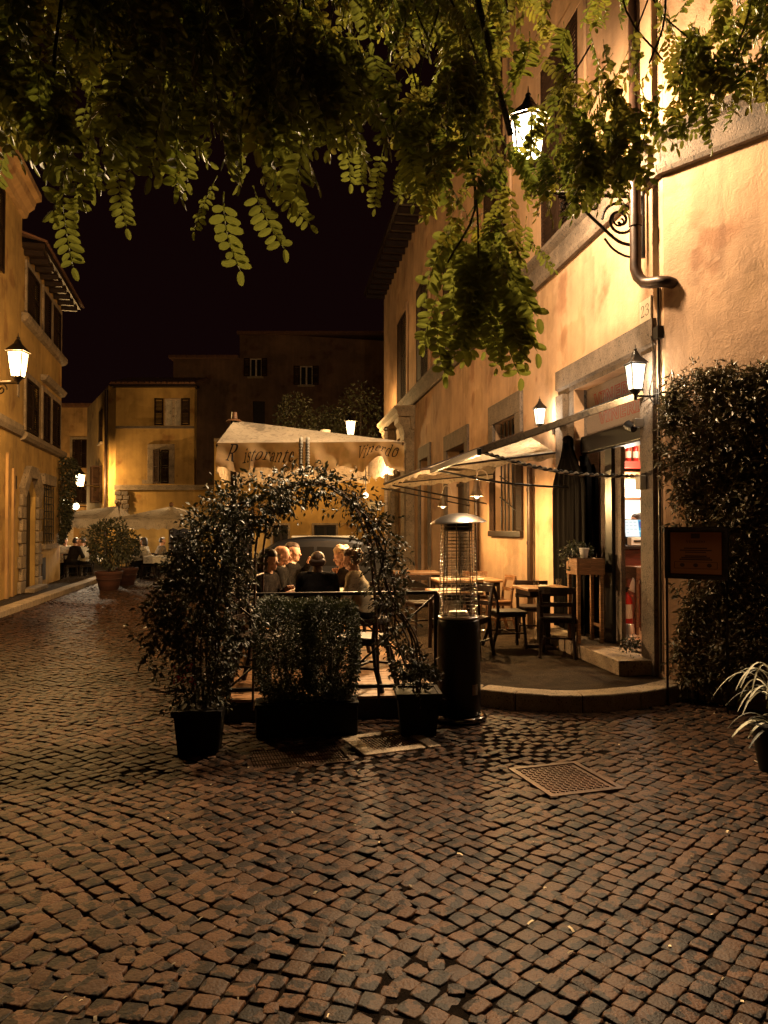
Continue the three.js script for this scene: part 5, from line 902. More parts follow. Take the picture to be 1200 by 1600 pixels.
const leafTint = () => { const k = rr(0.55, 1.3), w = rr(0, 0.5); return lin(k * (0.9 + 0.5 * w), k, k * rr(0.6, 1)); };
// leaves gathered in sprays along a thick path of [point, radius]; off is the origin of the thing
function pathFoliage(parent, path, sprays, per, size, mt, geo, off, shell = 0.5) {
  const len = [0]; for (let i = 1; i < path.length; i++) len.push(len[i - 1] + path[i][0].distanceTo(path[i - 1][0]) * (0.5 * (path[i][1] + path[i - 1][1])) ** 1.2);
  const ms = [], cs = [], stems = [];
  for (let k = 0; k < sprays; k++) {
    const q = rnd() * len[len.length - 1]; let i = 1; while (len[i] < q) i++;
    const f = (q - len[i - 1]) / (len[i] - len[i - 1]), c = path[i - 1][0].clone().lerp(path[i][0], f), r = lerp(path[i - 1][1], path[i][1], f), d = dirR(), lump = 0.62 + 0.75 * vn(c.x * 3.1 + d.x * 1.9 + 50, c.y * 3.1 + d.y * 1.9 + 50 + d.z, 512, 77), rad = r * lump * (shell + (1 - shell) * Math.sqrt(rnd())) * (rnd() < 0.06 ? 1.35 : 1);
    const p = c.clone().addScaledVector(d, rad), g = d.clone().add(V(rr(-0.5, 0.5), rr(-0.7, 0.3), rr(-0.5, 0.5))).normalize(), L = size * rr(1.6, 3.2);
    if (stems.length < 160) stems.push(rod(p.clone().addScaledVector(g, -L * 0.8), p.clone().addScaledVector(g, L), 0.0025, 0.0015, 4));
    for (let j = 0; j < per; j++) { ms.push(leafM(p.clone().addScaledVector(g, L * (j / per) * 1.0).add(V(rr(-0.4, 0.4), rr(-0.4, 0.4), rr(-0.4, 0.4)).multiplyScalar(size)).sub(off), g, size * rr(0.6, 1.2))); cs.push(leafTint()); }
  }
  stuff(parent, 'foliage', geo, mt, ms, cs);
  wpart(parent, 'twigs', stems, M.stem);
  return ms;
}
{ // climber over the arch, three plants in tubs
  const D = 6.15, Pt = (x, y, d = D) => W(x, y, d);
  // the metal arch itself
  const t = thing('garden_arch', 'slender metal rose arch buried under climbing leaves at the deck front', 'garden arch', V(-1.15, 0, -6.3));
  for (const dz of [0, -0.42]) { const q = [[395, 1110], [398, 930], [402, 840], [425, 780], [480, 752], [540, 775], [572, 840], [585, 930], [592, 1100]].map(([x, y]) => W(x, y, 6.35).add(V(0, 0, dz))); wpart(t, 'hoop', tube(q, 0.011, 60, 6), M.rust); }
  for (let i = 0; i < 9; i++) { const [x, y] = [[397, 1000], [399, 900], [408, 815], [447, 765], [480, 752], [520, 762], [562, 815], [582, 900], [590, 1000]][i]; wpart(t, 'rung', rod(W(x, y, 6.35), W(x, y, 6.35).add(V(0, 0, -0.42)), 0.008), M.rust); }
  const c1 = thing('climbing_jasmine', 'tall dense climber in a dark pot, covering the arch and hiding the street', 'climbing plant', V(-1.4, 0, -5.8));
  const p1 = [[Pt(318, 1105, 5.75), 0.13], [Pt(322, 1030, 5.8), 0.25], [Pt(308, 965, 5.85), 0.36], [Pt(316, 890, 5.95), 0.36], [Pt(338, 830, 6.05), 0.3], [Pt(385, 790), 0.19], [Pt(430, 770), 0.13], [Pt(480, 755), 0.12], [Pt(525, 765), 0.1]];
  pathFoliage(c1, p1, 1450, 7, 0.047, M.leaf, LEAF, c1.position, 0.35);
  for (let i = 0; i < 6; i++) { const o = V(rr(-0.06, 0.06), 0, rr(-0.06, 0.06)); wpart(c1, 'stem', tube([Pt(318, 1110, 5.75).add(o), Pt(325 + rr(-25, 25), 1000, 5.8).add(o), Pt(325 + rr(-30, 40), 900, 5.95), Pt(345 + rr(-20, 30), 815, 6.1), Pt(430, 768), Pt(490, 752)], 0.009, 30, 5), M.stem); }
  const side = [[Pt(275, 1000, 5.8), 0.1], [Pt(248, 960, 5.75), 0.09], [Pt(225, 1045, 5.6), 0.04]];
  const c1b = pathFoliage(c1, side, 45, 6, 0.062, M.leaf, LEAF, c1.position, 0.3);
  { const ms = [], cs = []; for (let i = 0; i < 46; i++) { const p = Pt(rr(272, 306), rr(1035, 1068), 5.62); ms.push(leafM(p.sub(c1.position), V(0, 0, 1), 0.032)); cs.push(lin(1, rr(0.5, 1), rr(0.5, 1))); } stuff(c1, 'blossom', LEAF, M.redPetal, ms, cs); }
  const c2 = thing('climbing_jasmine', 'thinner leafy climber falling from the arch towards the heater', 'climbing plant', V(0.15, 0, -6.25));
  const p2 = [[Pt(530, 762), 0.12], [Pt(572, 800), 0.13], [Pt(602, 860), 0.12], [Pt(610, 930), 0.12], [Pt(616, 985), 0.1], [Pt(637, 1030), 0.1], [Pt(655, 1075, 6.2), 0.12]];
  pathFoliage(c2, p2, 330, 6, 0.045, M.leaf, LEAF, c2.position, 0.3);
  for (let i = 0; i < 5; i++) wpart(c2, 'stem', tube([Pt(652 + rr(-8, 8), 1085, 6.2), Pt(635 + rr(-20, 20), 1000), Pt(605 + rr(-14, 14), 920), Pt(592 + rr(-12, 12), 850), Pt(560, 795), Pt(515, 762)], 0.008, 30, 5), M.stem);
  const bushy = thing('leafy_pot_plant', 'low bushy plant with broad leaves at the foot of the heater', 'pot plant', Pt(652, 1062, 6.15));
  { const ms = [], cs = []; for (let i = 0; i < 420; i++) { const d = dirR(), r = rr(0.06, 0.17); ms.push(leafM(V(d.x * r * 1.15, Math.abs(d.y) * r * 0.8, d.z * r), d, 0.05)); cs.push(leafTint()); } stuff(bushy, 'foliage', LEAF, M.leaf, ms, cs); part(bushy, 'stem', [rod(V(0, -0.2, 0), V(0, 0.1, 0), 0.012)], M.stem); }
  const squarePot = (label, p, w, h, top) => { const q = thing('planter', label, 'planter', p, DTURN * 0.4); const g = new THREE.CylinderGeometry(w * 0.707, w * 0.58, h, 4, 1); g.rotateY(Math.PI / 4); g.translate(0, h / 2, 0); part(q, 'pot', g, M.potBlack); part(q, 'rim', [box(w + 0.03, 0.045, 0.03, 0, h - 0.01, w / 2), box(w + 0.03, 0.045, 0.03, 0, h - 0.01, -w / 2), box(0.03, 0.045, w - 0.03, w / 2, h - 0.01, 0), box(0.03, 0.045, w - 0.03, -w / 2, h - 0.01, 0)], M.potBlack); part(q, 'soil', box(w - 0.03, 0.01, w - 0.03, 0, h - 0.008, 0), M.soil); };
  squarePot('square dark pot at the street corner of the deck, under the tall climber', V(-1.36, 0, -5.72), 0.33, 0.32);
  squarePot('dark pot against the deck edge beside the heater foot', V(0.27, 0, -6.25), 0.33, 0.33);
  // boxwood in a trough
  const tr = thing('planter', 'long black trough with two boxwoods in front of the deck', 'planter', V(-0.62, 0, -6.2), DTURN); part(tr, 'pot', [box(0.8, 0.25, 0.26, 0, 0.13, 0, 0, 0.015)], M.potBlack); part(tr, 'rim', [box(0.82, 0.03, 0.28, 0, 0.255, 0, 0, 0.01)], M.potBlack); part(tr, 'soil', box(0.76, 0.01, 0.22, 0, 0.272, 0), M.soil);
  const bush = (label, c, rx, ry, rz, h0) => { const b = thing('boxwood_shrub', label, 'shrub', V(c.x, h0, c.z)); const ms = [], cs = []; for (let i = 0; i < 11000; i++) { let d = dirR(); const q = 4.5, n = Math.pow(Math.abs(d.x) ** q + Math.abs(d.y) ** q + Math.abs(d.z) ** q, 1 / q), r = (0.6 + 0.4 * Math.sqrt(rnd())) / n * (0.9 + 0.2 * vn(d.x * 3 + 50, d.y * 3 + 50 + d.z * 2, 512, 5)); ms.push(leafM(V(c.x + d.x * r * rx, c.y + d.y * r * ry, c.z + d.z * r * rz).sub(b.position), d, rr(0.02, 0.034), 0)); cs.push(leafTint()); } stuff(b, 'foliage', LEAF, M.leafGreen, ms, cs); wpart(b, 'stem', [rod(V(c.x, h0, c.z), V(c.x, c.y, c.z), 0.02), rod(V(c.x + 0.02, c.y - ry * 0.7, c.z), V(c.x + 0.1, c.y, c.z), 0.01), rod(V(c.x - 0.02, c.y - ry * 0.7, c.z), V(c.x - 0.1, c.y, c.z), 0.01)], M.stem); };
  bush('clipped boxwood nearer the tall climber, one of two in the trough', V(-0.79, 0.68, -6.2), 0.25, 0.4, 0.2, 0.27);
  bush('clipped boxwood nearer the heater, one of two in the trough', V(-0.43, 0.68, -6.2), 0.22, 0.39, 0.2, 0.27);
}
{ // evergreen jasmine on the side wall
  const t = thing('wall_jasmine', 'dense flowering jasmine covering the rough side wall next to the doorway', 'climbing plant', FB.at(0.6, 0, 0.1));
  const ms = [], cs = [], fl = [], fc = [];
  const top = (s) => 2.88 + 0.26 * vn(s * 5 + 40, 3, 512, 3) + 0.12 * vn(s * 14 + 40, 3, 512, 13) + (s > 0.55 ? 0.12 * (s - 0.55) : 0) - (s < 0.18 ? (0.18 - s) * 1.6 : 0), lim = (h) => -0.06 + 0.22 * vn(h * 2.6 + 30, 9, 512, 4) + 0.1 * vn(h * 9 + 30, 9, 512, 14) + (h < 1.2 ? 0.05 : 0);
  for (let k = 0; k < 10500; k++) {
    const s = rr(-0.12, 1.75), h = rnd() < 0.25 ? rr(2.2, 3.1) : rr(0.1, 3.1); if (h > top(s) || s < lim(h) * (h > 2.3 ? 0.6 : 1)) continue;
    if (vn(s * 2.6 + 20, h * 2.1 + 20, 512, 8) < (h < 1.9 ? 0.4 : 0.26) && rnd() < 0.8) continue;
    const thick = 0.05 + 0.15 * vn(s * 2.4 + 80, h * 2.2 + 80, 512, 11) + (h > 2.2 ? 0.03 : 0), p = FB.at(s, h, thick * Math.sqrt(rnd())), g = FB.n.clone().add(V(rr(-0.8, 0.8), rr(-0.8, 0.9), rr(-0.8, 0.8))).normalize();
    for (let j = 0; j < 6; j++) { ms.push(leafM(p.clone().addScaledVector(g, j * 0.018).add(V(rr(-0.03, 0.03), rr(-0.03, 0.03), rr(-0.03, 0.03))).sub(t.position), g, rr(0.05, 0.088))); cs.push(leafTint()); }
    if (rnd() < 0.03 && h > 0.9) for (let j = 0; j < 5; j++) { const a = j * 1.257, y = FB.x.clone().multiplyScalar(Math.cos(a)).add(V(0, Math.sin(a), 0)).addScaledVector(FB.n, 0.25).normalize(), z = FB.n.clone(), x = y.clone().cross(z).normalize(), S = 0.02; fl.push(new THREE.Matrix4().makeBasis(x.multiplyScalar(S), y.multiplyScalar(S), z.multiplyScalar(S)).setPosition(p.clone().addScaledVector(FB.n, 0.05).sub(t.position))); fc.push(lin(1, 1, 1)); }
  }
  for (let i = 0; i < 26; i++) { const s = rr(0.0, 1.5), b = FB.at(s, top(s) - 0.06, 0.08); for (let j = 0; j < 5; j++) { ms.push(leafM(b.clone().add(V(rr(-0.03, 0.03), j * 0.035, 0.01)).sub(t.position), V(rr(-1, 1), 0.6, 0.3), 0.05)); cs.push(leafTint()); } }
  stuff(t, 'foliage', LEAFN, M.ivyLeaf, ms, cs); stuff(t, 'blossom', LEAF, M.petal, fl, fc);
  for (let i = 0; i < 9; i++) { const s = rr(0.15, 1.6); wpart(t, 'stem', tube([FB.at(s + rr(-0.1, 0.1), 0, 0.04), FB.at(s + rr(-0.1, 0.1), 0.8, 0.05), FB.at(s + rr(-0.15, 0.15), 1.6, 0.05), FB.at(s + rr(-0.2, 0.2), 2.6, 0.06)], 0.01, 24, 5), M.stem); }
  // framed menu on two posts
  const m = thing('menu_board', 'brown framed menu panel on two thin posts before the jasmine', 'menu board', FB.at(0.5, 0, 0.36), FB.turn + 0.2);
  const tx = textPlane(1, 1, 512, 512, (x, w, h) => {
    x.fillStyle = '#d08a48'; x.fillRect(0, 0, w, h); x.fillStyle = '#4b2a12'; x.textAlign = 'center';
    x.fillRect(210, 14, 90, 60); x.font = 'bold 40px serif'; x.fillText('VINERDO', 256, 130);
    for (const [y, l, k] of [[190, 230, 14], [215, 320, 14], [240, 210, 12], [285, 220, 16], [306, 290, 16], [328, 330, 16]]) x.fillRect(256 - l / 2, y, l, k);
    x.strokeStyle = '#4b2a12'; x.lineWidth = 5; x.strokeRect(40, 366, 430, 80); for (const q of [120, 256, 392]) { x.beginPath(); x.arc(q, 406, 24, 0, 7); x.fill(); } x.strokeStyle = '#d9a668'; x.strokeRect(20, 470, 470, 26);
  });
  part(m, 'panel', box(0.5, 0.42, 0.02, 0, 1.42, 0), M.darkWood); part(m, 'print', mv(new THREE.PlaneGeometry(0.45, 0.38), 0, 1.42, 0.0115), mat('menu print', lin(0.36, 0.3, 0.26), { map: tx, roughness: 0.5 }), false, true);
  part(m, 'frame', [box(0.56, 0.03, 0.035, 0, 1.645, 0), box(0.56, 0.03, 0.035, 0, 1.195, 0), box(0.03, 0.42, 0.035, 0.265, 1.42, 0), box(0.03, 0.42, 0.035, -0.265, 1.42, 0)], M.darkWood);
  for (const s of [-1, 1]) part(m, 'leg', bar(V(s * 0.265, 1.19, 0), V(s * 0.265, 0, 0), 0.018, 0.018), M.darkWood);
}
{ // spider plant at the edge of the frame
  const p = V(2.7, 0, -5.25), pot = thing('planter', 'dark round pot under the arching striped leaves at the street edge', 'planter', p), t = thing('spider_plant', 'arching pale striped grassy leaves rising from a pot at the street edge', 'pot plant', p.clone().setY(0.25));
  part(pot, 'pot', lathe([[0.001, 0], [0.14, 0], [0.19, 0.3], [0.2, 0.3], [0.2, 0.33], [0.17, 0.33], [0.16, 0.27], [0.001, 0.27]], 24), M.potBlack); part(pot, 'soil', mv(new THREE.CylinderGeometry(0.16, 0.16, 0.01, 20), 0, 0.29, 0), M.soil);
  const blade = (p0, dir, L, up, w) => { const n = 8, pos = [], idx = [], side = V(-dir.z, 0, dir.x); for (let i = 0; i <= n; i++) { const k = i / n, q = p0.clone().addScaledVector(dir, L * k).add(V(0, up * 4 * k * (1 - k * 0.85) * 0.5 - 0.35 * L * k * k, 0)), ww = w * Math.sin(Math.PI * Math.min(1, 0.16 + 0.84 * (1 - k) ** 0.7)) * (1 - k * 0.6); pos.push(...q.clone().addScaledVector(side, ww).add(V(0, 0.004, 0)).toArray(), ...q.toArray(), ...q.clone().addScaledVector(side, -ww).add(V(0, 0.004, 0)).toArray()); } for (let i = 0; i < n; i++) for (const o of [0, 1]) { const a = i * 3 + o; idx.push(a, a + 1, a + 3, a + 1, a + 4, a + 3); } const g = new THREE.BufferGeometry(); g.setAttribute('position', new THREE.Float32BufferAttribute(pos, 3)); g.setIndex(idx); g.computeVertexNormals(); return g; };
  const pale = M.petal.clone(); pale.color.setRGB(0.6, 0.58, 0.42); pale.name = 'pale striped leaf';
  for (let i = 0; i < 60; i++) { const a = rr(0, 6.283), lower = i % 3 === 0, L = rr(0.2, 0.4); part(t, 'leaf', blade(V(Math.cos(a) * 0.05, lower ? 0.05 : rr(0.1, 0.38), Math.sin(a) * 0.05), V(Math.cos(a), 0, Math.sin(a)), L, rr(0.1, 0.45) * (lower ? 0.4 : 1), rr(0.011, 0.02)), i % 2 ? pale : M.leafGreen); }
}
{ // trailing plant on the stand, small plant by the jamb
  const trail = (name, label, p, n, R, drop, size) => { const t = thing(name, label, 'pot plant', p), ms = [], cs = []; for (let i = 0; i < n; i++) { const d = dirR(), r = R * rr(0.4, 1), q = V(d.x * r, Math.abs(d.y) * r * 0.8 - (rnd() < 0.35 ? rr(0, drop) : 0), d.z * r); ms.push(leafM(q, d, size * rr(0.7, 1.2))); cs.push(leafTint()); } stuff(t, 'foliage', LEAF, M.leafGreen, ms, cs); const st = []; for (let i = 0; i < 8; i++) { const d = dirR(); st.push(tube([V(0, -0.03, 0), V(d.x * R * 0.4, R * 0.4, d.z * R * 0.4), V(d.x * R, -drop * 0.5, d.z * R)], 0.003, 8, 4)); } part(t, 'stem', st, M.stem); };
  trail('trailing_plant', 'leafy plant spilling over the boxed top of the plant stand', FA.at(sA(9.27), 1.34, 0.28), 420, 0.2, 0.24, 0.055);
  trail('small_pot_plant', 'little leafy plant at the foot of the stone jamb', FA.at(sA(8.12), 0.42, 0.16), 160, 0.12, 0.12, 0.04);
}
// plants in the street beyond
{
  const potG = (label, p, r, h) => { const t = thing('terracotta_pot', label, 'pot', p, 0, 'terracotta pots in the street'); part(t, 'pot', lathe([[0.001, 0], [r * 0.66, 0], [r * 0.95, h * 0.84], [r, h * 0.84], [r * 1.02, h], [r * 0.9, h], [r * 0.86, h * 0.86], [0.001, h * 0.84]], 28), M.terracotta); part(t, 'band', mv(new THREE.TorusGeometry(r * 0.86, 0.02, 6, 28), 0, h * 0.6, 0, 0, Math.PI / 2), M.terracotta); };
  const a = G(170, 922), b = G(197, 914); potG('broad terracotta pot standing foremost in the street under the round tree', a, 0.36, 0.5); potG('terracotta pot half behind the first, farther down the street', b, 0.34, 0.5);
  const tree = (label, base, h, R, n, size) => { const t = thing('potted_tree', label, 'small tree', base), ms = [], cs = []; for (let i = 0; i < n; i++) { const d = dirR(), r = R * Math.cbrt(rr(0.2, 1)) * (0.75 + 0.45 * vn(d.x * 2.5 + 30, d.y * 2.5 + 30 + d.z, 512, 61)); ms.push(leafM(V(d.x * r, h + d.y * r * 1.05, d.z * r), d, size * rr(0.7, 1.3))); cs.push(leafTint()); } stuff(t, 'foliage', LEAF, M.leaf, ms, cs); part(t, 'trunk', [rod(V(0, -0.1, 0), V(0.03, h, 0), 0.04, 0.02), ...Array.from({ length: 9 }, () => { const d = dirR(); return rod(V(0, h - 0.5 + rr(0, 0.4), 0), V(d.x * R * 0.7, h + d.y * R * 0.7, d.z * R * 0.7), 0.015, 0.006, 5); })], M.bark); };
  tree('round-headed potted tree in front of the diners down the street', a.clone().setY(0.45), 0.82, 0.62, 1500, 0.1);
  tree('smaller potted tree tucked behind the round-headed one', b.clone().setY(0.45), 0.7, 0.42, 700, 0.1);
  const iv = thing('hanging_ivy', 'dark ivy hanging down the far corner of the yellow house', 'climbing plant', FL.at(sL(23.0), 2, 0.2)), ms = [], cs = [];
  for (let i = 0; i < 2200; i++) { const h = rr(1.2, 3.75), w = 0.45 * (0.55 + 0.45 * vn(h * 2, 4, 512, 6)) * sstep(1.0, 2.2, h); ms.push(leafM(FL.at(sL(22.75) + rr(-0.35, 0.7) * (h > 2.4 ? 1 : 0.7), h, rr(0, w) + 0.02).sub(iv.position), FL.n, rr(0.07, 0.13))); cs.push(leafTint()); }
  stuff(iv, 'foliage', LEAF, M.leaf, ms, cs); wpart(iv, 'stem', [tube([FL.at(sL(22.8), 3.7, 0.1), FL.at(sL(22.7), 2.6, 0.1), FL.at(sL(22.9), 1.3, 0.1)], 0.03, 14, 5)], M.stem);
  [['dim round shrub on the roof terrace above the umbrella ridge', -3.4, 1.0], ['dim tall shrub on the roof terrace near the portal house', -0.9, 1.25], ['dim wide shrub on the roof terrace beside the white pot', -2.2, 0.85]].forEach(([lb, x, h], i) => { const t = thing('terrace_shrub', lb, 'shrub', V(x, 4.92, -29.2 - i * 0.5)), m2 = [], c2 = []; for (let k = 0; k < 900; k++) { const d = dirR(), r = Math.cbrt(rnd()); m2.push(leafM(V(d.x * r * h * 0.8, h * 0.9 + d.y * r * h, d.z * r * h * 0.7), d, rr(0.09, 0.16))); c2.push(leafTint()); } stuff(t, 'foliage', LEAF, M.leaf, m2, c2); part(t, 'trunk', rod(V(0, 0, 0), V(0, h, 0), 0.05, 0.03), M.bark); });
  const wp = thing('flower_pot', 'white glazed pot glimmering on the dark roof terrace', 'flower pot', V(-2.15, 6.3, -28.6)); part(wp, 'pot', lathe([[0.001, 0], [0.12, 0], [0.2, 0.3], [0.17, 0.32], [0.001, 0.3]], 18), M.paper);
  wp.position.set(-2.15, 4.93, -28.1);
}

// ---------------------------------------------------------------- the robinia overhead
{
  const t = thing('robinia_tree', 'robinia whose leafy branches hang into the view overhead', 'tree', V(-3.2, 0, 2.6));
  wpart(t, 'trunk', tube([V(-3.2, -0.1, 2.6), V(-3.1, 1.5, 2.55), V(-3.0, 3.0, 2.3), V(-2.6, 4.4, 1.6), V(-2.2, 5.6, 0.8)], 0.19, 30, 10), M.bark);
  const limbs = [[V(-2.6, 4.4, 1.6), V(-1.8, 5.2, -0.4), V(-0.6, 5.3, -1.6), V(0.8, 5.2, -2.6), V(2.2, 5.0, -3.2)], [V(-2.6, 4.4, 1.6), V(-2.2, 4.7, -0.2), V(-1.9, 4.6, -1.2), V(-1.6, 4.2, -2.2)], [V(-2.2, 5.6, 0.8), V(-0.6, 6.1, -1.4), V(0.9, 6.0, -2.6), V(1.9, 5.8, -3.6)], [V(-0.6, 5.3, -1.6), V(-0.2, 4.6, -2.2), V(0.25, 3.9, -2.75), V(0.5, 3.2, -3.0)]];
  limbs.forEach((l, i) => wpart(t, 'branch', tube(l, [0.055, 0.03, 0.05, 0.012][i], 40, 7), M.bark));
  const oval = (l, w) => { const P = []; for (let i = 0; i < 10; i++) { const a = i / 10 * 2 * Math.PI; P.push([w / 2 * Math.sin(a), l / 2 - l / 2 * Math.cos(a)]); } return P; };
  function frondGeo(n, L, curl, lw, gap) { // a pinnate leaf hanging along -y: thin midrib and paired oval leaflets
    const pos = [], add = (a, b, c) => pos.push(...a, ...b, ...c), at = (k) => [curl * L * k * k * 0.5, -L * k, 0.16 * L * Math.sin(k * 2.2) * curl];
    const rib = []; for (let i = 0; i < 7; i++) { const a = at(i / 7), b = at((i + 1) / 7), r = 0.0016; for (const [x, z] of [[r, 0], [-r, 0]]) { add([a[0] + x, a[1], a[2] + r], [a[0] - x, a[1], a[2] - r], [b[0] + x, b[1], b[2] + r]); } add([a[0], a[1], a[2] - r], [a[0], a[1], a[2] + r], [b[0], b[1], b[2] + r]); }
    const leaflet = (o, ang, tilt, l, w) => { const P = oval(l, w), q = P.map(([x, y]) => { const z = 0.18 * Math.abs(x) - 0.9 * y * y / l * 0.25; const yy = y, x1 = x, y1 = yy * Math.cos(tilt) - z * Math.sin(tilt), z1 = yy * Math.sin(tilt) + z * Math.cos(tilt), c = Math.cos(ang), s = Math.sin(ang); return [o[0] + x1 * c - y1 * s, o[1] + x1 * s + y1 * c, o[2] + z1]; }); const m = [0, 1, 2].map((k) => (q[0][k] + q[5][k]) / 2); m[2] -= 0.0015; for (let i = 0; i < 10; i++) add(m, q[i], q[(i + 1) % 10]); };
    for (let i = 0; i < n; i++) for (const s of [-1, 1]) { if (rnd() < 0.05) continue; const k = 0.2 + 0.8 * i / n + (s > 0 ? gap : 0), l = lw * (0.8 + 0.35 * Math.sin(Math.PI * (0.15 + 0.7 * i / n))) * rr(0.9, 1.1); leaflet(at(k), s * (Math.PI * 0.5 + rr(0.12, 0.6)), rr(-0.5, 0.25), l, l * rr(0.44, 0.54)); }
    leaflet(at(1), Math.PI + rr(-0.2, 0.2), rr(-0.3, 0.1), lw, lw * 0.52);
    const g = new THREE.BufferGeometry(); g.setAttribute('position', new THREE.Float32BufferAttribute(pos, 3)); g.computeVertexNormals(); g.setAttribute('uv', new THREE.BufferAttribute(new Float32Array(pos.length / 3 * 2), 2));
    return g;
  }
  const fronds = [frondGeo(8, 0.2, 0.3, 0.034, 0.02), frondGeo(9, 0.23, -0.35, 0.035, 0.03), frondGeo(7, 0.17, 0.5, 0.036, 0.0), frondGeo(10, 0.25, 0.15, 0.033, 0.02), frondGeo(6, 0.14, -0.6, 0.032, 0.01), frondGeo(8, 0.19, -0.1, 0.037, 0.03)];
  const frondM = (p, down, size, face) => { const y = down.clone().multiplyScalar(-1).normalize(), z0 = face.clone().addScaledVector(y, -face.dot(y)).normalize(), x = y.clone().cross(z0).normalize(); return new THREE.Matrix4().makeBasis(x.multiplyScalar(size), y.multiplyScalar(size), z0.multiplyScalar(size)).setPosition(p.clone().sub(t.position)); };
  // outline below which no leaves hang, and how far off the leaves are
  const low = [[-60, 200], [40, 205], [100, 260], [170, 240], [240, 200], [320, 205], [400, 225], [460, 205], [520, 180], [600, 215], [660, 275], [700, 330], [745, 400], [790, 400], [820, 250], [870, 290], [960, 300], [1000, 240], [1050, 190], [1100, 190], [1150, 150], [1260, 165]];
  const lowAt = (x) => { for (let i = 1; i < low.length; i++) if (x <= low[i][0]) return lerp(low[i - 1][1], low[i][1], (x - low[i - 1][0]) / (low[i][0] - low[i - 1][0])); return 150; };
  const dep = (x) => lerp(1.75, 2.75, sstep(330, 760, x));
  const hero = [[350, 300, 352, 420, 2.0], [340, 275, 300, 362, 1.95], [400, 250, 478, 358, 2.1], [395, 290, 420, 395, 2.05], [430, 250, 470, 330, 2.2], [180, 230, 188, 358, 1.8], [95, 270, 104, 420, 1.7], [255, 155, 222, 262, 1.95], [285, 160, 285, 288, 1.9], [270, 250, 275, 305, 1.95], [545, 190, 535, 285, 2.6], [600, 225, 578, 325, 2.6], [565, 210, 560, 290, 2.6], [725, 340, 650, 445, 3.0], [700, 300, 660, 330, 2.9], [740, 420, 712, 475, 3.3], [785, 490, 788, 592, 3.1], [795, 450, 812, 555, 3.1], [745, 470, 722, 570, 3.0], [770, 470, 742, 565, 3.2], [820, 370, 872, 412, 3.3], [880, 280, 900, 330, 3.2], [1010, 200, 1090, 215, 3.0], [940, 170, 1030, 205, 3.1], [640, 260, 610, 300, 2.7], [690, 230, 640, 320, 2.8], [700, 350, 690, 420, 3.0], [765, 350, 760, 450, 3.1], [640, 150, 625, 215, 2.7], [210, 60, 195, 130, 2.2], [240, 70, 255, 120, 2.3], [130, 240, 140, 330, 1.8], [460, 130, 440, 215, 2.4]];
  for (let i = 0; i < 46; i++) { const k = rnd(), x = lerp(735, 800, k) + rr(-75, 60) * (1 - 0.5 * k), y = rr(330, 500); hero.push([x, y, x + rr(-45, 30), y + rr(70, 115), rr(2.75, 3.5)]); }
  let shown = 0;
  const addLeaf = (m, v) => { const o = new THREE.Mesh(fronds[v], M.robinia); o.name = 'leaf'; o.applyMatrix4(m); o.castShadow = o.receiveShadow = true; t.add(o); shown++; };
  for (const [x0, y0, x1, y1, d] of hero) { const a = W(x0, y0, d), b = W(x1, y1, d + rr(-0.05, 0.1)), down = b.clone().sub(a), L = down.length(), v = Math.floor(rnd() * 4); addLeaf(frondM(a, down, L / [0.2, 0.23, 0.17, 0.25][v], V(rr(-0.5, 0.5), rr(-0.1, 0.5), 1)), v); }
  const buckets = fronds.map(() => [[], []]), twigs = [];
  for (let k = 0; k < 4300; k++) {
    const x = rr(-80, 1280), yl = lowAt(x), y = yl - 30 - (yl + 190) * Math.pow(rnd(), 0.9), d = dep(x) + rr(-0.2, 0.65) + (y < 40 ? rr(0, 0.8) : 0);
    const thin = vn(x * 0.011 + 20, y * 0.013 + 20, 512, 44);
    if (x > 460 && thin < 0.44 && rnd() < 0.85) continue;
    if (x > 840 && rnd() < 0.3) continue;
    if (x <= 460 && rnd() < 0.28) continue;
    if (x <= 460 && (thin < 0.42 || y > yl - 75) && rnd() < 0.72) continue;
    if (x > 1010 && y < 200 && y > 60 && x < 1080 && rnd() < 0.55) continue;
    if (Math.hypot(x - 832, y + 60 - 222) < 50 && rnd() < 0.88) continue;
    const p = W(x, y, d), down = V(rr(-0.75, 0.75), -1, rr(-0.6, 0.6)), v = Math.floor(rnd() * 6), m = frondM(p, down, rr(0.75, 1.15), V(rr(-1, 1), rr(-0.4, 0.8), rr(-0.3, 1)));
    if (shown < 300 && d < 2.6 && y > 0 && x > 0) { addLeaf(m, v); continue; }
    const q = rr(0.7, 1.25); buckets[v][0].push(m); buckets[v][1].push(lin(q * rr(0.85, 1.25), q, q * rr(0.7, 1.1)));
  }
  buckets.forEach(([m, c], v) => stuff(t, 'foliage', fronds[v], M.robinia, m, c));
  for (let i = 0; i < 34; i++) { const x = rr(-20, 1220), y = rr(-60, lowAt(x) - 60), d = dep(x) + rr(0, 0.9), a = W(x, y, d), b = W(x + rr(-60, 60), y + rr(40, 110), d + rr(-0.2, 0.2)); twigs.push(tube([a.clone().add(V(rr(-0.15, 0.15), 0.25, 0.1)), a, b], 0.004, 8, 4)); }
  wpart(t, 'twigs', twigs, M.bark);
}

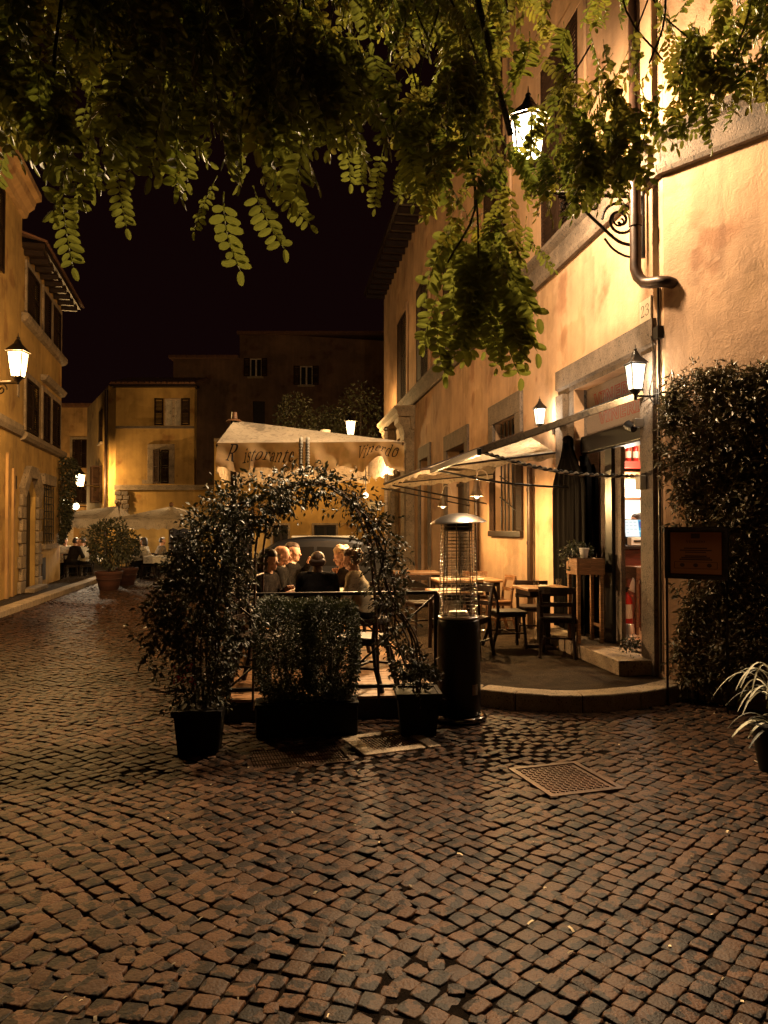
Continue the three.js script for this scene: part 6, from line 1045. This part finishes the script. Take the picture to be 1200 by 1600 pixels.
// ---------------------------------------------------------------- people
// surface nets over a signed distance field
function netMesh(fn, lo, hi, c) {
  const nx = Math.ceil((hi.x - lo.x) / c) + 1, ny = Math.ceil((hi.y - lo.y) / c) + 1, nz = Math.ceil((hi.z - lo.z) / c) + 1, F = new Float32Array(nx * ny * nz), id = (i, j, k) => i + nx * (j + ny * k);
  for (let k = 0; k < nz; k++) for (let j = 0; j < ny; j++) for (let i = 0; i < nx; i++) F[id(i, j, k)] = fn(lo.x + i * c, lo.y + j * c, lo.z + k * c);
  const vi = new Int32Array(nx * ny * nz).fill(-1), pos = [], idx = [];
  for (let k = 0; k < nz - 1; k++) for (let j = 0; j < ny - 1; j++) for (let i = 0; i < nx - 1; i++) {
    let sx = 0, sy = 0, sz = 0, n = 0, m = 0; const v = [];
    for (let q = 0; q < 8; q++) { const f = F[id(i + (q & 1), j + ((q >> 1) & 1), k + (q >> 2))]; v.push(f); if (f < 0) m++; }
    if (m === 0 || m === 8) continue;
    for (const [a, b] of [[0, 1], [2, 3], [4, 5], [6, 7], [0, 2], [1, 3], [4, 6], [5, 7], [0, 4], [1, 5], [2, 6], [3, 7]]) if ((v[a] < 0) !== (v[b] < 0)) { const t = v[a] / (v[a] - v[b]); sx += (a & 1) + t * ((b & 1) - (a & 1)); sy += ((a >> 1) & 1) + t * (((b >> 1) & 1) - ((a >> 1) & 1)); sz += (a >> 2) + t * ((b >> 2) - (a >> 2)); n++; }
    vi[id(i, j, k)] = pos.length / 3; pos.push(lo.x + (i + sx / n) * c, lo.y + (j + sy / n) * c, lo.z + (k + sz / n) * c);
  }
  const quad = (a, b, d, e, f) => { if (a < 0 || b < 0 || d < 0 || e < 0) return; if (f) idx.push(a, b, d, a, d, e); else idx.push(a, d, b, a, e, d); };
  for (let k = 1; k < nz - 1; k++) for (let j = 1; j < ny - 1; j++) for (let i = 1; i < nx - 1; i++) {
    const f0 = F[id(i, j, k)] < 0;
    if (f0 !== F[id(i + 1, j, k)] < 0) quad(vi[id(i, j - 1, k - 1)], vi[id(i, j, k - 1)], vi[id(i, j, k)], vi[id(i, j - 1, k)], f0);
    if (f0 !== F[id(i, j + 1, k)] < 0) quad(vi[id(i - 1, j, k - 1)], vi[id(i - 1, j, k)], vi[id(i, j, k)], vi[id(i, j, k - 1)], f0);
    if (f0 !== F[id(i, j, k + 1)] < 0) quad(vi[id(i - 1, j - 1, k)], vi[id(i, j - 1, k)], vi[id(i, j, k)], vi[id(i - 1, j, k)], f0);
  }
  const g = new THREE.BufferGeometry(); g.setAttribute('position', new THREE.Float32BufferAttribute(pos, 3)); g.setIndex(idx); g.computeVertexNormals();
  return g;
}
function field(bones, k) { // tapered capsules joined by a smooth minimum
  const B = bones.map(([a, b, r0, r1]) => ({ ax: a.x, ay: a.y, az: a.z, dx: b.x - a.x, dy: b.y - a.y, dz: b.z - a.z, l: Math.max(1e-9, a.distanceToSquared(b)), r0, r1: r1 ?? r0 }));
  return (x, y, z) => { let d = 1; for (const q of B) { const px = x - q.ax, py = y - q.ay, pz = z - q.az, t = Math.min(1, Math.max(0, (px * q.dx + py * q.dy + pz * q.dz) / q.l)), ex = px - t * q.dx, ey = py - t * q.dy, ez = pz - t * q.dz, f = Math.sqrt(ex * ex + ey * ey + ez * ez) - (q.r0 + t * (q.r1 - q.r0)); if (f > d + k) continue; const h = Math.max(k - Math.abs(d - f), 0) / k; d = Math.min(d, f) - h * h * k * 0.25; } return d; };
}
function netBones(bones, k, c) { const lo = V(9, 9, 9), hi = V(-9, -9, -9); for (const [a, b, r0, r1] of bones) { const r = Math.max(r0, r1 ?? r0) + 2.2 * c; for (const p of [a, b]) { lo.min(p.clone().subScalar(r)); hi.max(p.clone().addScalar(r)); } } return netMesh(field(bones, k), lo, hi, c); }
// pose: face +z, seat at y = 0.46; hands are wrist targets; lean in metres at the neck; o.turnHead, o.nod
function person(label, pos, turn, o) {
  const fine = o.fine !== false, s = o.size ?? 1, lean = o.lean ?? 0.08, hip = V(0, 0.54, 0), chest = V(0, 0.86, lean * 0.7), neck = V(0, 1.04, lean), up = V(0, 1.11, lean + 0.02);
  const sh = [V(-0.18, 1.0, lean), V(0.18, 1.0, lean)], kn = [V(-0.12, 0.52, 0.43), V(0.12, 0.52, 0.43)], an = [V(-0.13, 0.09, 0.4), V(0.13, 0.09, 0.4)], toe = [V(-0.15, 0.04, 0.56), V(0.15, 0.04, 0.56)];
  const wr = o.hands ?? [V(-0.14, 0.78, 0.4), V(0.14, 0.78, 0.4)], el = wr.map((w, i) => { const q = sh[i].clone().lerp(w, 0.5), d = w.clone().sub(sh[i]), h = Math.sqrt(Math.max(0.004, 0.27 ** 2 - d.lengthSq() / 4)); return q.add(V((i ? 1 : -1) * h * 0.55, -h * 0.8, -h * 0.2)); });
  const torso = (e) => [[V(-0.08, 0.56, 0), V(0.08, 0.56, 0), 0.125 + e], [V(-0.06, 0.62, 0.01), chest.clone().add(V(-0.07, 0, 0)), 0.105 + e, 0.115 + e], [V(0.06, 0.62, 0.01), chest.clone().add(V(0.07, 0, 0)), 0.105 + e, 0.115 + e], [sh[0].clone().add(V(0.06, -0.02, 0)), sh[1].clone().add(V(-0.06, -0.02, 0)), 0.085 + e]];
  const arms = (e, f = 1) => [0, 1].flatMap((i) => [[sh[i], el[i], 0.055 + e, 0.043 + e], [el[i], el[i].clone().lerp(wr[i], f), 0.041 + e, 0.029 + e]]);
  const legs = (e) => [0, 1].flatMap((i) => [[V(i ? 0.09 : -0.09, 0.54, 0.02), kn[i], 0.085 + e, 0.058 + e], [kn[i], an[i], 0.054 + e, 0.038 + e]]);
  const feet = (e) => [0, 1].map((i) => [an[i].clone().add(V(0, -0.03, -0.02)), toe[i], 0.042 + e, 0.033 + e]);
  // head: its own grid, then turned on the neck
  const hb = [[V(0, 0.125, -0.02), V(0, 0.13, 0.015), 0.083, 0.08], [V(0, 0.05, 0.03), V(0, 0.03, 0.055), 0.056, 0.04], [V(-0.03, 0.09, 0.055), V(0.03, 0.09, 0.055), 0.036], [V(0, 0.105, 0.09), V(0, 0.078, 0.112), 0.009, 0.014], [V(0, 0.052, 0.082), V(0, 0.044, 0.085), 0.016], [V(0, 0.015, 0.073), V(0, 0.01, 0.075), 0.018], [V(-0.03, 0.115, 0.078), V(0.03, 0.115, 0.078), 0.014], [V(-0.08, 0.105, -0.005), V(-0.083, 0.075, 0), 0.013, 0.009], [V(0.08, 0.105, -0.005), V(0.083, 0.075, 0), 0.013, 0.009], [V(0, 0.06, -0.01), V(0, -0.07, -0.02), 0.055, 0.055]];
  const hm = new THREE.Matrix4().compose(up, new THREE.Quaternion().setFromEuler(new THREE.Euler(o.nod ?? 0.1, o.turnHead ?? 0, 0, 'YXZ')), V(1, 1, 1));
  const head = tf(netBones(hb, 0.018, fine ? 0.006 : 0.014), hm);
  const hands = [0, 1].map((i) => {
    const w = wr[i], f = w.clone().sub(el[i]).normalize(), upv = V(0, 1, 0), sd = f.clone().cross(upv).normalize(), nn = sd.clone().cross(f), P = (a, b, c) => w.clone().addScaledVector(sd, a).addScaledVector(nn, b).addScaledVector(f, c), m = i ? 1 : -1, b = [[P(-0.018, 0, 0.0), P(-0.022, 0, 0.075), 0.018], [P(0.018, 0, 0.0), P(0.022, 0, 0.072), 0.018]];
    [[-0.03, 0.055], [-0.01, 0.066], [0.01, 0.062], [0.029, 0.048]].forEach(([x, l]) => { b.push([P(x, 0, 0.08), P(x * 1.15, -0.006, 0.08 + l * 0.6), 0.0092, 0.0085], [P(x * 1.15, -0.006, 0.08 + l * 0.6), P(x * 1.15, -0.03, 0.08 + l), 0.0085, 0.0075]); });
    b.push([P(m * -0.03, -0.005, 0.02), P(m * -0.055, -0.015, 0.055), 0.011, 0.01], [P(m * -0.055, -0.015, 0.055), P(m * -0.055, -0.025, 0.085), 0.0098, 0.0085]);
    return fine ? netBones(b, 0.006, 0.0045) : netBones(b, 0.01, 0.014);
  });
  const c = fine ? 0.013 : 0.026, body = netBones([...torso(0), ...arms(0), ...legs(0), ...feet(0), [chest, neck, 0.08, 0.055], [neck, up.clone().add(V(0, 0.02, 0.01)), 0.054, 0.05]], 0.04, c);
  const root = new THREE.Mesh(merge([body, head, ...hands]), M.skin.clone()); root.material.color.multiplyScalar(o.skin ?? 1); root.name = numbered('person'); root.castShadow = root.receiveShadow = true; root.position.copy(pos); root.rotation.y = turn; root.scale.setScalar(s); scene.add(root);
  tag(root, label, 'person', o.group);
  const cl = (n, col, r = 0.9) => { const m = mat(n + ' cloth', col, { roughness: r, map: rep(T.cloth, 0.5), bumpMap: rep(T.clothBump, 0.35), bumpScale: 0.012, specularIntensity: 0.12 }); return m; };
  part(root, o.top ?? 'jacket', netBones([...torso(0.014), ...arms(0.013, 0.9), [chest, neck.clone().add(V(0, -0.03, -0.01)), 0.1, 0.07]], 0.05, c), cl('top', o.color ?? lin(0.02, 0.017, 0.016)));
  part(root, 'trousers', netBones([[V(-0.08, 0.55, 0), V(0.08, 0.55, 0), 0.142], ...legs(0.012)], 0.05, c), cl('trousers', o.legColor ?? lin(0.02, 0.018, 0.02)));
  part(root, 'shoes', netBones(feet(0.01), 0.02, c * 0.8), M.black);
  if (o.collar) part(root, 'shirt_collar', mv(new THREE.TorusGeometry(0.062, 0.016, 6, 18), neck.x, neck.y + 0.015, neck.z + 0.006, 0, Math.PI / 2 - 0.3), M.linen);
  for (const k of [-1, 1]) part(root, 'eye', tf(ball(0.011, k * 0.031, 0.098, 0.083, 1, 0.7, 0.6, 8, 6), hm), M.black);
  part(root, 'mouth', tf(tube([V(-0.022, 0.043, 0.096), V(0, 0.046, 0.101), V(0.022, 0.043, 0.096)], 0.004, 8, 4), hm), mat('lips', lin(0.3, 0.1, 0.08)));
  const hc = mat('hair', o.hair ?? lin(0.02, 0.012, 0.008), { roughness: 0.6 }); let h = null;
  if (o.style === 'bald') h = [[V(-0.05, 0.075, -0.055), V(0.05, 0.075, -0.055), 0.047], [V(-0.076, 0.1, -0.02), V(-0.078, 0.07, -0.012), 0.012], [V(0.076, 0.1, -0.02), V(0.078, 0.07, -0.012), 0.012]];
  else if (o.style === 'short') h = [[V(0, 0.155, -0.035), V(0, 0.165, 0.02), 0.078, 0.066], [V(-0.028, 0.1, -0.058), V(0.028, 0.1, -0.058), 0.053], [V(-0.072, 0.12, 0), V(-0.074, 0.09, -0.01), 0.018], [V(0.072, 0.12, 0), V(0.074, 0.09, -0.01), 0.018]];
  else if (o.style === 'curly') { h = [[V(0, 0.15, -0.04), V(0, 0.165, 0.01), 0.09, 0.08], [V(-0.06, 0.09, -0.05), V(0.06, 0.09, -0.05), 0.06]]; for (let i = 0; i < 42; i++) { const d = dirR(); if (d.z > 0.55 && d.y < 0.5) continue; const q = V(d.x * 0.098, 0.135 + d.y * 0.095, -0.02 + d.z * 0.1); if (q.y < 0.05) continue; h.push([q, q.clone().addScaledVector(d, 0.006), 0.026]); } }
  else if (o.style === 'bob') h = [[V(0, 0.15, -0.04), V(0, 0.165, 0.015), 0.092, 0.078], [V(-0.06, 0.12, -0.04), V(-0.075, 0.02, -0.03), 0.05, 0.045], [V(0.06, 0.12, -0.04), V(0.075, 0.02, -0.03), 0.05, 0.045], [V(-0.03, 0.1, -0.075), V(-0.03, 0.0, -0.08), 0.06, 0.05], [V(0.03, 0.1, -0.075), V(0.03, 0.0, -0.08), 0.06, 0.05]];
  if (h) part(root, 'hair', tf(netBones(h, 0.02, fine ? 0.007 : 0.016), hm), hc);
  return root;
}
{
  const dkp = (x, z) => V(x, DH, z), H2 = Math.PI / 2, tz = -9.0, ty = DH;
  person('woman with dark hair seen from behind her shoulder, seated nearest the railing', dkp(-1.35, -8.28), H2 - 0.25, { style: 'bob', lean: 0.1, turnHead: 0.1, size: 0.91, color: lin(0.03, 0.02, 0.018), hands: [V(-0.1, 0.82, 0.36), V(0.14, 0.86, 0.3)] });
  person('bald man in a dark jacket in profile beside the dark-haired woman', dkp(-1.37, -8.95), H2 - 0.05, { style: 'bald', lean: 0.16, hair: lin(0.2, 0.17, 0.14), turnHead: 0.1, collar: true, size: 0.94, hands: [V(-0.08, 0.84, 0.42), V(0.1, 0.8, 0.4)] });
  person('man beyond the bald man, leaning in with one hand raised', dkp(-1.37, -9.6), H2 - 0.2, { style: 'short', lean: 0.22, collar: true, size: 0.95, hands: [V(-0.12, 0.8, 0.4), V(0.06, 1.08, 0.46)], hair: lin(0.05, 0.03, 0.02) });
  person('broad man in black seated with his back to the camera', dkp(-0.71, -8.12), Math.PI + 0.02, { style: 'bald', lean: 0.12, size: 0.91, hands: [V(-0.04, 0.8, 0.36), V(0.05, 0.8, 0.36)], hair: lin(0.06, 0.035, 0.024), skin: 0.2, color: lin(0.012, 0.011, 0.012), nod: 0.15 });
  person('woman with curly grey-blond hair leaning over the table', dkp(-0.31, -9.25), -H2 + 0.5, { style: 'curly', size: 0.92, lean: 0.2, hair: lin(0.42, 0.28, 0.16), color: lin(0.05, 0.035, 0.03), nod: 0.2, hands: [V(-0.06, 0.98, 0.3), V(0.16, 0.8, 0.42)] });
  person('woman with short brown hair in a cream jacket at the table end', dkp(-0.18, -8.5), -H2 - 0.1, { style: 'curly', lean: 0.16, hair: lin(0.07, 0.035, 0.016), color: lin(0.62, 0.54, 0.4), nod: 0.15, size: 0.91, hands: [V(-0.12, 0.8, 0.42), V(0.12, 0.8, 0.4)] });
  const seats = [['under the dark-haired woman', -1.35, -8.28, H2 - 0.25], ['under the bald man in profile', -1.37, -8.95, H2], ['under the man with the raised hand', -1.37, -9.6, H2 - 0.2], ['under the broad man in black', -0.71, -8.12, Math.PI], ['under the curly-haired woman', -0.31, -9.25, -H2 + 0.5], ['under the woman in the cream jacket', -0.18, -8.5, -H2 - 0.1]];
  for (const [l, x, z, a] of seats) copy(chairD, 'dark chair ' + l + ' on the deck', V(x, DH, z), a, 'dark bistro chairs');
  copy(chairD, 'empty dark chair at the deck corner behind the tall climber, its seat pale', V(-1.14, DH, -7.08), H2 + 0.3);
  copy(chairD, 'empty dark chair on the deck between boxwood and heater', V(-0.2, DH, -7.05), -H2 + 0.35);
  const tb = thing('dining_table', 'table under a white cloth with the diners round it', 'table', V(-0.76, DH, tz)); part(tb, 'tabletop', box(0.7, 0.03, 1.3, 0, 0.735, 0), M.oak); for (const [a, b] of [[1, 1], [-1, 1], [1, -1], [-1, -1]]) part(tb, 'leg', bar(V(a * 0.3, 0, b * 0.58), V(a * 0.3, 0.72, b * 0.58), 0.05), M.darkWood);
  const tc = thing('tablecloth', 'white cloth hanging over the diners table', 'tablecloth', V(-0.76, DH, tz));
  const g = new THREE.PlaneGeometry(1.04, 1.66, 46, 60); g.rotateX(-H2); const q = g.attributes.position; for (let i = 0; i < q.count; i++) { let x = q.getX(i), z = q.getZ(i), y = 0.756, ox = Math.max(0, Math.abs(x) - 0.35), oz = Math.max(0, Math.abs(z) - 0.65), dr = Math.max(ox, oz); if (ox > 0) x = Math.sign(x) * (0.358 + 0.018 * (1 + Math.sin(z * 19)) * ox * 5); if (oz > 0) z = Math.sign(z) * (0.658 + 0.018 * (1 + Math.sin(x * 21)) * oz * 5); q.setXYZ(i, x, y - dr, z); } g.computeVertexNormals(); part(tc, 'cloth', g, M.linen);
  const items = [[-0.9, -8.55, 'white plate before the dark-haired woman'], [-0.91, -8.95, 'white plate before the bald man'], [-0.61, -8.6, 'white plate before the woman in cream'], [-0.62, -9.1, 'white plate before the curly-haired woman']]; let pl = null;
  for (const [x, z, l] of items) { if (!pl) { pl = thing('dinner_plate', l, 'plate', V(x, DH + 0.758, z)); part(pl, 'plate_body', lathe([[0.001, 0.004], [0.08, 0.004], [0.12, 0.018], [0.122, 0.022], [0.08, 0.009], [0.001, 0.009]], 26), M.paper); part(pl, 'food', ball(0.05, 0, 0.012, 0, 1, 0.35, 0.8), M.terracotta); } else copy(pl, l, V(x, DH + 0.758, z)); }
  for (const [x, z] of [[-0.74, -8.5], [-0.78, -8.75], [-0.72, -8.9], [-0.76, -9.25]]) glassOn(V(x, DH + 0.758, z), 'clear tumbler on the white cloth among the diners', 'tumblers among the diners');
  const bag = thing('shopping_bag', 'white plastic carrier bag hanging on a chair at the deck railing', 'bag', V(-1.33, 0.78, -7.75)); const bm = V(0, 0, 0);
  const bg = new THREE.SphereGeometry(0.13, 24, 18), bq = bg.attributes.position; for (let i = 0; i < bq.count; i++) { let x = bq.getX(i), y = bq.getY(i), z = bq.getZ(i); const k = 1 - 0.55 * sstep(-0.02, 0.12, y); x *= k * 0.85; z *= k * 0.6; x += 0.012 * Math.sin(y * 60 + z * 40); z += 0.012 * Math.sin(y * 45 + x * 70); bq.setXYZ(i, x, y * 1.1, z); } bg.computeVertexNormals(); part(bag, 'bag_body', bg, M.linen);
  for (const k of [-1, 1]) part(bag, 'handle', tube([V(k * 0.05, 0.1, 0.01), V(k * 0.055, 0.18, 0), V(k * 0.02, 0.24, 0), V(k * -0.005, 0.16, 0)], 0.012, 14, 5), M.linen);
  part(bag, 'print', mv(new THREE.BoxGeometry(0.09, 0.05, 0.004), 0.02, -0.03, 0.082, 0.1), M.oak);
  person('person with dark hair behind the bar, only the head showing past the door jamb', V(3.7, 0.5, -11.05), Math.PI + 0.6, { style: 'short', fine: false, color: lin(0.03, 0.025, 0.025), size: 1.02, lean: 0.03 });
}

// ---------------------------------------------------------------- parked car behind the diners
{
  const t = thing('parked_car', 'dark parked car with a painted lamp reflection along its roof, behind the diners', 'car', V(-1.5, 0, -15.6), 0.06), paint = mat('dark car paint', lin(0.02, 0.02, 0.024), { roughness: 0.3, metalness: 0.4, clearcoat: 1, clearcoatRoughness: 0.08 });
  const prof = [[-1.75, 0.28], [-1.8, 0.5], [-1.72, 0.78], [-1.2, 0.88], [-0.72, 1.22], [-0.45, 1.34], [0.1, 1.4], [0.85, 1.36], [1.35, 1.2], [1.62, 0.86], [1.74, 0.6], [1.72, 0.3]];
  const ex = (pts, d, b, z) => { const g = new THREE.ExtrudeGeometry(new THREE.Shape(new THREE.SplineCurve(pts.map((p) => new THREE.Vector2(...p))).getPoints(60)), { depth: d, bevelEnabled: true, bevelSize: b, bevelThickness: b, bevelSegments: 3 }); g.translate(0, 0, z); return g; };
  part(t, 'body', ex(prof, 1.36, 0.09, -0.68), paint);
  const side = [[-0.92, 0.92], [-0.62, 1.2], [-0.3, 1.28], [0.1, 1.29], [0.1, 0.92]], side2 = [[0.16, 0.92], [0.16, 1.29], [0.8, 1.26], [1.2, 1.08], [1.25, 0.92]];
  for (const s of [side, side2]) { const sh = new THREE.Shape(s.map((p) => new THREE.Vector2(...p))); for (const z of [0.772, -0.782]) { const g = new THREE.ExtrudeGeometry(sh, { depth: 0.01, bevelEnabled: false }); g.translate(0, 0, z); part(t, 'side_window', g, M.dimPane); } }
  part(t, 'windscreen', bar(V(-1.13, 0.93, 0), V(-0.7, 1.24, 0), 1.3, 0.012), M.dimPane);
  for (const [x, z] of [[-1.1, 0.68], [1.1, 0.68], [-1.1, -0.68], [1.1, -0.68]]) { const w = new THREE.Group(); w.name = 'wheel'; w.position.set(x, 0.3, z); t.add(w); part(w, 'tyre', mv(new THREE.TorusGeometry(0.24, 0.07, 10, 26), 0, 0, 0), M.black); part(w, 'rim', mv(new THREE.CylinderGeometry(0.18, 0.18, 0.1, 18), 0, 0, 0, 0, Math.PI / 2), M.steel); }
  for (const z of [0.5, -0.5]) { part(t, 'headlight', ball(0.1, -1.7, 0.66, z, 0.6, 0.7, 1.2), M.glass); part(t, 'tail_light', box(0.05, 0.2, 0.18, 1.66, 0.78, z, 0, 0.01), M.red); }
  part(t, 'painted_roof_reflection', mv(new RoundedBoxGeometry(1.25, 0.05, 1.2, 2, 0.024), 0.28, 1.475, 0), mat('painted lamp reflection', lin(0.5, 0.48, 0.45), { roughness: 0.3, clearcoat: 1 }));  // pale panel added, its colour stands in for lamp light reflected off the roof
  part(t, 'roof_rail', [bar(V(-0.4, 1.42, 0.62), V(0.9, 1.42, 0.62), 0.03), bar(V(-0.4, 1.42, -0.62), V(0.9, 1.42, -0.62), 0.03)], M.chrome);
  for (const z of [0.86, -0.86]) part(t, 'mirror', ball(0.08, -0.75, 0.98, z, 0.7, 0.8, 1), paint);
}
// ---------------------------------------------------------------- restaurant further down the street
{
  const far = (label, x0, x1, z0, z1, he, ha, ax) => {
    const t = thing('parasol', label, 'umbrella', V((x0 + x1) / 2, 0, (z0 + z1) / 2)), A = V(x0, he, z1), B = V(x1, he, z1), C = V(x1, he, z0), D = V(x0, he, z0), P = V(ax ?? (x0 + x1) / 2, ha, (z0 + z1) / 2), v = (p) => p.clone().add(V(0, -0.3, 0)), w = (q, u, k) => { q.z += 0.03 * Math.sin(u * 30) * (1 - k); q.y += 0.03 * Math.sin(u * 60) * (1 - k); };
    wpart(t, 'canopy', merge([quadGeo(A, B, P, P, 8, 6, 0.04), quadGeo(B, C, P, P, 8, 6, 0.04), quadGeo(C, D, P, P, 8, 6, 0.04), quadGeo(D, A, P, P, 8, 6, 0.04)]), M.canvas);
    wpart(t, 'valance', merge([quadGeo(v(A), v(B), B, A, 40, 2, 0, w), quadGeo(v(B), v(C), C, B, 30, 2, 0, w), quadGeo(v(D), v(A), A, D, 30, 2, 0, w)]), M.canvas);
    wpart(t, 'pole', rod(V(P.x, 0, P.z), P, 0.05, 0.05, 10), M.darkWood); wpart(t, 'finial', ball(0.08, P.x, P.y + 0.06, P.z), M.midWood);
  };
  far('pale umbrella at the lane mouth, lit brightly along its sloping edge', -11.6, -8.9, -27.6, -24.4, 1.95, 2.4, -9.0);
  far('wide pale umbrella before the ochre corner building', -8.75, -5.6, -27.4, -24.4, 1.92, 2.38);
  for (const [p, cd] of [[V(-10.2, 1.85, -26.2), 30], [V(-7.2, 1.8, -26), 20]]) { const t = thing('pendant_lamp', p.x < -9 ? 'small bulb lighting the tables at the lane mouth' : 'small bulb under the wide far umbrella', 'pendant lamp', p); part(t, 'bulb', ball(0.05, 0, 0, 0), M.sconceGlass); part(t, 'cord', rod(V(0, 0.04, 0), V(0, 0.5, 0), 0.008), M.black); lampAt('far_table_bulb', p, cd, [1, 0.76, 0.48], 3); }
  const cols = [lin(0.7, 0.66, 0.58), lin(0.03, 0.025, 0.025), lin(0.6, 0.1, 0.08), lin(0.62, 0.58, 0.5), lin(0.05, 0.04, 0.05), lin(0.66, 0.6, 0.5), lin(0.3, 0.25, 0.2)];
  const spots = [[100, 25.2, 0.6, 'diner in a pale shirt at the lane mouth, next to the yellow house', 'short'], [112, 24.6, 2.6, 'diner in black seen from behind at the lane mouth', 'short'], [124, 25.4, 1.2, 'diner in a red top at the lane mouth tables', 'bob'], [135, 24.8, 4.4, 'diner in a white shirt close to the potted tree', 'short'], [212, 25, 1.4, 'diner in a pale blouse just past the potted tree', 'curly'], [232, 24.8, 4.6, 'diner in dark clothes under the wide far umbrella', 'bob'], [246, 25.3, 2.2, 'diner in white half hidden by the tall climber', 'short']];
  const ps = spots.map(([px, d, a, lb, st], i) => { const p = V((px - 600) / 1200 * d, 0, -d); person(lb, p, a, { style: st, fine: false, color: cols[i], hair: i === 4 ? lin(0.5, 0.4, 0.25) : lin(0.03, 0.02, 0.015), lean: 0.14 }); copy(chairD, 'dark chair under the ' + lb.split(' ').slice(0, 5).join(' ') + ', far down the street', p, a, 'dark bistro chairs'); });
  for (const [px, d, lb] of [[118, 25.1, 'white-clothed table of the diners at the lane mouth'], [140, 25.6, 'white-clothed table just behind the round potted tree'], [222, 25.2, 'white-clothed table under the wide far umbrella'], [250, 24.6, 'white-clothed table half behind the tall climber']]) { const t = thing('cafe_table', lb, 'table', V((px - 600) / 1200 * d, 0, -d), 0, 'far white tables'); part(t, 'tabletop', box(0.75, 0.03, 0.75, 0, 0.73, 0), M.oak); part(t, 'column', rod(V(0, 0, 0), V(0, 0.72, 0), 0.05), M.darkWood); part(t, 'cloth', [box(0.8, 0.01, 0.8, 0, 0.752, 0), box(0.8, 0.22, 0.01, 0, 0.645, 0.4), box(0.8, 0.22, 0.01, 0, 0.645, -0.4), box(0.01, 0.22, 0.79, 0.4, 0.645, 0), box(0.01, 0.22, 0.79, -0.4, 0.645, 0)], M.linen); }
}
renderer.render(scene, camera);
